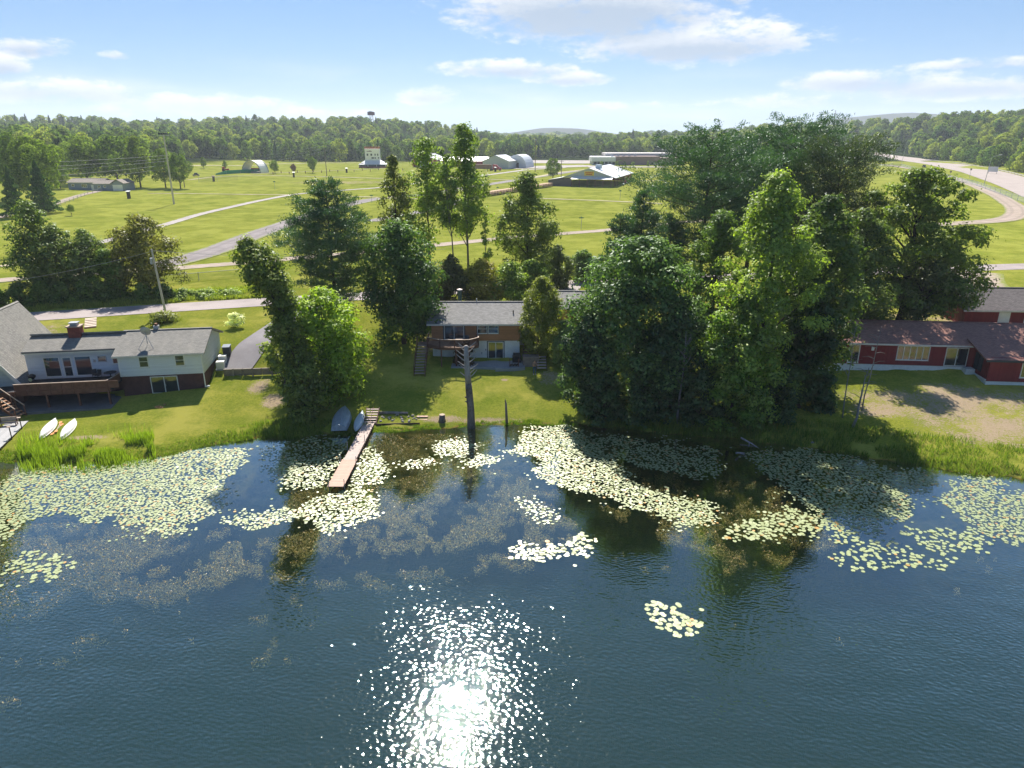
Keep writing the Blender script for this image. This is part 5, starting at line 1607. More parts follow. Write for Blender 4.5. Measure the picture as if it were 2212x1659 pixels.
def boat(name, label, x, y, rz, L, B, Hh, transom, mat, tilt=0.0, group=None, gun=None, dz=0.0):
    r = thing(name, label, 'boat' if transom else ('canoe' if 'canoe' in name else 'kayak'), (x, y, gz(x, y) + dz), rz, group)
    mb, rows = hull(L, B, Hh, transom)
    h = mb.build('hull', mat, r, True)
    h.rotation_euler = (tilt, 0, 0)
    g = MB()
    for j in (0, -1):
        g.tube([row[j] for row in rows], 0.035, 6)
    go_ = g.build('gunwale', gun or METAL_GREY, r); go_.rotation_euler = (tilt, 0, 0)
    k = MB()
    mid = len(rows[0]) // 2
    k.tube([(row[mid][0], row[mid][1], row[mid][2] + 0.01) for row in rows], 0.025, 5)
    for q in ((mid - 2, mid + 2) if transom else ()):
        k.tube([(row[q][0], row[q][1], row[q][2] + 0.008) for row in rows[:-1]], 0.018, 5)
    ko = k.build('keel', mat, r); ko.rotation_euler = (tilt, 0, 0)
    return r


boat('rowboat', 'overturned dull aluminium rowboat on the grass left of the dock', -16.8, 65.2, rad(5), 4.9, 1.75, 0.62, True, ALU, 0.07, dz=0.06)
boat('kayak', 'overturned pale blue kayak between the rowboat and the dock steps', -15.05, 64.9, rad(2), 4.3, 0.88, 0.32, False, PALEHULL, 0.07, dz=0.10, gun=PALEHULL)
c1 = at(105, 932, 0.35)
c2 = at(149, 932, 0.35)
boat('canoe', 'overturned white canoe on the lawn nearer the left dock', -44.3, 62.65, rad(14), 4.4, 0.95, 0.42, False, WHITEHULL, 0.04, 'white canoes on the lawn', WHITEHULL, 0.16)
boat('canoe', 'overturned white canoe on the lawn beside the bare earth strip', -42.3, 62.5, rad(14), 4.4, 0.95, 0.42, False, WHITEHULL, 0.04, 'white canoes on the lawn', WHITEHULL, 0.16)
ORANGE = rough_mat('orange_plastic', (0.72, 0.26, 0.10), 0.5, 0.15)
for q, (u, v, a) in enumerate(((124, 930, 12), (127, 926, 22))):
    x, y = at(u, v, 0.35)
    pd = thing('paddle', ['orange kayak paddle lying straight between the two white canoes', 'orange kayak paddle lying askew between the two white canoes'][q], 'paddle', (x, y, gz(x, y) + 0.06 + 0.05 * q), rad(a), 'paddles between the canoes')
    MB().tube([(0, -0.9, 0), (0, 0.9, 0)], 0.022, 6).build('shaft', rough_mat('pale_shaft', (0.6, 0.5, 0.4), 0.5), pd)
    for s in (-1, 1):
        MB().prism([(-0.07, s * 0.85), (0.07, s * 0.85), (0.15, s * 1.15), (0.10, s * 1.42), (-0.10, s * 1.42), (-0.15, s * 1.15)], -0.015, 0.02, axis=2).build('blade', ORANGE, pd)

# main dock: planks, stringers, pipe legs
DOCKN = rough_mat('pinkish_dock_wood', (0.50, 0.33, 0.26), 0.8, 0.25, 3.0, 0.003, 30.0, stretch=(0.4, 4, 1))
DOCKO = rough_mat('grey_dock_wood', (0.47, 0.38, 0.34), 0.85, 0.25, 3.0, 0.003, 30.0, stretch=(0.4, 4, 1))
dock = thing('dock', 'narrow wooden dock reaching out over the lily pads', 'dock', (-14.2, 0, 0))
rngd = random.Random(5)
pm = {}
for nm, w, m in (('wide', 1.32, DOCKN), ('slim', 1.06, DOCKO)):
    me_ = MB().box(-w / 2, w / 2, 0, 0.135, -0.04, 0).mesh('plank'); me_.materials.append(m); pm[nm] = me_
y = 51.2
while y < 64.6:
    nm = 'wide' if y < 56.2 else 'slim'
    sag = 0.40 + (0.02 if nm == 'slim' else 0.05)
    inst(pm[nm], 'plank', dock, (rngd.uniform(-0.012, 0.012) + (0.0 if nm == 'wide' else -0.02) + (y - 51.2) * 0.012, y, sag + rngd.uniform(-0.004, 0.004)), (0, 0, rngd.uniform(-0.006, 0.006)))
    y += 0.15
for sx in (-0.5, 0.5):
    MB().beam((sx, 51.25, 0.29), (sx + 0.15, 64.6, 0.28), 0.05, 0.16).build('stringer', DECKWOOD, dock)
for (px_, py_) in ((-0.62, 51.6), (0.62, 51.6), (0.68, 55.9), (-0.72, 58.9), (0.5, 60.6), (-0.72, 56.1)):
    MB().tube([(px_, py_, -1.6), (px_, py_, 0.95)], 0.03, 8).build('pipe_leg', METAL_GREY, dock)
ds_ = thing('dock_steps', 'weathered wooden steps from the lawn down to the dock', 'steps', (-13.98, 0, 0))
for k in range(6):
    MB().box(-0.58, 0.58, 64.75 + k * 0.33, 64.75 + k * 0.33 + 0.20, 0.43 + k * 0.14, 0.48 + k * 0.14).build('tread', DOCKO, ds_)
for sx in (-0.62, 0.0, 0.62):
    MB().beam((sx, 64.6, 0.30), (sx, 66.8, 1.20), 0.05, 0.2).build('stringer', DECKWOOD, ds_)
# log retaining edge and stones beside the steps
lg = thing('retaining_log', 'pale log edging the lawn beside the dock steps', 'log', (0, 0, 0))
lg.location = (-13.6, 66.7, gz(-13.6, 66.7))
MB().tube([(0, 0, 0.12), (1.5, 0.02, 0.13), (3.1, -0.02, 0.10)], [0.15, 0.14, 0.12], 8).build('trunk', DEADWOOD, lg, True)
lg2 = thing('shore_log', 'dark driftwood log lying along the bank below the stones', 'log', (-13.4, 64.6, 0.15))
MB().tube([(0, 0, 0.1), (2.0, 0.15, 0.12), (4.3, 0.3, 0.15)], [0.12, 0.11, 0.06], 8).build('trunk', BARK, lg2, True)
STONE = rough_mat('field_stone', (0.32, 0.29, 0.25), 0.9, 0.4, 3.0, 0.01, 15.0)
for k in range(26):
    x = -13.3 + rngd.random() * 4.2
    y = 65.0 + rngd.random() * 1.5
    s = MB()
    n_ = 7
    r_ = rngd.uniform(0.08, 0.19)
    for lv, f in ((-0.5, 0.7), (0.1, 1.0), (0.6, 0.6)):
        pass
    s.tube([(0, 0, -0.5 * r_), (0, 0, 0.1 * r_), (rngd.uniform(-.02, .02), 0, 0.55 * r_), (0, 0, 0.75 * r_)], [0.7 * r_, r_, 0.65 * r_, 0.15 * r_], n_)
    s.v = [(a * (1 + rngd.uniform(-.15, .15)), b * (1 + rngd.uniform(-.15, .15)), c) for a, b, c in s.v]
    so = s.build('stone', STONE, None, loc=(x, y, gz(x, y) + 0.02), rz=rngd.uniform(0, 3))
    tag(so, 'rounded grey stone in the bank beside the dock steps', 'stone', 'stones beside the dock steps')
sb = thing('garden_step', 'short reddish two board step on the lawn edge', 'step', (at(911, 907, 0.35)[0], at(911, 907, 0.35)[1], 0.3))
MB().box(-0.55, 0.55, 0, 0.28, 0.0, 0.07).build('board', DOCKN, sb)
MB().box(-0.55, 0.55, 0.4, 0.68, 0.16, 0.23).build('board', DOCKN, sb)
for sx in (-0.45, 0.45): MB().box(sx - 0.04, sx + 0.04, 0.05, 0.62, -0.2, -0.002).build('leg', DECKWOOD, sb)

# dead snag standing at the water's edge
sx_, sy_ = at(1018, 922, 0.0)
SNAG = rough_mat('snag_bark', (0.24, 0.205, 0.175), 0.95, 0.5, 1.6, 0.03, 10.0, 0.1, stretch=(1, 1, 0.3), col2=(0.05, 0.042, 0.036))
SNAGTOP = rough_mat('bare_grey_wood', (0.40, 0.37, 0.34), 0.9, 0.35, 2.0, 0.02, 12.0, 0.1, stretch=(2, 2, 0.2))
sn = thing('dead_snag', 'broken dead trunk with bare branch stubs at the water edge', 'dead tree', (sx_, sy_, -0.4))
MB().tube([(0, 0, -0.2), (0.0, 0.0, 0.5), (-0.02, 0.05, 2.4), (-0.16, 0.1, 4.3), (-0.20, 0.14, 4.9)], [0.52, 0.40, 0.34, 0.33, 0.31], 12).build('lower_trunk', SNAG, sn, True)
MB().tube([(-0.20, 0.14, 4.88), (-0.27, 0.18, 6.0), (-0.33, 0.22, 7.4), (-0.36, 0.24, 8.6), (-0.37, 0.25, 8.68)], [0.30, 0.27, 0.24, 0.20, 0.10], 12).build('bare_top', SNAGTOP, sn, True)
rs = random.Random(3)
for k in range(9):
    a_ = rs.uniform(3.4, 6.0)
    z_ = 0.8 + k * 0.45
    MB().tube([(0.2 * math.cos(a_) - 0.04 * z_, 0.2 * math.sin(a_), z_), (0.44 * math.cos(a_) - 0.04 * z_, 0.44 * math.sin(a_), z_ + 0.1)], [0.12, 0.05], 6).build('knot', SNAG, sn, True)
for k, (zz, a, L) in enumerate([(8.3, 2.9, 1.0), (8.35, 0.35, 1.05), (8.0, 2.6, 1.0), (7.9, 0.6, 1.0), (7.5, 3.0, 1.15), (7.4, 0.2, 1.0), (7.0, 2.8, 1.2), (6.85, 0.4, 1.05), (6.5, 3.1, 1.0), (6.2, 2.7, 0.95), (6.1, 0.15, 1.2), (5.7, 0.5, 0.9), (5.5, 2.9, 0.8), (5.2, 0.3, 1.1), (7.8, 1.6, 0.8), (6.7, 4.5, 0.9), (7.3, 4.9, 0.8)]):
    b0 = Vector((-0.3, 0.2, zz))
    b1 = b0 + Vector((math.cos(a) * L * 0.9, math.sin(a) * L * 0.5, L * (0.62 if k != 13 else 0.9)))
    MB().tube([b0, b0.lerp(b1, 0.5) - Vector((0, 0, 0.05)), b1], [0.075, 0.055, 0.028], 6).build('branch_stub', SNAGTOP, sn)
# stump and post
x, y = at(955, 905, 0.5)
sp_ = thing('tree_stump', 'cut grey stump on the bank left of the dead trunk', 'stump', (x, y, gz(x, y) - 0.1))
MB().tube([(0, 0, 0), (0, 0, 0.3), (0.02, 0, 0.75)], [0.42, 0.32, 0.30], 10).build('trunk', SNAG, sp_, True)
MB().tube([(0.02, 0, 0.751), (0.02, 0, 0.77)], 0.29, 10).build('cut_face', rough_mat('cut_wood', (0.42, 0.33, 0.25), 0.9, 0.3), sp_)
x, y = at(1095, 908, 0.4)
ps = thing('old_post', 'thin dark broken post at the shore right of the dead trunk', 'post', (x, y, gz(x, y) - 0.2))
MB().tube([(0, 0, 0), (-0.05, 0.02, 1.1), (-0.10, 0.05, 2.35)], [0.14, 0.12, 0.10], 8).build('shaft', SNAG, ps, True)
MB().tube([(-0.10, 0.05, 2.3), (-0.16, 0.05, 2.6), (-0.13, 0.05, 2.75)], [0.09, 0.06, 0.01], 6).build('splintered_top', SNAG, ps)
# floating dead branches by the right shore
for q, (u, v, L, a) in enumerate(((1600, 952, 2.2, -0.9), (1752, 962, 1.6, 0.4), (1590, 985, 1.5, 0.6))):
    x, y = at(u, v, 0.05)
    fb = thing('fallen_branch', ['bleached fallen branch at the foot of the bright maple', 'pale driftwood below the dead trunks', 'pale branch floating among the shaded pads'][q], 'branch', (x, y, 0.0), a)
    MB().tube([(0, 0, 0.35), (L * 0.5, 0.1, 0.12), (L, 0, -0.1)], [0.09, 0.07, 0.03], 6).build('limb', SNAGTOP, fb)
    MB().tube([(L * 0.4, 0.08, 0.16), (L * 0.55, -0.5, 0.05)], [0.05, 0.02], 5).build('twig', SNAGTOP, fb)
# thin leaning dead trees near the red house
for q, (u0, v0, u1, v1, D) in enumerate(((1820, 895, 1850, 690, 64.5), (1845, 915, 1876, 790, 62.5), (1862, 880, 1905, 700, 66.0))):
    bx, by, bz = at_depth(u0, v0, D)
    tx, ty, tz = at_depth(u1, v1, D + 1.0)
    dt = thing('dead_sapling', ['leftmost thin grey leaning dead trunk before the red house', 'short thick leaning dead trunk before the red house', 'rightmost thin bent dead trunk before the red house'][q], 'dead tree', (bx, by, gz(bx, by) - 0.2), 0, 'leaning dead trunks by the red house')
    d = Vector((tx - bx, ty - by, tz - gz(bx, by)))
    rr = random.Random(q)
    pts_ = [d * f + Vector((rr.uniform(-.12, .12), rr.uniform(-.1, .1), 0)) for f in (0, .2, .4, .6, .8, 1.0)]
    r0_ = 0.14 if q == 1 else 0.075
    MB().tube(pts_, [r0_ * (1 - 0.8 * f) for f in (0, .2, .4, .6, .8, 1.0)], 7).build('trunk', DEADWOOD, dt, True)
    for k in range(9):
        f = 0.45 + 0.06 * k
        b0 = d * f
        a = rr.uniform(0, 6.28)
        b1 = b0 + Vector((math.cos(a) * 1.1, math.sin(a) * 0.8, rr.uniform(-0.1, 0.7)))
        MB().tube([b0, b0.lerp(b1, 0.5) + Vector((0, 0, 0.12)), b1], [0.035, 0.025, 0.01], 5).build('branch', DEADWOOD, dt)
# bare dead tree in front of the dark maples
bx, by, _ = at_depth(1462, 905, 64.3)
bt = thing('bare_tree', 'bare grey dead tree in front of the dark maples', 'dead tree', (bx, by, gz(bx, by) - 0.2))
rr = random.Random(9)
MB().tube([(0, 0, 0), (0.1, 0, 3), (0.25, 0, 6), (0.2, 0, 9.5)], [0.13, 0.10, 0.07, 0.02], 6).build('trunk', DEADWOOD, bt, True)
for k in range(16):
    z_ = rr.uniform(3.5, 8.5)
    a = rr.uniform(0, 6.28)
    L = rr.uniform(0.8, 2.2)
    b1 = Vector((0.2 + math.cos(a) * L * 0.5, math.sin(a) * L * 0.4, z_ + L))
    MB().tube([(0.2, 0, z_), (0.2 + math.cos(a) * L * 0.32, math.sin(a) * L * 0.25, z_ + L * 0.4), b1], [0.035, 0.025, 0.008], 4).build('branch', DEADWOOD, bt)
# left dock at the picture edge
x0, y0 = at(8, 965, 0.5)
ldk = thing('boardwalk', 'grey boardwalk running into the water at the left picture edge', 'dock', (-47.9, 61.8, 0.55), rad(14))
me_ = MB().box(-0.95, 0.95, 0, 0.14, -0.04, 0).mesh('plank'); me_.materials.append(rough_mat('silver_boards', (0.36, 0.36, 0.37), 0.85, 0.25, 3.0))
for k in range(60):
    inst(me_, 'plank', ldk, (rngd.uniform(-.01, .01), -6.0 + k * 0.15, rngd.uniform(-.003, .003)))
for sx in (-0.9, 0.9): MB().box(sx - 0.03, sx + 0.03, -6.0, 3.0, -0.26, -0.045).build('stringer', BARK, ldk)
for (sx, sy) in ((0.98, -1.2), (0.98, 1.2), (-0.98, -2.5)):
    MB().tube([(sx, sy, -1.2), (sx, sy, 1.0)], 0.05, 8).build('post', BARK, ldk)
    MB().box(sx - 0.2, sx + 0.1, sy - 0.12, sy + 0.12, 1.0, 1.06).build('post_cap', RAILTOP, ldk)
x0, y0 = at(18, 914, 0.8)
bc = thing('garden_bench', 'weathered wooden bench beside the boardwalk stairs', 'bench', (x0, y0, gz(x0, y0)), rad(12))
MB().box(-0.8, 0.8, -0.22, 0.22, 0.42, 0.48).build('seat', RAILTOP, bc)
MB().box(-0.8, 0.8, 0.2, 0.26, 0.55, 0.95).build('backrest', RAILTOP, bc)
for sx in (-0.7, 0.7):
    for sy in (-0.17, 0.2): MB().box(sx - 0.04, sx + 0.04, sy - 0.04, sy + 0.04, -0.1, 0.42 if sy < 0 else 0.95).build('leg', DECKWOOD, bc)
# garden plants on the left lawn
ptree('flower_mound', 'rounded reddish flower mound on the lawn below the basement window', 353, 68.0, 884, 36, kind='shrub', cb=0.0, nclump=16, leaf_n=1500, leaf=0.07, rc=0.4, seed=311, r0=0.04, cat='shrub', parts=('stem', 'foliage'), dark=(0.05, 0.035, 0.025), light=(0.24, 0.13, 0.11))
ptree('white_hydrangea', 'white flowering hydrangea beside the driveway', 504, 88.0, 676, 44, kind='round', cb=0.25, nclump=20, leaf_n=1800, leaf=0.09, rc=0.42, seed=312, r0=0.06, cat='shrub', parts=('stem', 'foliage'), dark=(0.10, 0.14, 0.06), light=(0.75, 0.75, 0.68))

# ---------------------------------------------------------------- person
SKIN = rough_mat('skin', (0.45, 0.26, 0.19), 0.6, 0.08)
px_, py_ = 2.55, 76.3
pz_ = gz(px_, py_)
per = thing('person', 'person in a dark top and blue jeans standing by the pale steps', 'person', (px_, py_, pz_), rad(8))


def skin_body(name, joints, edges, mat, parent, lv=2, root=0):
    me_ = bpy.data.meshes.new(name)
    me_.from_pydata([j[:3] for j in joints], edges, [])
    o = link(bpy.data.objects.new(name, me_))
    o.parent = parent
    o.modifiers.new('skin', 'SKIN')
    sv = me_.skin_vertices[0].data
    for i, j in enumerate(joints):
        sv[i].radius = (j[3], j[3] if len(j) < 5 else j[4])
        sv[i].use_root = (i == root)
    s = o.modifiers.new('sub', 'SUBSURF')
    s.levels = lv
    s.render_levels = lv
    me_.materials.append(mat)
    return o


J = [(0, 0, 0.93, 0.15, 0.10), (0, 0, 1.15, 0.13, 0.09), (0, 0, 1.36, 0.16, 0.10), (0, 0, 1.47, 0.05), (0, -0.02, 1.56, 0.075, 0.085), (0, -0.02, 1.66, 0.07, 0.08),
     (0.19, 0, 1.38, 0.05), (0.26, -0.02, 1.12, 0.042), (0.14, -0.22, 1.16, 0.032), (0.07, -0.28, 1.20, 0.028),
     (-0.19, 0, 1.38, 0.05), (-0.26, -0.02, 1.12, 0.042), (-0.12, -0.22, 1.16, 0.032), (-0.05, -0.28, 1.20, 0.028),
     (0.10, 0, 0.86, 0.085), (0.11, 0.0, 0.48, 0.058), (0.12, 0.02, 0.10, 0.042), (0.13, -0.12, 0.04, 0.035),
     (-0.10, 0, 0.86, 0.085), (-0.11, -0.02, 0.48, 0.058), (-0.12, 0.01, 0.10, 0.042), (-0.14, -0.13, 0.04, 0.035)]
E_ = [(0, 1), (1, 2), (2, 3), (3, 4), (4, 5), (2, 6), (6, 7), (7, 8), (8, 9), (2, 10), (10, 11), (11, 12), (12, 13), (0, 14), (14, 15), (15, 16), (16, 17), (0, 18), (18, 19), (19, 20), (20, 21)]
skin_body('body', J, E_, SKIN, per)
JEANS = rough_mat('blue_jeans', (0.05, 0.10, 0.20), 0.85, 0.2)
skin_body('jeans', [(0, 0, 0.95, 0.165, 0.115), (0, 0, 1.02, 0.15, 0.105), (0.10, 0, 0.84, 0.098), (0.11, 0.0, 0.48, 0.075), (0.12, 0.02, 0.10, 0.062), (-0.10, 0, 0.84, 0.098), (-0.11, -0.02, 0.48, 0.075), (-0.12, 0.01, 0.10, 0.062)],
          [(0, 1), (0, 2), (2, 3), (3, 4), (0, 5), (5, 6), (6, 7)], JEANS, per)
skin_body('top', [(0, 0, 1.03, 0.155, 0.115), (0, 0, 1.2, 0.15, 0.11), (0, 0, 1.37, 0.175, 0.115), (0, 0, 1.44, 0.09, 0.08), (0.19, 0, 1.38, 0.065), (0.25, -0.01, 1.18, 0.058), (-0.19, 0, 1.38, 0.065), (-0.25, -0.01, 1.18, 0.058)],
          [(0, 1), (1, 2), (2, 3), (2, 4), (4, 5), (2, 6), (6, 7)], rough_mat('dusty_pink_top', (0.30, 0.20, 0.19), 0.85, 0.2), per)
skin_body('hair', [(0, 0.03, 1.74, 0.085, 0.09), (0, 0.06, 1.62, 0.10, 0.075), (0, 0.08, 1.48, 0.10, 0.06), (0, 0.09, 1.36, 0.06, 0.04)], [(0, 1), (1, 2), (2, 3)], rough_mat('dark_hair', (0.02, 0.014, 0.012), 0.6), per)
fm = MB(); fm.tube([(0, -0.115, 1.625), (0, -0.135, 1.60), (0, -0.115, 1.585)], [0.008, 0.018, 0.01], 6); fm.build('nose', SKIN, per)
for s in (-1, 1):
    MB().tube([(s * 0.032, -0.098, 1.64), (s * 0.032, -0.104, 1.64)], 0.012, 8).build('eye', BLACK, per)
    hd = MB()
    for f in range(4):
        hd.tube([(s * (0.03 + 0.014 * f), -0.29, 1.20), (s * (0.025 + 0.014 * f), -0.33, 1.205), (s * (0.02 + 0.012 * f), -0.345, 1.185)], [0.009, 0.008, 0.006], 6)
    hd.tube([(s * 0.05, -0.27, 1.215), (s * 0.02, -0.30, 1.225)], [0.010, 0.008], 6)
    hd.build('fingers', SKIN, per)
    MB().prism([(s * 0.12 - 0.045, -0.17), (s * 0.12 + 0.045, -0.17), (s * 0.12 + 0.05, 0.08), (s * 0.12 - 0.05, 0.08)], -0.02, 0.07, axis=2).build('shoe', WHITE, per)
MB().tube([(-0.025, -0.118, 1.555), (0.025, -0.118, 1.555)], 0.006, 5).build('mouth', rough_mat('lips', (0.35, 0.12, 0.11), 0.6), per)
ctl = MB(); ctl.box(-0.085, 0.085, -0.36, -0.30, 1.175, 1.215)
tag(ctl.build('hand_controller', BLACK, None, loc=(px_, py_, pz_), rz=rad(8)), 'small dark controller held by the person', 'controller')

# ---------------------------------------------------------------- water plants
def lattice(px, py, scale, seed):
    """smooth value noise in [0,1]"""
    r = np.random.default_rng(seed).random((64, 64))
    X, Y = px * scale, py * scale
    xi, yi = np.floor(X).astype(int), np.floor(Y).astype(int)
    fx, fy = X - xi, Y - yi
    fx, fy = fx * fx * (3 - 2 * fx), fy * fy * (3 - 2 * fy)
    g = lambda a, b: r[a % 64, b % 64]
    return (g(xi, yi) * (1 - fx) + g(xi + 1, yi) * fx) * (1 - fy) + (g(xi, yi + 1) * (1 - fx) + g(xi + 1, yi + 1) * fx) * fy


def inside(poly, X, Y):
    n = len(poly)
    r = np.zeros(len(X), bool)
    for i in range(n):
        x1, y1 = poly[i]
        x2, y2 = poly[(i + 1) % n]
        c = ((y1 > Y) != (y2 > Y)) & (X < (x2 - x1) * (Y - y1) / (y2 - y1 + 1e-12) + x1)
        r ^= c
    return r


def wpoly(uv):
    return [at(u, v, 0.0) for u, v in uv]


PATCH = [
    ('lily pad in the broad sheet along the left shore', .90, [(67, 1024), (110, 1004), (233, 1010), (333, 990), (440, 968), (500, 962), (530, 972), (520, 1007), (493, 1037), (473, 1064), (493, 1104), (433, 1117), (350, 1147), (293, 1157), (283, 1137), (183, 1127), (143, 1104), (0, 1141), (-120, 1150), (-150, 1040), (0, 1051)]),
    ('lily pad at the left picture edge below the broad sheet', .7, [(-90, 1131), (40, 1133), (34, 1160), (0, 1170), (-80, 1170)]),
    ('lily pad in the small round patch at the left edge of the lake', .55, [(10, 1217), (67, 1191), (150, 1201), (173, 1211), (147, 1241), (127, 1257), (77, 1264), (27, 1261)]),
    ('lily pad in the long tongue below the dock end', .80, [(457, 1127), (500, 1117), (550, 1101), (600, 1097), (667, 1094), (737, 1058), (780, 1051), (827, 1077), (814, 1114), (764, 1131), (697, 1147), (660, 1137), (633, 1124), (567, 1144), (500, 1134)]),
    ('lily pad crowded left of the dock', .70, [(585, 1012), (640, 985), (700, 980), (748, 968), (735, 1000), (715, 1040), (690, 1050), (650, 1050), (620, 1060), (600, 1030)]),
    ('shaded lily pad near the bank left of the dock', .45, [(560, 965), (640, 950), (740, 945), (748, 970), (640, 985), (580, 1005)]),
    ('lily pad along the right side of the dock', .70, [(780, 967), (814, 974), (837, 1004), (834, 1044), (770, 1047), (757, 1024)]),
    ('lily pad in the thin band right of the dock', .70, [(860, 1000), (945, 990), (952, 1003), (890, 1012)]),
    ('lily pad in the patch before the dead trunk', .85, [(934, 964), (970, 947), (1014, 954), (1034, 961), (1020, 977), (997, 994), (944, 977)]),
    ('lily pad in the small patch below the dead trunk', .85, [(997, 997), (1037, 981), (1084, 991), (1070, 1001), (1024, 1012)]),
    ('lily pad in the broad sunlit sheet right of the dead trunk', .92, [(1097, 979), (1137, 931), (1170, 921), (1230, 921), (1270, 941), (1304, 974), (1337, 1007), (1370, 1027), (1390, 1051), (1475, 1071), (1512, 1077), (1542, 1104), (1542, 1124), (1508, 1131), (1475, 1129), (1370, 1104), (1330, 1084), (1304, 1061), (1234, 1047), (1157, 1031), (1177, 1004), (1147, 991)]),
    ('shaded lily pad under the dark maples', .62, [(1280, 940), (1400, 950), (1475, 957), (1558, 974), (1552, 1027), (1475, 1025), (1400, 1010), (1340, 995)]),
    ('shaded lily pad in the wide sheet before the red house shore', .78, [(1610, 985), (1758, 975), (1842, 995), (2008, 1021), (1975, 1064), (1958, 1131), (1840, 1146), (1775, 1130), (1718, 1081), (1662, 1031)]),
    ('lily pad in the dense patch before the tree reflection', .80, [(1558, 1154), (1615, 1124), (1662, 1107), (1708, 1094), (1775, 1122), (1775, 1137), (1708, 1154), (1655, 1174), (1588, 1167)]),
    ('lily pad in the thin trail right of the dense patch', .5, [(1722, 1149), (1775, 1149), (1925, 1164), (1935, 1181), (1808, 1171)]),
    ('lily pad in the loose outer patch at the lower right', .48, [(1792, 1191), (1842, 1181), (1958, 1184), (2072, 1214), (2058, 1224), (1908, 1231), (1792, 1221)]),
    ('lily pad in the loose patch before the right shore', .58, [(1942, 1144), (2108, 1147), (2142, 1177), (2108, 1194), (2008, 1191), (1972, 1167)]),
    ('yellowish lily pad at the right picture edge', .68, [(2022, 1081), (2075, 1031), (2142, 1034), (2185, 1064), (2330, 1057), (2330, 1190), (2142, 1164), (2092, 1137), (2048, 1111)]),
    ('lily pad in the slanting patch at mid lake', .50, [(1104, 1077), (1150, 1077), (1204, 1111), (1207, 1124), (1164, 1134), (1137, 1111)]),
    ('lily pad in the oval patch above the sun glitter', 1.0, [(1104, 1184), (1137, 1167), (1204, 1177), (1257, 1157), (1284, 1167), (1270, 1191), (1220, 1204), (1164, 1217), (1107, 1197)]),
    ('lily pad in the lone small patch on open water', .8, [(1383, 1310), (1405, 1297), (1440, 1302), (1480, 1320), (1518, 1345), (1515, 1365), (1450, 1370), (1415, 1350)]),
]
rngP = np.random.default_rng(21)
PADS = []
for pi, (lab, dens, uv) in enumerate(PATCH):
    poly = wpoly(uv)
    xs = [p[0] for p in poly]
    ys = [p[1] for p in poly]
    far_ = np.mean(ys) > 46.5
    sp = 0.185 if far_ else 0.275
    X, Y = np.meshgrid(np.arange(min(xs) - 1, max(xs) + 1, sp), np.arange(min(ys) - 1, max(ys) + 1, sp * 0.9))
    X = X.ravel() + rngP.normal(0, 0.10, X.size)
    Y = Y.ravel() + rngP.normal(0, 0.10, Y.size)
    wk = min(1.0, math.sqrt((max(xs) - min(xs)) * (max(ys) - min(ys))) / 14.0)
    wx = X + 1.3 * wk * (lattice(X, Y, 0.6, 1) - 0.5) + 1.0 * wk * (lattice(X, Y, 1.9, 4) - 0.5) + rngP.normal(0, 0.18, X.size)
    wy = Y + 2.0 * wk * (lattice(X, Y, 0.6, 2) - 0.5) + 1.4 * wk * (lattice(X, Y, 1.9, 5) - 0.5) + rngP.normal(0, 0.25, X.size)
    ok = inside(poly, wx, wy)
    ok |= inside(poly, wx + rngP.normal(0, 0.9, X.size), wy + rngP.normal(0, 1.2, X.size)) & (rngP.random(X.size) < 0.10)
    keep = rngP.random(X.size) < dens * np.clip(0.6 + 1.1 * lattice(X, Y, 0.55, 3 + pi % 3), 0.15, 1.0)
    ok &= keep
    small = 0.70 if far_ else 1.0
    for x, y in zip(X[ok], Y[ok]):
        PADS.append((x, y, rngP.uniform(0.10, 0.185) * small * (1.15 if pi == 20 else 1.0), pi))
PADS.sort(key=lambda p: p[1])


def pad_build(t):
    a = t.n('ShaderNodeAttribute', attribute_name='tone').outputs['Fac']
    ob = t.n('ShaderNodeObjectInfo').outputs['Random']
    p = pos(t)
    n1 = t.noise(p, 1.3, 3.0, 0.6)
    n2 = t.noise(p, 9.0, 3.0, 0.6)
    c = t.mix(n1, (0.245, 0.30, 0.115), (0.34, 0.37, 0.20))
    c = t.mix(t.m('MULTIPLY', t.ramp(n2, 0.5, 0.8), 0.4), c, (0.21, 0.27, 0.09))
    c = t.mix(t.ramp(a, 0.93, 0.97), c, (0.42, 0.24, 0.06))
    return t.n('ShaderNodeBsdfPrincipled', i={'Base Color': c, 'Roughness': 0.36, 'Specular IOR Level': 0.62, 'Coat Weight': 0.15, 'Coat Roughness': 0.3})


PADM = material('lily_pad_skin', pad_build)


def pad_shape(n=12):
    v = [(0.06, 0, 0.0)]
    for k in range(n):
        a = 0.16 + (2 * math.pi - 0.32) * k / (n - 1)
        v.append((math.cos(a), math.sin(a), 0.02 * math.sin(3 * a)))
    return np.array(v)


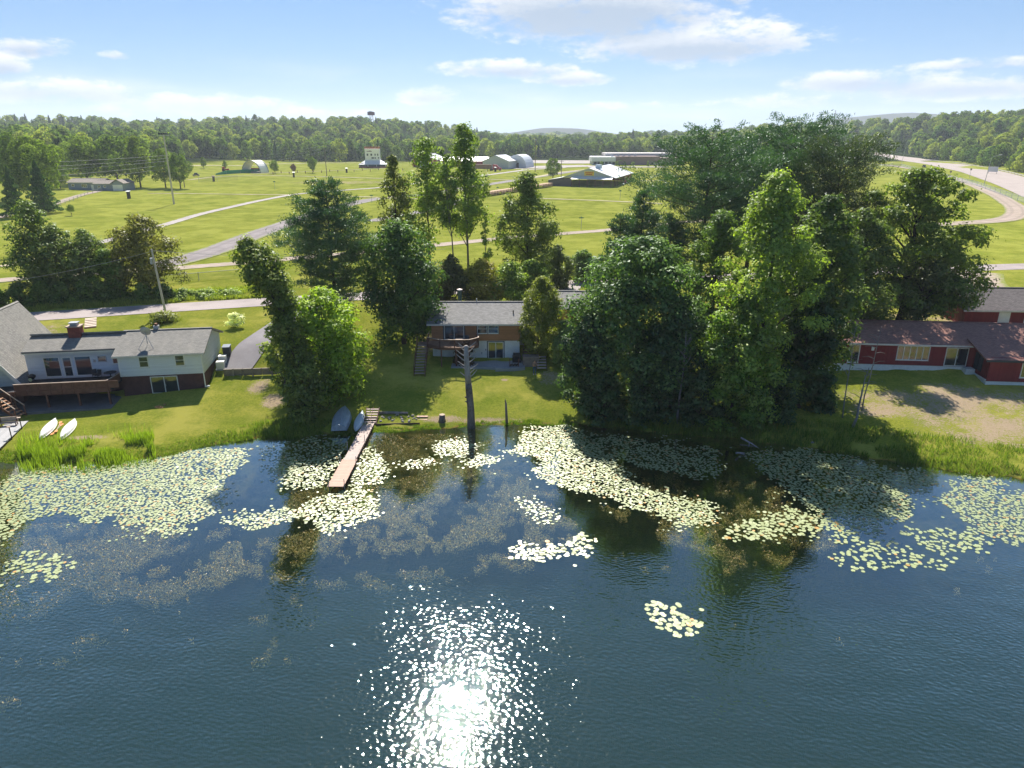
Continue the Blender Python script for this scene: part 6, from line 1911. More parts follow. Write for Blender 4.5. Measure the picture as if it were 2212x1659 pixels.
SH = pad_shape()
near = PADS[:290]
rest = PADS[290:]
pv_ = []
for k in range(4):
    me_ = bpy.data.meshes.new('lily_pad')
    V = SH.copy()
    V[:, 2] += 0.03 * k / 3 * V[:, 0]
    me_.from_pydata([tuple(p) for p in V], [], [(0, i, i + 1) for i in range(1, len(V) - 1)])
    at_ = me_.attributes.new('tone', 'FLOAT', 'POINT')
    at_.data.foreach_set('value', [[0.3, 0.5, 0.7, 1.0][k]] * len(V))
    me_.materials.append(PADM)
    pv_.append(me_)
for (x, y, r, pi) in near:
    k = rngP.choice(4, p=[.34, .33, .30, .03])
    o = link(bpy.data.objects.new('lily_pad', pv_[k]))
    o.location = (x, y, 0.012 + 0.012 * rngP.random())
    o.rotation_euler = (rngP.normal(0, 0.03), rngP.normal(0, 0.03), rngP.uniform(0, 6.28))
    o.scale = (r, r * rngP.uniform(0.86, 1.0), r)
    tag(o, 'pale ' + PATCH[pi][0] if not PATCH[pi][0].startswith(('shaded', 'yellowish')) else PATCH[pi][0], 'lily pad', PATCH[pi][0].replace('lily pad', 'lily pads', 1))
n = len(rest)
RA = np.array([(p[0], p[1], p[2]) for p in rest])
th = rngP.uniform(0, 6.28, n)
c_, s_ = np.cos(th), np.sin(th)
V = np.zeros((n, len(SH), 3))
sq = rngP.uniform(0.82, 1.0, n)
vx = SH[None, :, 0] * RA[:, 2:3]
vy = SH[None, :, 1] * (RA[:, 2] * sq)[:, None]
V[..., 0] = RA[:, 0:1] + vx * c_[:, None] - vy * s_[:, None]
V[..., 1] = RA[:, 1:2] + vx * s_[:, None] + vy * c_[:, None]
tl1, tl2 = rngP.normal(0, 0.05, n), rngP.normal(0, 0.05, n)
V[..., 2] = 0.010 + 0.016 * rngP.random(n)[:, None] + np.clip(vx * tl1[:, None] + vy * tl2[:, None], -0.008, 0.05)
me_ = quads_mesh('lily_pads', V, PADM, rngP.random(n), len(SH))
tag(link(bpy.data.objects.new('lily_pads', me_)), 'thousands of small pale lily pads floating along the shore', 'lily pads', kind='stuff')

# water weed, partly at the surface
WEED = [(.75, [(-60, 1150), (130, 1128), (500, 1140), (580, 1225), (480, 1270), (250, 1300), (60, 1335), (-80, 1335)]),
        (.62, [(560, 1150), (820, 1110), (960, 1000), (1080, 1010), (1200, 1060), (1260, 1150), (1150, 1230), (1000, 1250), (850, 1275), (700, 1265), (590, 1235)]),
        (.95, [(790, 938), (960, 936), (1090, 935), (1080, 965), (960, 1080), (830, 1135), (760, 1100), (600, 1110), (640, 1060), (760, 1040), (770, 985)]),
        (.60, [(1300, 1000), (1720, 1050), (1800, 1180), (1650, 1220), (1450, 1180), (1290, 1090)]),
        (.85, [(-80, 1005), (110, 1012), (60, 1050), (-80, 1060)]),
        (.10, [(-100, 1290), (300, 1280), (700, 1280), (650, 1420), (300, 1560), (-100, 1600)]),
        (.07, [(1300, 1180), (2200, 1190), (2300, 1380), (1600, 1400)])]
wv_, wt_, wn_ = [], [], []
for dens, uv in WEED:
    poly = wpoly(uv)
    xs = [p[0] for p in poly]
    ys = [p[1] for p in poly]
    area = (max(xs) - min(xs)) * (max(ys) - min(ys))
    N = int(area * 330)
    X = rngP.uniform(min(xs), max(xs), N)
    Y = rngP.uniform(min(ys), max(ys), N)
    f = 0.30 * lattice(X, Y, 0.22, 31) + 0.34 * lattice(X, Y, 0.6, 32) + 0.36 * lattice(X, Y, 1.7, 33)
    thr = 1 - dens
    ok = inside(poly, X + 1.5 * (lattice(X, Y, 0.5, 8) - .5), Y + 2.0 * (lattice(X, Y, 0.5, 9) - .5)) & (f > 0.34 + 0.42 * thr)
    X, Y, f = X[ok], Y[ok], f[ok]
    Z = np.where(rngP.random(len(X)) < 0.08, rngP.uniform(-0.02, 0.015, len(X)), -0.03 - 0.45 * rngP.random(len(X)) ** 1.5)
    wv_.append(np.stack([X, Y, Z], 1))
    wt_.append(np.clip(0.5 + rngP.normal(0, 0.14, len(X)) + (Z > -0.02) * 0.2, 0, 1))
C = np.concatenate(wv_)
T = np.concatenate(wt_)
Nn = unit(rngP.normal(size=C.shape) * 0.35 + np.array([0, 0, 1.0]))
wm = foliage_mat('water_weed', (0.110, 0.080, 0.016), (0.30, 0.205, 0.075), 0.2, 0.05)
me_ = quads_mesh('water_weed', leaf_quads(C, Nn, rngP.uniform(0.03, 0.085, len(C)), rngP, 0.3), wm, T)
tag(link(bpy.data.objects.new('water_weed', me_)), 'brown green water weed matted under and at the lake surface', 'water weed', kind='stuff')


# reeds and shore grass
def blades(X, Y, Hh, rng, lean=0.25, w=0.03):
    n = len(X)
    Z = zt(X, Y) - 0.05
    a = rng.uniform(0, 6.28, n)
    lx, ly = np.cos(a) * Hh * lean * rng.random(n), np.sin(a) * Hh * lean * rng.random(n)
    b = rng.uniform(0, 6.28, n)
    wx, wy = np.cos(b) * w, np.sin(b) * w
    V = np.zeros((n, 4, 3))
    V[:, 0] = np.stack([X - wx, Y - wy, Z], 1)
    V[:, 1] = np.stack([X + wx, Y + wy, Z], 1)
    V[:, 2] = np.stack([X + lx * .6 + wx * .7, Y + ly * .6 + wy * .7, Z + Hh * .65], 1)
    V[:, 3] = np.stack([X + lx, Y + ly, Z + Hh], 1)
    return V


rngG = np.random.default_rng(77)
us = rngG.uniform(40, 335, 9000) + 0
vs = np.interp(us, [45, 130, 230, 330], [988, 990, 982, 970]) + rngG.normal(0, 14, 9000) + 0
XY = np.array([at(u, v, 0.1) for u, v in zip(us, vs)])
keep = lattice(XY[:, 0], XY[:, 1], 0.8, 5) > 0.46
XY = XY[keep]
Hh = rngG.uniform(0.45, 1.05, len(XY)) * (0.6 + 0.8 * lattice(XY[:, 0], XY[:, 1], 0.6, 6))
me_ = quads_mesh('reeds', blades(XY[:, 0], XY[:, 1], Hh, rngG, 0.3, 0.028), foliage_mat('reed_blades', (0.055, 0.095, 0.012), (0.165, 0.220, 0.030), 0.45), np.clip(rngG.normal(0.5, 0.2, len(XY)), 0, 1))
tag(link(bpy.data.objects.new('reeds', me_)), 'tall green reeds growing along the left shore', 'reeds', kind='stuff')
def gz_ok(X, Y):
    return lattice(X, Y, 2.1, 18) > 0.22


N = 46000
X = rngG.uniform(-62, 60, N)
off = rngG.random(N) ** 1.6
wid = np.interp(X, [-62, -45, -30, -22, -12, 9, 12, 40, 60], [1.5, 1.8, 2.6, 3.5, 0.8, 0.8, 4.0, 6.5, 3.0])
Y = np.interp(X, SH_X, SH_Y) + 0.35 * np.sin(X * 0.9 + 1.3) * np.sin(X * 0.37) - 0.3 + off * wid
Hg = np.interp(X, [-62, -30, -22, -12, 9, 13, 40, 60], [0.2, 0.22, 0.6, 0.2, 0.22, 0.8, 0.5, 0.25]) * rngG.uniform(0.5, 1.2, N)
k = (lattice(X, Y, 0.9, 15) > 0.25)
k &= gz_ok(X, Y)
X, Y, Hg = X[k], Y[k], Hg[k]
me_ = quads_mesh('shore_grass', blades(X, Y, Hg, rngG, 0.6, 0.03), foliage_mat('shore_blades', (0.035, 0.068, 0.013), (0.110, 0.150, 0.026), 0.45), np.clip(rngG.normal(0.5, 0.22, len(X)), 0, 1))
tag(link(bpy.data.objects.new('shore_grass', me_)), 'long rough grass along the water edge', 'grass', kind='stuff')
# rough meadow beyond the road
us = rngG.uniform(-120, 520, 26000)
X = rngG.uniform(-85, -36, 26000)
rd = np.interp(X, [-160, -64.9, -40.5, -15], [68, 92.8, 100.5, 108.2])
Y = rd + 3.6 + rngG.random(26000) ** 1.2 * 9
k = lattice(X, Y, 0.5, 16) > 0.3
X, Y = X[k], Y[k]
me_ = quads_mesh('meadow_grass', blades(X, Y, rngG.uniform(0.3, 0.8, len(X)), rngG, 0.6, 0.045), foliage_mat('meadow_blades', (0.060, 0.090, 0.018), (0.185, 0.205, 0.045), 0.45), np.clip(rngG.normal(0.5, 0.25, len(X)), 0, 1))
tag(link(bpy.data.objects.new('meadow_grass', me_)), 'uncut meadow grass between the lakeside road and the lane', 'grass', kind='stuff')

# ---------------------------------------------------------------- fairground buildings
TIN = rough_mat('white_metal_roof', (0.62, 0.64, 0.67), 0.45, 0.12, 0.6, metal=0.1, stretch=(3, 0.3, 1))
GREYWALL = rough_mat('grey_metal_wall', (0.40, 0.43, 0.46), 0.6, 0.12, 0.8, stretch=(4, 4, 0.3))
REDW = rough_mat('barn_red', (0.28, 0.05, 0.045), 0.8, 0.25, 1.0)
DIM = rough_mat('dark_glass_paint', (0.03, 0.04, 0.055), 0.4, 0.2)
BRICKB = rough_mat('brown_brick', (0.20, 0.14, 0.13), 0.9, 0.2, 2.0)
WOODB = rough_mat('raw_lumber', (0.55, 0.38, 0.25), 0.85, 0.3, 2.0)

# open pavilion
pv = thing('pavilion', 'open pavilion with white metal roof and yellow sign on the grey gable', 'pavilion', (24.4, 346.0, gz(35, 350) - 0.1), rad(-18))
W_, D_, ze, zr = 23.7, 52.0, 4.4, 8.4
for s in (0, 1):
    a = (0 if s == 0 else W_)
    MB().slab(*(((-0.8, -0.6, ze - .25), (W_ / 2, -0.6, zr), (W_ / 2, D_, zr), (-0.8, D_, ze - .25))[::-1] if s else ((W_ / 2, -0.6, zr), (W_ + .8, -0.6, ze - .25), (W_ + .8, D_, ze - .25), (W_ / 2, D_, zr))[::-1]), -0.15).build('roof', TIN, pv)
MB().prism([(0, ze - .3), (W_, ze - .3), (W_ / 2, zr - .2)], 0.0, 0.15, axis=1).build('gable', GREYWALL, pv)
MB().slab((4.0, -3.2, 3.6), (W_ - 0.5, -3.2, 3.6), (W_ - 0.5, 0, 4.5), (4.0, 0, 4.5), 0.1).build('lean_to_roof', TIN, pv)
MB().box(0, 3.8, -0.4, -0.3, 0, ze - .4).build('wall', rough_mat('dark_boards', (0.10, 0.09, 0.085), 0.8), pv)
MB().prism([(-7.5, 0), (0, 0), (0, ze - 0.3), (-7.5, 2.8)], -0.45, -0.2, axis=1).build('side_wall', rough_mat('dark_boards', (0.10, 0.09, 0.085), 0.8), pv)
MB().slab((-7.6, -0.6, 2.8), (0.0, -0.6, ze - .25), (0.0, D_, ze - .25), (-7.6, D_, 2.8), -0.12).build('side_roof', TIN, pv)
for k in range(6): MB().box(4.2 + k * 3.7, 4.45 + k * 3.7, -3.1, -2.85, 0, 3.6).build('post', DECKWOOD, pv)
for k in range(13): MB().box(W_ - 0.2, W_ + 0.05, 1 + k * 4.1, 1.25 + k * 4.1, 0, ze - .2).build('post', REDW if k > 6 else DECKWOOD, pv)
MB().box(W_ - 0.1, W_, 30, D_, 0, ze - .4).build('wall', REDW, pv)
MB().box(0, W_, D_ - 0.3, D_, 0, ze).build('wall', REDW, pv)
MB().box(W_ / 2 + 1.0, W_ / 2 + 3.6, 9, 12, zr - 0.7, zr + 1.1).build('roof_vent', rough_mat('pale_blue_vent', (0.45, 0.55, 0.66), 0.5), pv)
sg = MB().box(9.6, 14.2, -0.08, -0.01, 5.0, 6.9).build('sign', rough_mat('yellow_sign', (0.75, 0.52, 0.05), 0.5), pv)


def words(parent, txt, size, loc, mat, rot=(math.pi / 2, 0, 0)):
    c = bpy.data.curves.new('lettering', 'FONT')
    c.body = txt
    c.size = size
    c.align_x = 'CENTER'
    c.align_y = 'CENTER'
    c.extrude = 0.01
    c.materials.append(mat)
    o = link(bpy.data.objects.new('lettering', c))
    o.parent = parent
    o.location = loc
    o.rotation_euler = rot
    return o


SIGNRED = rough_mat('sign_red', (0.45, 0.10, 0.03), 0.5)
MB().box(10.1, 13.7, -0.10, -0.082, 6.05, 6.5).build('lettering', SIGNRED, sg)
MB().box(10.4, 13.4, -0.10, -0.082, 5.3, 5.75).build('lettering', SIGNRED, sg)
# stacked benches between the gravel road and the pavilion
A, B = np.array((-12.8, 284.0)), np.array((17.5, 343.0))
dv = unit(B - A)
ang = math.atan2(dv[1], dv[0])
for k in range(13):
    c = A + (B - A) * (k + 0.5) / 13
    if k in (): continue
    b = thing('bench_stack', '%s stack of raw timber benches from the near end of the row' % ['first', 'second', 'third', 'fourth', 'fifth', 'sixth', 'seventh', 'eighth', 'ninth', 'tenth', 'eleventh', 'twelfth', 'thirteenth'][k], 'benches', (c[0], c[1], gz(*c) + 0.05), ang, 'row of stacked benches')
    for lv in range(3):
        for q in range(4):
            yy = -1.4 + q * 0.8
            MB().box(-2.4, 2.4, yy - 0.3, yy + 0.3, 0.5 + lv * 0.55, 0.56 + lv * 0.55).build('board', WOODB, b)
    for sx in (-2.1, -0.7, 0.7, 2.1):
        for sy in (-1.6, 1.2): MB().box(sx - 0.07, sx + 0.07, sy - 0.07, sy + 0.07, 0, 1.6).build('leg', DECKWOOD, b)

# white announcer tower
tx, ty = -100.5, 536.0
tw_ = thing('announcer_tower', 'white three storey announcer tower with red roof rail', 'tower', (tx, ty, gz(tx, ty)), rad(6))
MB().box(-5.2, 5.2, 0, 8, 2.4, 12.9).build('wall', WHITE, tw_)
MB().box(-9.6, 9.6, -3.5, 11.5, 0, 0.9).build('base_wall', REDW, tw_)
MB().box(-9.4, 9.4, -3.3, 11.3, 0.9, 2.3).build('counter_opening', DIM, tw_)
for xx in (-9.5, -3.2, 3.0, 9.3): MB().box(xx - 0.15, xx + 0.15, -3.52, -3.3, 0.9, 2.4).build('post', WHITE, tw_)
for pts_ in ([(-10, -4, 2.3), (10, -4, 2.3), (5.2, 0, 5.2), (-5.2, 0, 5.2)], [(10, -4, 2.3), (10, 12, 2.3), (5.2, 8, 5.2), (5.2, 0, 5.2)], [(-10, 12, 2.3), (-10, -4, 2.3), (-5.2, 0, 5.2), (-5.2, 8, 5.2)], [(10, 12, 2.3), (-10, 12, 2.3), (-5.2, 8, 5.2), (5.2, 8, 5.2)]):
    MB().slab(*pts_, 0.12).build('skirt_roof', TIN, tw_)
for xx, w in ((-3.9, 1.1), (-1.2, 1.1), (1.7, 0.7), (3.6, 0.7)):
    f = MB().box(xx, xx + w, -0.06, -0.004, 8.2, 9.6).build('window', DIM, tw_)
for xx, w in ((-0.6, 1.7), (1.6, 0.8), (4.0, 0.9)): MB().box(xx, xx + w, -0.06, -0.004, 6.2, 7.2).build('window', DIM, tw_)
rl = MB()
for yy in (0.1, 7.9):
    rl.box(-5.4, 5.4, yy - 0.1, yy + 0.1, 14.0, 14.3)
    for k in range(7): rl.box(-5.3 + k * 1.75, -5.1 + k * 1.75, yy - 0.08, yy + 0.08, 12.95, 14.1)
for xx in (-5.3, 5.3):
    rl.box(xx - 0.1, xx + 0.1, 0.1, 7.9, 14.0, 14.3)
rl.build('roof_rail', rough_mat('rail_red', (0.42, 0.10, 0.06), 0.6), tw_)
MB().box(-5.3, 5.3, 0.0, 0.06, 12.95, 13.7).build('roof_rail_panel', rough_mat('rail_red', (0.42, 0.10, 0.06), 0.6), tw_)
NAVY = rough_mat('navy_letters', (0.10, 0.03, 0.05), 0.5)
MB().prism([(-3.8, 11.0), (-0.1, 11.0), (-0.1, 11.3), (-1.3, 11.75), (-2.2, 11.45), (-3.8, 11.35)], -0.05, -0.004, axis=1).build('logo', NAVY, tw_)
MB().box(-8.4, -6.2, -3.4, -3.36, 3.0, 3.4).build('lettering', NAVY, tw_)
# red barn
rb = thing('red_barn', 'red barn with white metal roof right of the announcer tower', 'barn', (-73.0, 545.0, gz(-60, 550)), rad(-12))
gable = MB().prism([(0, 0), (18, 0), (18, 5.0), (9, 8.6), (0, 5.0)], 0, 26, axis=1).build('wall', REDW, rb)
MB().slab((-0.7, -0.6, 4.9), (9, -0.6, 8.8), (9, 26.6, 8.8), (-0.7, 26.6, 4.9), -0.2).build('roof', TIN, rb)
MB().slab((9, -0.6, 8.8), (18.7, -0.6, 4.9), (18.7, 26.6, 4.9), (9, 26.6, 8.8), -0.2).build('roof', TIN, rb)
MB().box(5.5, 9.5, -0.08, -0.004, 0, 4.0).build('door', WHITE, rb)
MB().box(12.0, 15.0, -0.08, -0.004, 0, 3.2).build('door', WHITE, rb)
rb2 = thing('long_shed', 'long low white roofed red shed beside the barn', 'shed', (-52.0, 545.0, gz(-40, 550)), rad(-8))
MB().box(0, 34, 0, 14, 0, 4.4).build('wall', REDW, rb2)
MB().prism([(-0.6, 4.4), (14.6, 4.4), (7, 7.0)], -0.5, 34.5, axis=0).build('roof', TIN, rb2)
MB().box(3, 8, -0.08, -0.004, 0, 3.6).build('door', WHITE, rb2)
# grey steel shed and arched hut
gs = thing('steel_shed', 'pale grey steel shed behind the red truck', 'shed', (-20.5, 520.0, gz(0, 515)), rad(-18))
MB().prism([(0, 0), (19, 0), (19, 5.2), (9.5, 8.8), (0, 5.2)], 0, 22, axis=1).build('wall', GREYWALL, gs)
MB().slab((-0.5, -0.4, 5.05), (9.5, -0.4, 9.0), (9.5, 22.4, 9.0), (-0.5, 22.4, 5.05), -0.15).build('roof', TIN, gs)
MB().slab((9.5, -0.4, 9.0), (19.5, -0.4, 5.05), (19.5, 22.4, 5.05), (9.5, 22.4, 9.0), -0.15).build('roof', TIN, gs)
MB().box(19.0, 19.08, 17, 19, 0, 2.6).build('door', DIM, gs)
MB().box(8.5, 10.5, -0.08, -0.004, 0.2, 2.4).build('door', DIM, gs)
ah = thing('arched_hut', 'white arched metal hut behind the steel shed', 'hut', (3.0, 532.0, gz(0, 535)), rad(-18))
arc = [(7.5 * math.cos(math.pi * k / 14), 9.0 * math.sin(math.pi * k / 14)) for k in range(15)]
MB().prism(arc, 0, 20, axis=1).build('shell', TIN, ah)
MB().box(-2, 2, -0.1, -0.01, 0, 3.6).build('door', DIM, ah)
# bandshell with green fence and tractor
bs = thing('bandshell', 'white arched bandshell with red back wall on the fairground', 'bandshell', (-164.0, 466.0, gz(-164, 466)), rad(-24))
R1 = 7.4
arc1 = [(R1 * math.cos(math.pi * k / 16), R1 * math.sin(math.pi * k / 16)) for k in range(17)]
arc0 = [((R1 - 0.25) * math.cos(math.pi * k / 16), (R1 - 0.25) * math.sin(math.pi * k / 16)) for k in range(17)]
sh_ = MB()
for k in range(16):
    sh_.slab((arc1[k][0], 0, arc1[k][1]), (arc1[k][0], 7, arc1[k][1]), (arc1[k + 1][0], 7, arc1[k + 1][1]), (arc1[k + 1][0], 0, arc1[k + 1][1]), 0.2)
sh_.build('shell', WHITE, bs)
for yy in (-0.15, 7.0):
    rim = MB()
    for k in range(16):
        rim.beam((arc1[k][0], yy, arc1[k][1]), (arc1[k + 1][0], yy, arc1[k + 1][1]), 0.35, 0.5)
    rim.build('arch_rib', METAL_GREY, bs)
MB().box(-5.5, 5.5, 5.8, 6.1, 0, 2.6).build('back_wall', REDW, bs)
MB().box(-7, 7, -0.5, 7, -0.2, 0.7).build('stage', rough_mat('stage_boards', (0.3, 0.3, 0.3), 0.8), bs)
gf = thing('green_fence', 'green windscreen fence in front of the bandshell', 'fence', (0, 0, 0))
pl = G((466, 378), (490, 376), (520, 374), (550, 373), (578, 371))
for (a, b) in zip(pl[:-1], pl[1:]):
    z1, z2 = gz(*a), gz(*b)
    MB().slab((a[0], a[1], z1), (b[0], b[1], z2), (b[0], b[1], z2 + 2.1), (a[0], a[1], z1 + (0.8 if a is pl[0] else 2.1)), 0.05).build('panel', rough_mat('green_screen', (0.03, 0.25, 0.14), 0.7), gf)
    MB().tube([(b[0], b[1] - 0.1, z2), (b[0], b[1] - 0.1, z2 + 2.2)], 0.06, 6).build('post', METAL_GREY, gf)


def vehicle(name, label, cat, x, y, rz, L, W, H, body, cabin=(0.25, 0.7), group=None, z=None, pickup=False):
    v = thing(name, label, cat, (x, y, (gz(x, y) if z is None else z) + 0.17), rz, group)
    hb = H * 0.52
    MB().prism([(-L / 2, 0.3), (L / 2, 0.3), (L / 2, hb * 0.85), (L / 2 - 0.15 * L, hb), (-L / 2, hb)], -W / 2, W / 2, axis=1).build('body', body, v)
    a, b = -L / 2 + L * cabin[0], -L / 2 + L * cabin[1]
    MB().prism([(a, hb + 0.003), (b, hb + 0.003), (b - 0.12 * L, H), (a + 0.04 * L, H)], -W / 2 + 0.08, W / 2 - 0.08, axis=1).build('cabin', body, v)
    MB().prism([(a + 0.06, hb + 0.08), (b - 0.12, hb + 0.08), (b - 0.13 * L, H - 0.1), (a + 0.06 * L, H - 0.1)], -W / 2 + 0.06, W / 2 - 0.06, axis=1).build('side_window', DIM, v)
    ws_ = MB(); ws_.slab((b + 0.01, -W / 2 + .15, hb + .08), (b + 0.01, W / 2 - .15, hb + .08), (b - 0.115 * L, W / 2 - .15, H - .08), (b - 0.115 * L, -W / 2 + .15, H - .08), -0.02); ws_.build('windscreen', DIM, v)
    if pickup: MB().box(-L / 2 + 0.1, a - 0.05, -W / 2 + 0.12, W / 2 - 0.12, hb - 0.35, hb + 0.002).build('bed', BLACK, v)
    for sx in (-0.32, 0.33):
        for sy in (-1, 1):
            wh = MB(); wh.tube([(sx * L, sy * (W / 2 - 0.2), 0.34), (sx * L, sy * (W / 2 + 0.01), 0.34)], 0.36, 14)
            w_ = wh.build('wheel', BLACK, v)
            MB().tube([(sx * L, sy * (W / 2 + 0.012), 0.34), (sx * L, sy * (W / 2 + 0.02), 0.34)], 0.2, 10).build('rim', METAL_GREY, w_)
    for sy in (-1, 1):
        MB().box(L / 2, L / 2 + 0.02, sy * (W / 2 - 0.35) - 0.15, sy * (W / 2 - 0.35) + 0.15, hb * 0.6, hb * 0.8).build('headlight', WHITE, v)
    return v


PAINTB = rough_mat('dark_car_paint', (0.015, 0.018, 0.03), 0.25, 0.1, spec=0.6)
PAINTW = rough_mat('white_car_paint', (0.6, 0.62, 0.64), 0.3, 0.1, spec=0.6)
x, y, z = on_ground(1990, 363)
vehicle('pickup_truck', 'dark pickup truck on the highway above the ticket booth', 'pickup', x + 4, y + 4, rad(-112), 5.6, 2.0, 1.9, PAINTB, (0.4, 0.75), z=z, pickup=True)
x, y, z = on_ground(1302, 351)
vehicle('parked_car', 'white car parked at the end of the low building', 'car', x, y, rad(10), 4.8, 1.9, 1.6, PAINTW, (0.15, 0.75), z=z)
x, y, z = on_ground(424, 381)
vehicle('utility_cart', 'small dark utility cart beside a flat trailer', 'cart', x, y, rad(20), 3.6, 1.8, 1.8, PAINTB, (0.2, 0.8), z=z)
# red semi tractor with trailer
x, y = -10.5, 489.0
tr = thing('semi_truck', 'dark red semi truck in front of the grey steel shed', 'truck', (x, y, gz(x, y) + 0.15), rad(-6))
CRIM = rough_mat('crimson_paint', (0.30, 0.02, 0.05), 0.3, 0.1, spec=0.6)
MB().prism([(-2.2, 0.7), (3.6, 0.7), (3.7, 1.7), (2.2, 2.05), (1.4, 2.9), (0.6, 3.7), (-1.6, 4.0), (-2.2, 3.9)], -1.2, 1.2, axis=1).build('cab', CRIM, tr)
MB().prism([(1.55, 2.1), (2.0, 2.1), (1.45, 2.85), (0.9, 2.95)], -1.22, 1.22, axis=1).build('window', DIM, tr)
MB().box(-3.8, 3.4, -0.5, 0.5, 0.5, 0.9).build('chassis', BLACK, tr)
for wx in (2.6, -2.6, -3.6):
    for sy in (-1, 1):
        MB().tube([(wx, sy * 0.85, 0.5), (wx, sy * 1.22, 0.5)], 0.52, 14).build('wheel', BLACK, tr)
MB().tube([(-2.35, 0.9, 0.8), (-2.35, 0.9, 4.3)], 0.09, 8).build('exhaust_stack', METAL_GREY, tr)
tl_ = thing('box_trailer', 'brown box trailer coupled behind the red semi truck', 'trailer', (x - 9.5, y + 1.0, gz(x, y) + 0.15), rad(-6))
MB().box(-6.5, 6.5, -1.25, 1.25, 1.1, 3.9).build('box', rough_mat('brown_trailer', (0.20, 0.12, 0.08), 0.7), tl_)
for wx in (-5.2, -4.1):
    for sy in (-1, 1): MB().tube([(wx, sy * 0.85, 0.5), (wx, sy * 1.22, 0.5)], 0.5, 12).build('wheel', BLACK, tl_)
MB().box(3.6, 3.8, -1.0, 1.0, 0.0, 1.1).build('landing_leg', BLACK, tl_)
# red tractor
x, y, z = on_ground(484, 371)
tc_ = thing('red_tractor', 'red farm tractor behind the green fence', 'tractor', (x, y + 3, z), rad(10))
MB().box(-0.5, 2.2, -0.45, 0.45, 0.8, 1.8).build('hood', REDW, tc_)
MB().box(-2.0, -0.5, -0.8, 0.8, 1.0, 2.9).build('cab', REDW, tc_)
for sy in (-1, 1):
    MB().tube([(-1.2, sy * 0.8, 0.9), (-1.2, sy * 1.3, 0.9)], 0.9, 14).build('wheel', BLACK, tc_)
    MB().tube([(1.7, sy * 0.6, 0.5), (1.7, sy * 0.95, 0.5)], 0.5, 12).build('wheel', BLACK, tc_)
# low school like building
lb = thing('low_building', 'long low brown brick building with pale left wing', 'building', (63.0, 582.0, gz(85, 585)), rad(-2))
MB().box(0, 18, 0, 30, 0, 2.7).build('wall', GREYWALL, lb)
MB().box(-0.8, 18, -0.8, 30, 2.7, 6.0).build('roof_fascia', TIN, lb)
for k in range(6): MB().box(1 + k * 2.9, 3.2 + k * 2.9, -0.06, -0.004, 0.6, 2.3).build('window', DIM, lb)
MB().box(18.05, 52, -1.5, 30, 0, 6.4).build('wall', BRICKB, lb)
MB().box(52.05, 72, 4, 34, 0, 5.2).build('wall', BRICKB, lb)
MB().box(12, 70, 26, 60, 6.5, 8.2).build('rear_block', rough_mat('pale_roof_edge', (0.55, 0.52, 0.50), 0.8), lb)
for k in range(5): MB().box(15 + k * 4.5, 17 + k * 4.5, 8, 10, 6.0, 7.2).build('roof_unit', METAL_GREY, lb)
# blue grey ranch house
x, y = -193.5, 318.0
rn = thing('ranch_house', 'blue grey ranch house with white garage door on the left slope', 'house', (x, y, gz(-180, 320) - 0.1), rad(-4))
BLUEG = siding_mat('blue_grey_siding', (0.22, 0.26, 0.32), 0.25, 2, 0.7, 0.08)
gable_walls(rn, 0, 15, 2.5, 11.5, -1, 3.4, 0.3, BLUEG)
gable_roof(rn, 0, 15, 2.5, 11.5, 3.4, 0.3, shingle_mat('tan_shingles', (0.27, 0.235, 0.21), var=0.2), 0.5)
gable_walls(rn, 13.0, 21.0, 0.5, 8.5, -1, 3.0, 0.3, BLUEG)
gable_roof(rn, 13.0, 21.0, 0.5, 8.5, 3.0, 0.3, shingle_mat('tan_shingles', (0.27, 0.235, 0.21), var=0.2), 0.4)
MB().prism([(21.0, -1), (26.5, -1), (26.5, 3.0), (23.75, 4.6), (21.0, 3.0)], 0.2, 8.5, axis=1).build('garage_wall', BLUEG, rn)
MB().box(21.6, 26.0, 0.12, 0.19, 0, 2.6).build('garage_door', WHITE, rn)
MB().slab((20.8, -0.2, 3.1), (23.75, -0.2, 4.75), (23.75, 8.7, 4.75), (20.8, 8.7, 3.1), -0.12).build('roof', shingle_mat('tan_shingles', (0.27, 0.235, 0.21), var=0.2), rn)
MB().slab((23.75, -0.2, 4.75), (26.8, -0.2, 3.1), (26.8, 8.7, 3.1), (23.75, 8.7, 4.75), -0.12).build('roof', shingle_mat('tan_shingles', (0.27, 0.235, 0.21), var=0.2), rn)
window(rn, 6.0, 1.2, 2.6, 1.6, 2.5, 3, WHITE, 0.14)
window(rn, 1.5, 1.6, 1.4, 1.1, 2.5, 1, WHITE, 0.14)
MB().box(10.4, 11.5, 2.42, 2.49, 0, 2.4).build('door', WHITE, rn)
for xx in (14.6, 17.2): window(rn, xx, 1.4, 1.3, 0.8, 0.5, 1, WHITE, 0.14)

# ---------------------------------------------------------------- poles, wires, signs, fences
POLEW = rough_mat('pole_wood', (0.20, 0.165, 0.135), 0.9, 0.3, 1.5, stretch=(1, 1, 0.2))
CONCP = rough_mat('pale_pole', (0.42, 0.40, 0.37), 0.8, 0.2, 1.5)


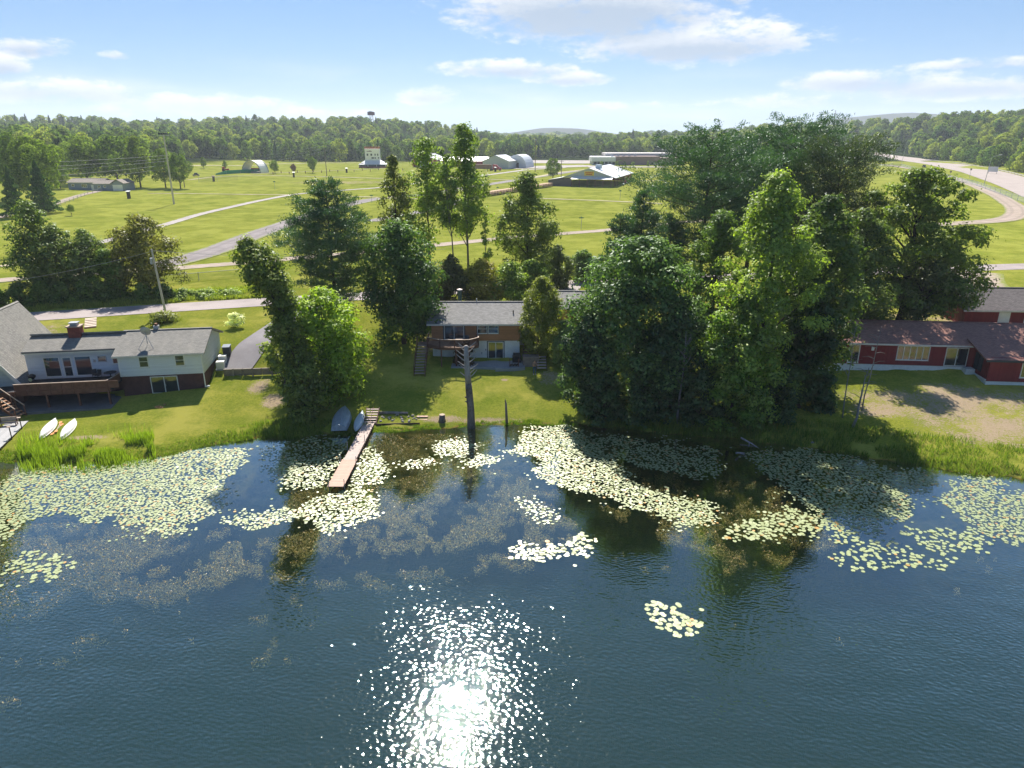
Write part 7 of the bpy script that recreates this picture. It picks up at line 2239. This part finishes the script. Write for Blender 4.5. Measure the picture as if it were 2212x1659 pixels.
def pole(name, label, x, y, H, r, mat, lean=(0, 0), arms=0, cat='pole', group=None):
    z = gz(x, y)
    p = thing(name, label, cat, (x, y, z - 0.3), 0, group)
    MB().tube([(0, 0, 0), (lean[0] * 0.5, lean[1] * 0.5, H * 0.5), (lean[0], lean[1], H)], [r, r * 0.85, r * 0.65], 8).build('shaft', mat, p)
    for k in range(arms):
        MB().box(lean[0] - 1.2, lean[0] + 1.2, lean[1] - 0.08, lean[1] + 0.08, H - 0.5 - k * 1.3, H - 0.35 - k * 1.3).build('crossarm', POLEW, p)
        for q in (-1.1, -0.4, 0.4, 1.1): MB().tube([(lean[0] + q, lean[1], H - 0.35 - k * 1.3), (lean[0] + q, lean[1], H - 0.1 - k * 1.3)], 0.05, 6).build('insulator', METAL_GREY, p)
    return p


ux, uy, _ = on_ground(358, 676)
upole = pole('utility_pole', 'grey wooden utility pole leaning beside the lakeside road', ux, uy, 9.0, 0.17, CONCP, (-0.5, 0.0), 0)
MB().tube([(-0.75, 0, 7.0), (-0.75, 0, 7.8)], 0.2, 10).build('transformer', METAL_GREY, upole)
px1, py1, _ = on_ground(376, 441)
fl_ = pole('light_pole', 'tall pale floodlight pole standing on the left slope', px1, py1, 23.8, 0.34, CONCP, (0, 0), 0, 'light pole')
fb_ = MB()
for k in range(4):
    fb_.box(-1.6 + k * 0.8, -1.0 + k * 0.8, -0.35, 0.1, 23.3, 23.9)
fb_.build('floodlights', DIM, fl_)
MB().box(-1.8, 1.8, -0.1, 0.1, 23.0, 23.2).build('crossarm', METAL_GREY, fl_)
px2, py2, _ = on_ground(399, 405)
pole('power_pole', 'wooden power pole beside the floodlight pole', px2, py2, 14.5, 0.22, POLEW, (0, 0), 1)
px3, py3, _ = on_ground(706, 381)
pole('power_pole', 'wooden power pole standing alone in mid field', px3, py3, 17.5, 0.22, POLEW, (0, 0), 1)
px4, py4, _ = on_ground(1156, 371)
lp4 = pole('light_pole', 'dark tall floodlight pole right of the steel shed', px4, py4, 21.0, 0.26, POLEW, (0, 0), 0, 'light pole')
MB().box(-0.8, 0.8, -0.3, 0.1, 19.6, 20.0).build('floodlights', METAL_GREY, lp4)
px5, py5, _ = on_ground(1216, 398)
pole('power_pole', 'dark pole at the left corner of the open pavilion', px5 - 1.0, py5 - 1.5, 11.5, 0.2, POLEW, (0, 0), 1)
px6, py6, _ = on_ground(309, 384)
pole('power_pole', 'thin pole among the trees right of the ranch garage', px6, py6, 13.0, 0.2, POLEW, (0, 0), 1)
WIRE = rough_mat('wire', (0.30, 0.31, 0.33), 0.6, 0.1)


def wire(label, a, b, sag, r=0.035, group='overhead wires'):
    a, b = Vector(a), Vector(b)
    pts_ = [a.lerp(b, t / 12) - Vector((0, 0, 4 * sag * (t / 12) * (1 - t / 12))) for t in range(13)]
    mb = MB()
    mb.tube([p - a for p in pts_], r, 5, False)
    o = mb.build('wire', WIRE, None, loc=a)
    tag(o, label, 'wire', group)


zp2 = gz(px2, py2) + 14.2
lx_, ly_ = -215.0, 215.0
for k in range(5):
    dz = [0.3, -1.2, -2.4, -4.6, -6.4][k]
    wire('%s of five wires crossing the left slope to the wooden power pole' % ['topmost', 'second', 'third', 'fourth', 'lowest'][k], (px2 + (k % 3 - 1) * 1.0, py2, zp2 + dz * 0.8), (lx_, ly_, gz(lx_, ly_) + 13.5 + dz * 1.4), 1.5)
for k in range(3):
    wire('%s of three wires between the two wooden power poles' % ['topmost', 'middle', 'lowest'][k], (px2 + (k - 1) * 1.0, py2, zp2 - k * 1.4), (px3 + (k - 1) * 1.0, py3, gz(px3, py3) + 17.0 - k * 1.4), 3.0)
wire('service wire from the roadside pole to the trees', (ux - 0.5, uy, gz(ux, uy) + 8.4), (-70, 88, 9.0), 0.5, 0.02)
wire('service wire over the lakeside road', (ux - 0.5, uy, gz(ux, uy) + 8.5), (-10, 108, 11.0), 1.0, 0.02)
# small things on the field
SIGNG = rough_mat('green_sign', (0.03, 0.16, 0.09), 0.5)
for q, (u, v, h, lab) in enumerate(((797, 583, 3.3, 'green street sign behind the tall white pine'), (1255, 496, 3.2, 'green street sign beside the sandy lane'), (1860, 0, 0, ''), (803, 437, 2.6, 'tilted sign post at the fork of the paved path'), (1075, 418, 2.6, 'green sign behind the slender poplars'), (1339, 431, 3.3, 'green sign in the field below the pavilion'), (804, 580, 0, ''), (908, 430, 2.6, 'green sign behind the pointed poplar'), (594, 410, 3.6, 'thin marker post left of mid field'), (1456, 452, 2.8, 'sign at the track behind the small pines'))):
    if h == 0: continue
    x, y, z = on_ground(u, v)
    s = thing('street_sign', lab, 'sign', (x, y, z - 0.1), 0.1 * q, 'small signs on the field')
    MB().tube([(0, 0, 0), (0.08 * (q % 3), 0, h)], 0.06, 6).build('post', METAL_GREY, s)
    MB().box(-0.6, 0.6, -0.05, -0.02, h - 0.25, h).build('blade', SIGNG, s)
    MB().box(-0.02, 0.02, -0.6, 0.6, h + 0.01, h + 0.22).build('blade', SIGNG, s)
for q, (u, v, lab) in enumerate(((279, 429, 'dark barrel kiosk with white cap on the left slope'), (635, 383, 'dark kiosk with white cap left of mid field'), (749, 373, 'dark kiosk with white cap near the announcer tower'), (462, 392, 'dark barrel by the wire backstop'), (1070, 371, 'dark barrel beside the red truck'), (1184, 366, 'dark barrel on the lot edge'))):
    x, y, z = on_ground(u, v)
    s = thing('kiosk', lab, 'kiosk', (x, y, z - 0.05), 0.2 * q, 'dark kiosks on the field')
    MB().box(-0.48, 0.48, -0.45, 0.45, 0.0, 2.7).build('cabinet', BLACK, s)
    MB().slab((-0.75, -0.7, 2.72), (0.75, -0.7, 2.72), (0.75, 0.7, 2.95), (-0.75, 0.7, 2.95), 0.12).build('cap', WHITE if q != 3 else DECKWOOD, s)
for k in range(17):
    u = 590 + k * 17.5
    v = 377 - (k % 2) * 2.2 - k * 0.55
    x, y, z = on_ground(u, v)
    b = thing('bollard', 'short dark timber bollard, %s from the left along the field track' % ['1st', '2nd', '3rd', '4th', '5th', '6th', '7th', '8th', '9th', '10th', '11th', '12th', '13th', '14th', '15th', '16th', '17th'][k], 'bollard', (x, y, z - 0.1), 0, 'timber bollards along the field track')
    MB().box(-0.16, 0.16, -0.16, 0.16, 0, 1.5).build('post', DECKWOOD, b)
    MB().prism([(-0.18, 1.5), (0.18, 1.5), (0, 1.68)], -0.18, 0.18, axis=1).build('cap', POLEW, b)
# lookout tower on the wooded ridge
x, y, z = at_depth(803, 268, 1050)
lt = thing('lookout_tower', 'dark red lookout cabin on a lattice above the ridge trees', 'tower', (x, y, gz(x, y)))
zc = at_depth(803, 249, 1050)[2] - gz(x, y)
lat = MB()
for sx in (-1, 1):
    for sy in (-1, 1): lat.tube([(sx * 4, sy * 4, 0), (sx * 1.8, sy * 1.8, zc)], 0.22, 5)
for k in range(6):
    f0, f1 = k / 6, (k + 1) / 6
    for sy in (-1, 1): lat.tube([(-(4 - 2.2 * f0), sy * (4 - 2.2 * f0), zc * f0), ((4 - 2.2 * f1), sy * (4 - 2.2 * f1), zc * f1)], 0.12, 4)
lat.build('lattice', METAL_GREY, lt)
MB().box(-4.4, 4.4, -3.5, 3.5, zc, zc + 4.2).build('cabin', rough_mat('lookout_red', (0.13, 0.03, 0.03), 0.7), lt)
MB().prism([(-5, zc + 4.2), (5, zc + 4.2), (0, zc + 5.6)], -4.0, 4.0, axis=1).build('roof', TIN, lt)
x, y, z = at_depth(1800, 275, 2600)
at_m = thing('radio_mast', 'thin red and white radio mast on the right horizon', 'mast', (x, y, gz(x, y)))
zt_top = at_depth(1800, 240, 2600)[2] - gz(x, y)
for k in range(8):
    MB().tube([(0, 0, zt_top * k / 8), (0, 0, zt_top * (k + 1) / 8)], 0.9, 6).build('section', REDW if k % 2 else WHITE, at_m)
MB().tube([(0, 0, zt_top), (0, 0, zt_top + 2.5)], 2.2, 8).build('antenna', METAL_GREY, at_m)
MB().tube([(0, 0, zt_top - 11), (0, 0, zt_top - 8)], 2.0, 8).build('antenna', METAL_GREY, at_m)


def link_mat(name, col, open_):
    def b(t):
        d = t.n('ShaderNodeBsdfDiffuse', i={'Color': col})
        tr_ = t.n('ShaderNodeBsdfTransparent', i={'Color': (1, 1, 1)})
        return t.n('ShaderNodeMixShader', i={0: open_, 1: d.outputs[0], 2: tr_.outputs[0]})
    return material(name, b)


LINK = link_mat('chain_link', (0.30, 0.36, 0.38), 0.62)


def fence(name, label, P, h, every=4.0, mat=LINK, group=None):
    P = [(p[0], p[1]) for p in P]
    f = thing(name, label, 'fence', (P[0][0], P[0][1], gz(*P[0])), 0, group)
    o0 = Vector((P[0][0], P[0][1], gz(*P[0])))
    pm_ = MB().box(-0.05, 0.05, -0.05, 0.05, 0, h + 0.08).mesh('post')
    pm_.materials.append(METAL_GREY)
    for a, b in zip(P[:-1], P[1:]):
        n = max(1, int(math.dist(a, b) / every))
        for k in range(n):
            p = Vector((a[0] + (b[0] - a[0]) * k / n, a[1] + (b[1] - a[1]) * k / n, 0)); p.z = gz(p.x, p.y)
            q = Vector((a[0] + (b[0] - a[0]) * (k + 1) / n, a[1] + (b[1] - a[1]) * (k + 1) / n, 0)); q.z = gz(q.x, q.y)
            inst(pm_, 'post', f, p - o0)
            up = Vector((0, 0, h))
            MB().face(p - o0 + Vector((0, 0, .05)), q - o0 + Vector((0, 0, .05)), q - o0 + up, p - o0 + up).build('mesh_panel', mat, f)
            MB().beam(p - o0 + up, q - o0 + up, 0.07, 0.07).build('top_rail', METAL_GREY, f)
    return f


fence('highway_fence', 'long chain link fence between the gravel track and the highway', G((1872, 361), (1946, 360), (2026, 380), (2068, 391), (2110, 402), (2160, 420), (2212, 439)) + [(165, 225)], 2.0, 9.0)
fence('lane_fence', 'low wire fence along the meadow below the sandy lane', G((352, 612), (430, 606), (520, 598)), 1.3, 3.5, link_mat('thin_wire', (0.25, 0.27, 0.25), 0.85))
fence('backstop_fence', 'wire backstop fence on the left of the fairground', G((430, 395), (470, 392), (515, 390)), 2.6, 7.0, link_mat('thin_wire', (0.25, 0.27, 0.25), 0.85))
fence('slope_fence', 'old weedy wire fence along the lane on the left slope', G((110, 452), (160, 433), (190, 420), (240, 408)), 1.2, 6.0, link_mat('thin_wire', (0.25, 0.27, 0.25), 0.85))
# highway furniture
x, y, z = on_ground(2018, 380)
bo = thing('ticket_booth', 'small white ticket booth beside the highway fence', 'booth', (x, y, z))
MB().box(-1.6, 1.6, -1.4, 1.4, 0, 1.1).build('lower_wall', rough_mat('booth_brown', (0.12, 0.07, 0.06), 0.8), bo)
MB().box(-1.6, 1.6, -1.4, 1.4, 1.103, 3.3).build('upper_wall', WHITE, bo)
MB().box(-0.5, 0.5, -1.46, -1.403, 0.6, 2.9).build('door', DIM, bo)
MB().prism([(-2.0, 3.3), (2.0, 3.3), (0, 4.0)], -1.8, 1.8, axis=1).build('roof', METAL_GREY, bo)
for q, (ub, vb, h, lab) in enumerate(((2125, 402, 12.5, 'tall curved street lamp beside the highway at right'), (1948, 352, 11.5, 'distant curved street lamp on the highway'))):
    x, y, z = on_ground(ub, vb)
    l = thing('street_lamp', lab, 'street lamp', (x, y, z), 0, 'highway street lamps')
    MB().tube([(0, 0, 0), (0.5, 0, h * 0.6), (0.9, 0, h)], [0.14, 0.11, 0.08], 8).build('pole', METAL_GREY, l)
    MB().tube([(0.9, 0, h), (2.5, 0.5, h + 0.9), (5.5, 1.5, h + 1.5)], [0.07, 0.06, 0.05], 6).build('arm', METAL_GREY, l)
    MB().box(5.2, 6.4, 1.3, 1.75, h + 1.35, h + 1.6).build('lamp_head', WHITE, l)
x, y, z = on_ground(2140, 377)
bb = thing('road_sign_board', 'blank white roadside board below the trees at right', 'sign', (x + 6, y + 8, gz(x + 6, y + 8)), rad(-35))
MB().box(-2.6, 2.6, -0.1, 0.1, 1.2, 4.2).build('board', WHITE, bb)
for sx in (-2.2, 2.2): MB().box(sx - 0.1, sx + 0.1, 0.12, 0.3, 0, 4.0).build('post', POLEW, bb)
for q, (ub, vb, lab) in enumerate(((2050, 391, 'left small sign post between fence and highway'), (2094, 385, 'right small sign post between fence and highway'))):
    x, y, z = on_ground(ub, vb)
    s = thing('road_sign', lab, 'sign', (x, y, z), 0, 'road signs by the highway')
    MB().tube([(0, 0, 0), (0, 0, 5.0)], 0.07, 6).build('post', METAL_GREY, s)
    MB().box(-0.5, 0.5, -0.06, -0.02, 4.2, 5.2).build('panel', rough_mat('sign_back', (0.25, 0.2, 0.2), 0.6), s)
gl_ = thing('guard_rail', 'pale guard rail along the far side of the highway', 'guard rail', (0, 0, 0))
P = [(288, 412), (312, 465), (338, 530), (362, 600), (385, 690)]
for a, b in zip(P[:-1], P[1:]):
    MB().beam((a[0], a[1], gz(*a) + 0.7), (b[0], b[1], gz(*b) + 0.7), 0.12, 0.5).build('beam', CONCP, gl_)
    for k in range(6):
        q = (a[0] + (b[0] - a[0]) * k / 6, a[1] + (b[1] - a[1]) * k / 6)
        MB().box(-0.1, 0.1, -0.1, 0.1, 0, 0.9).build('post', POLEW, gl_, loc=(q[0], q[1], gz(*q)))

# ---------------------------------------------------------------- haze
hz = MB().box(-6500, 6500, -450, 9200, -8, 330)
hm = bpy.data.materials.new('haze_air')
hm.use_nodes = True
HT = NT(hm.node_tree)
vol = HT.n('ShaderNodeVolumePrincipled', i={'Color': (0.80, 0.88, 1.0), 'Density': 0.00013, 'Anisotropy': 0.2})
HT.n('ShaderNodeOutputMaterial', i={'Volume': vol})
tag(hz.build('haze', hm), 'thin bluish summer haze over the whole landscape', 'haze', kind='stuff')
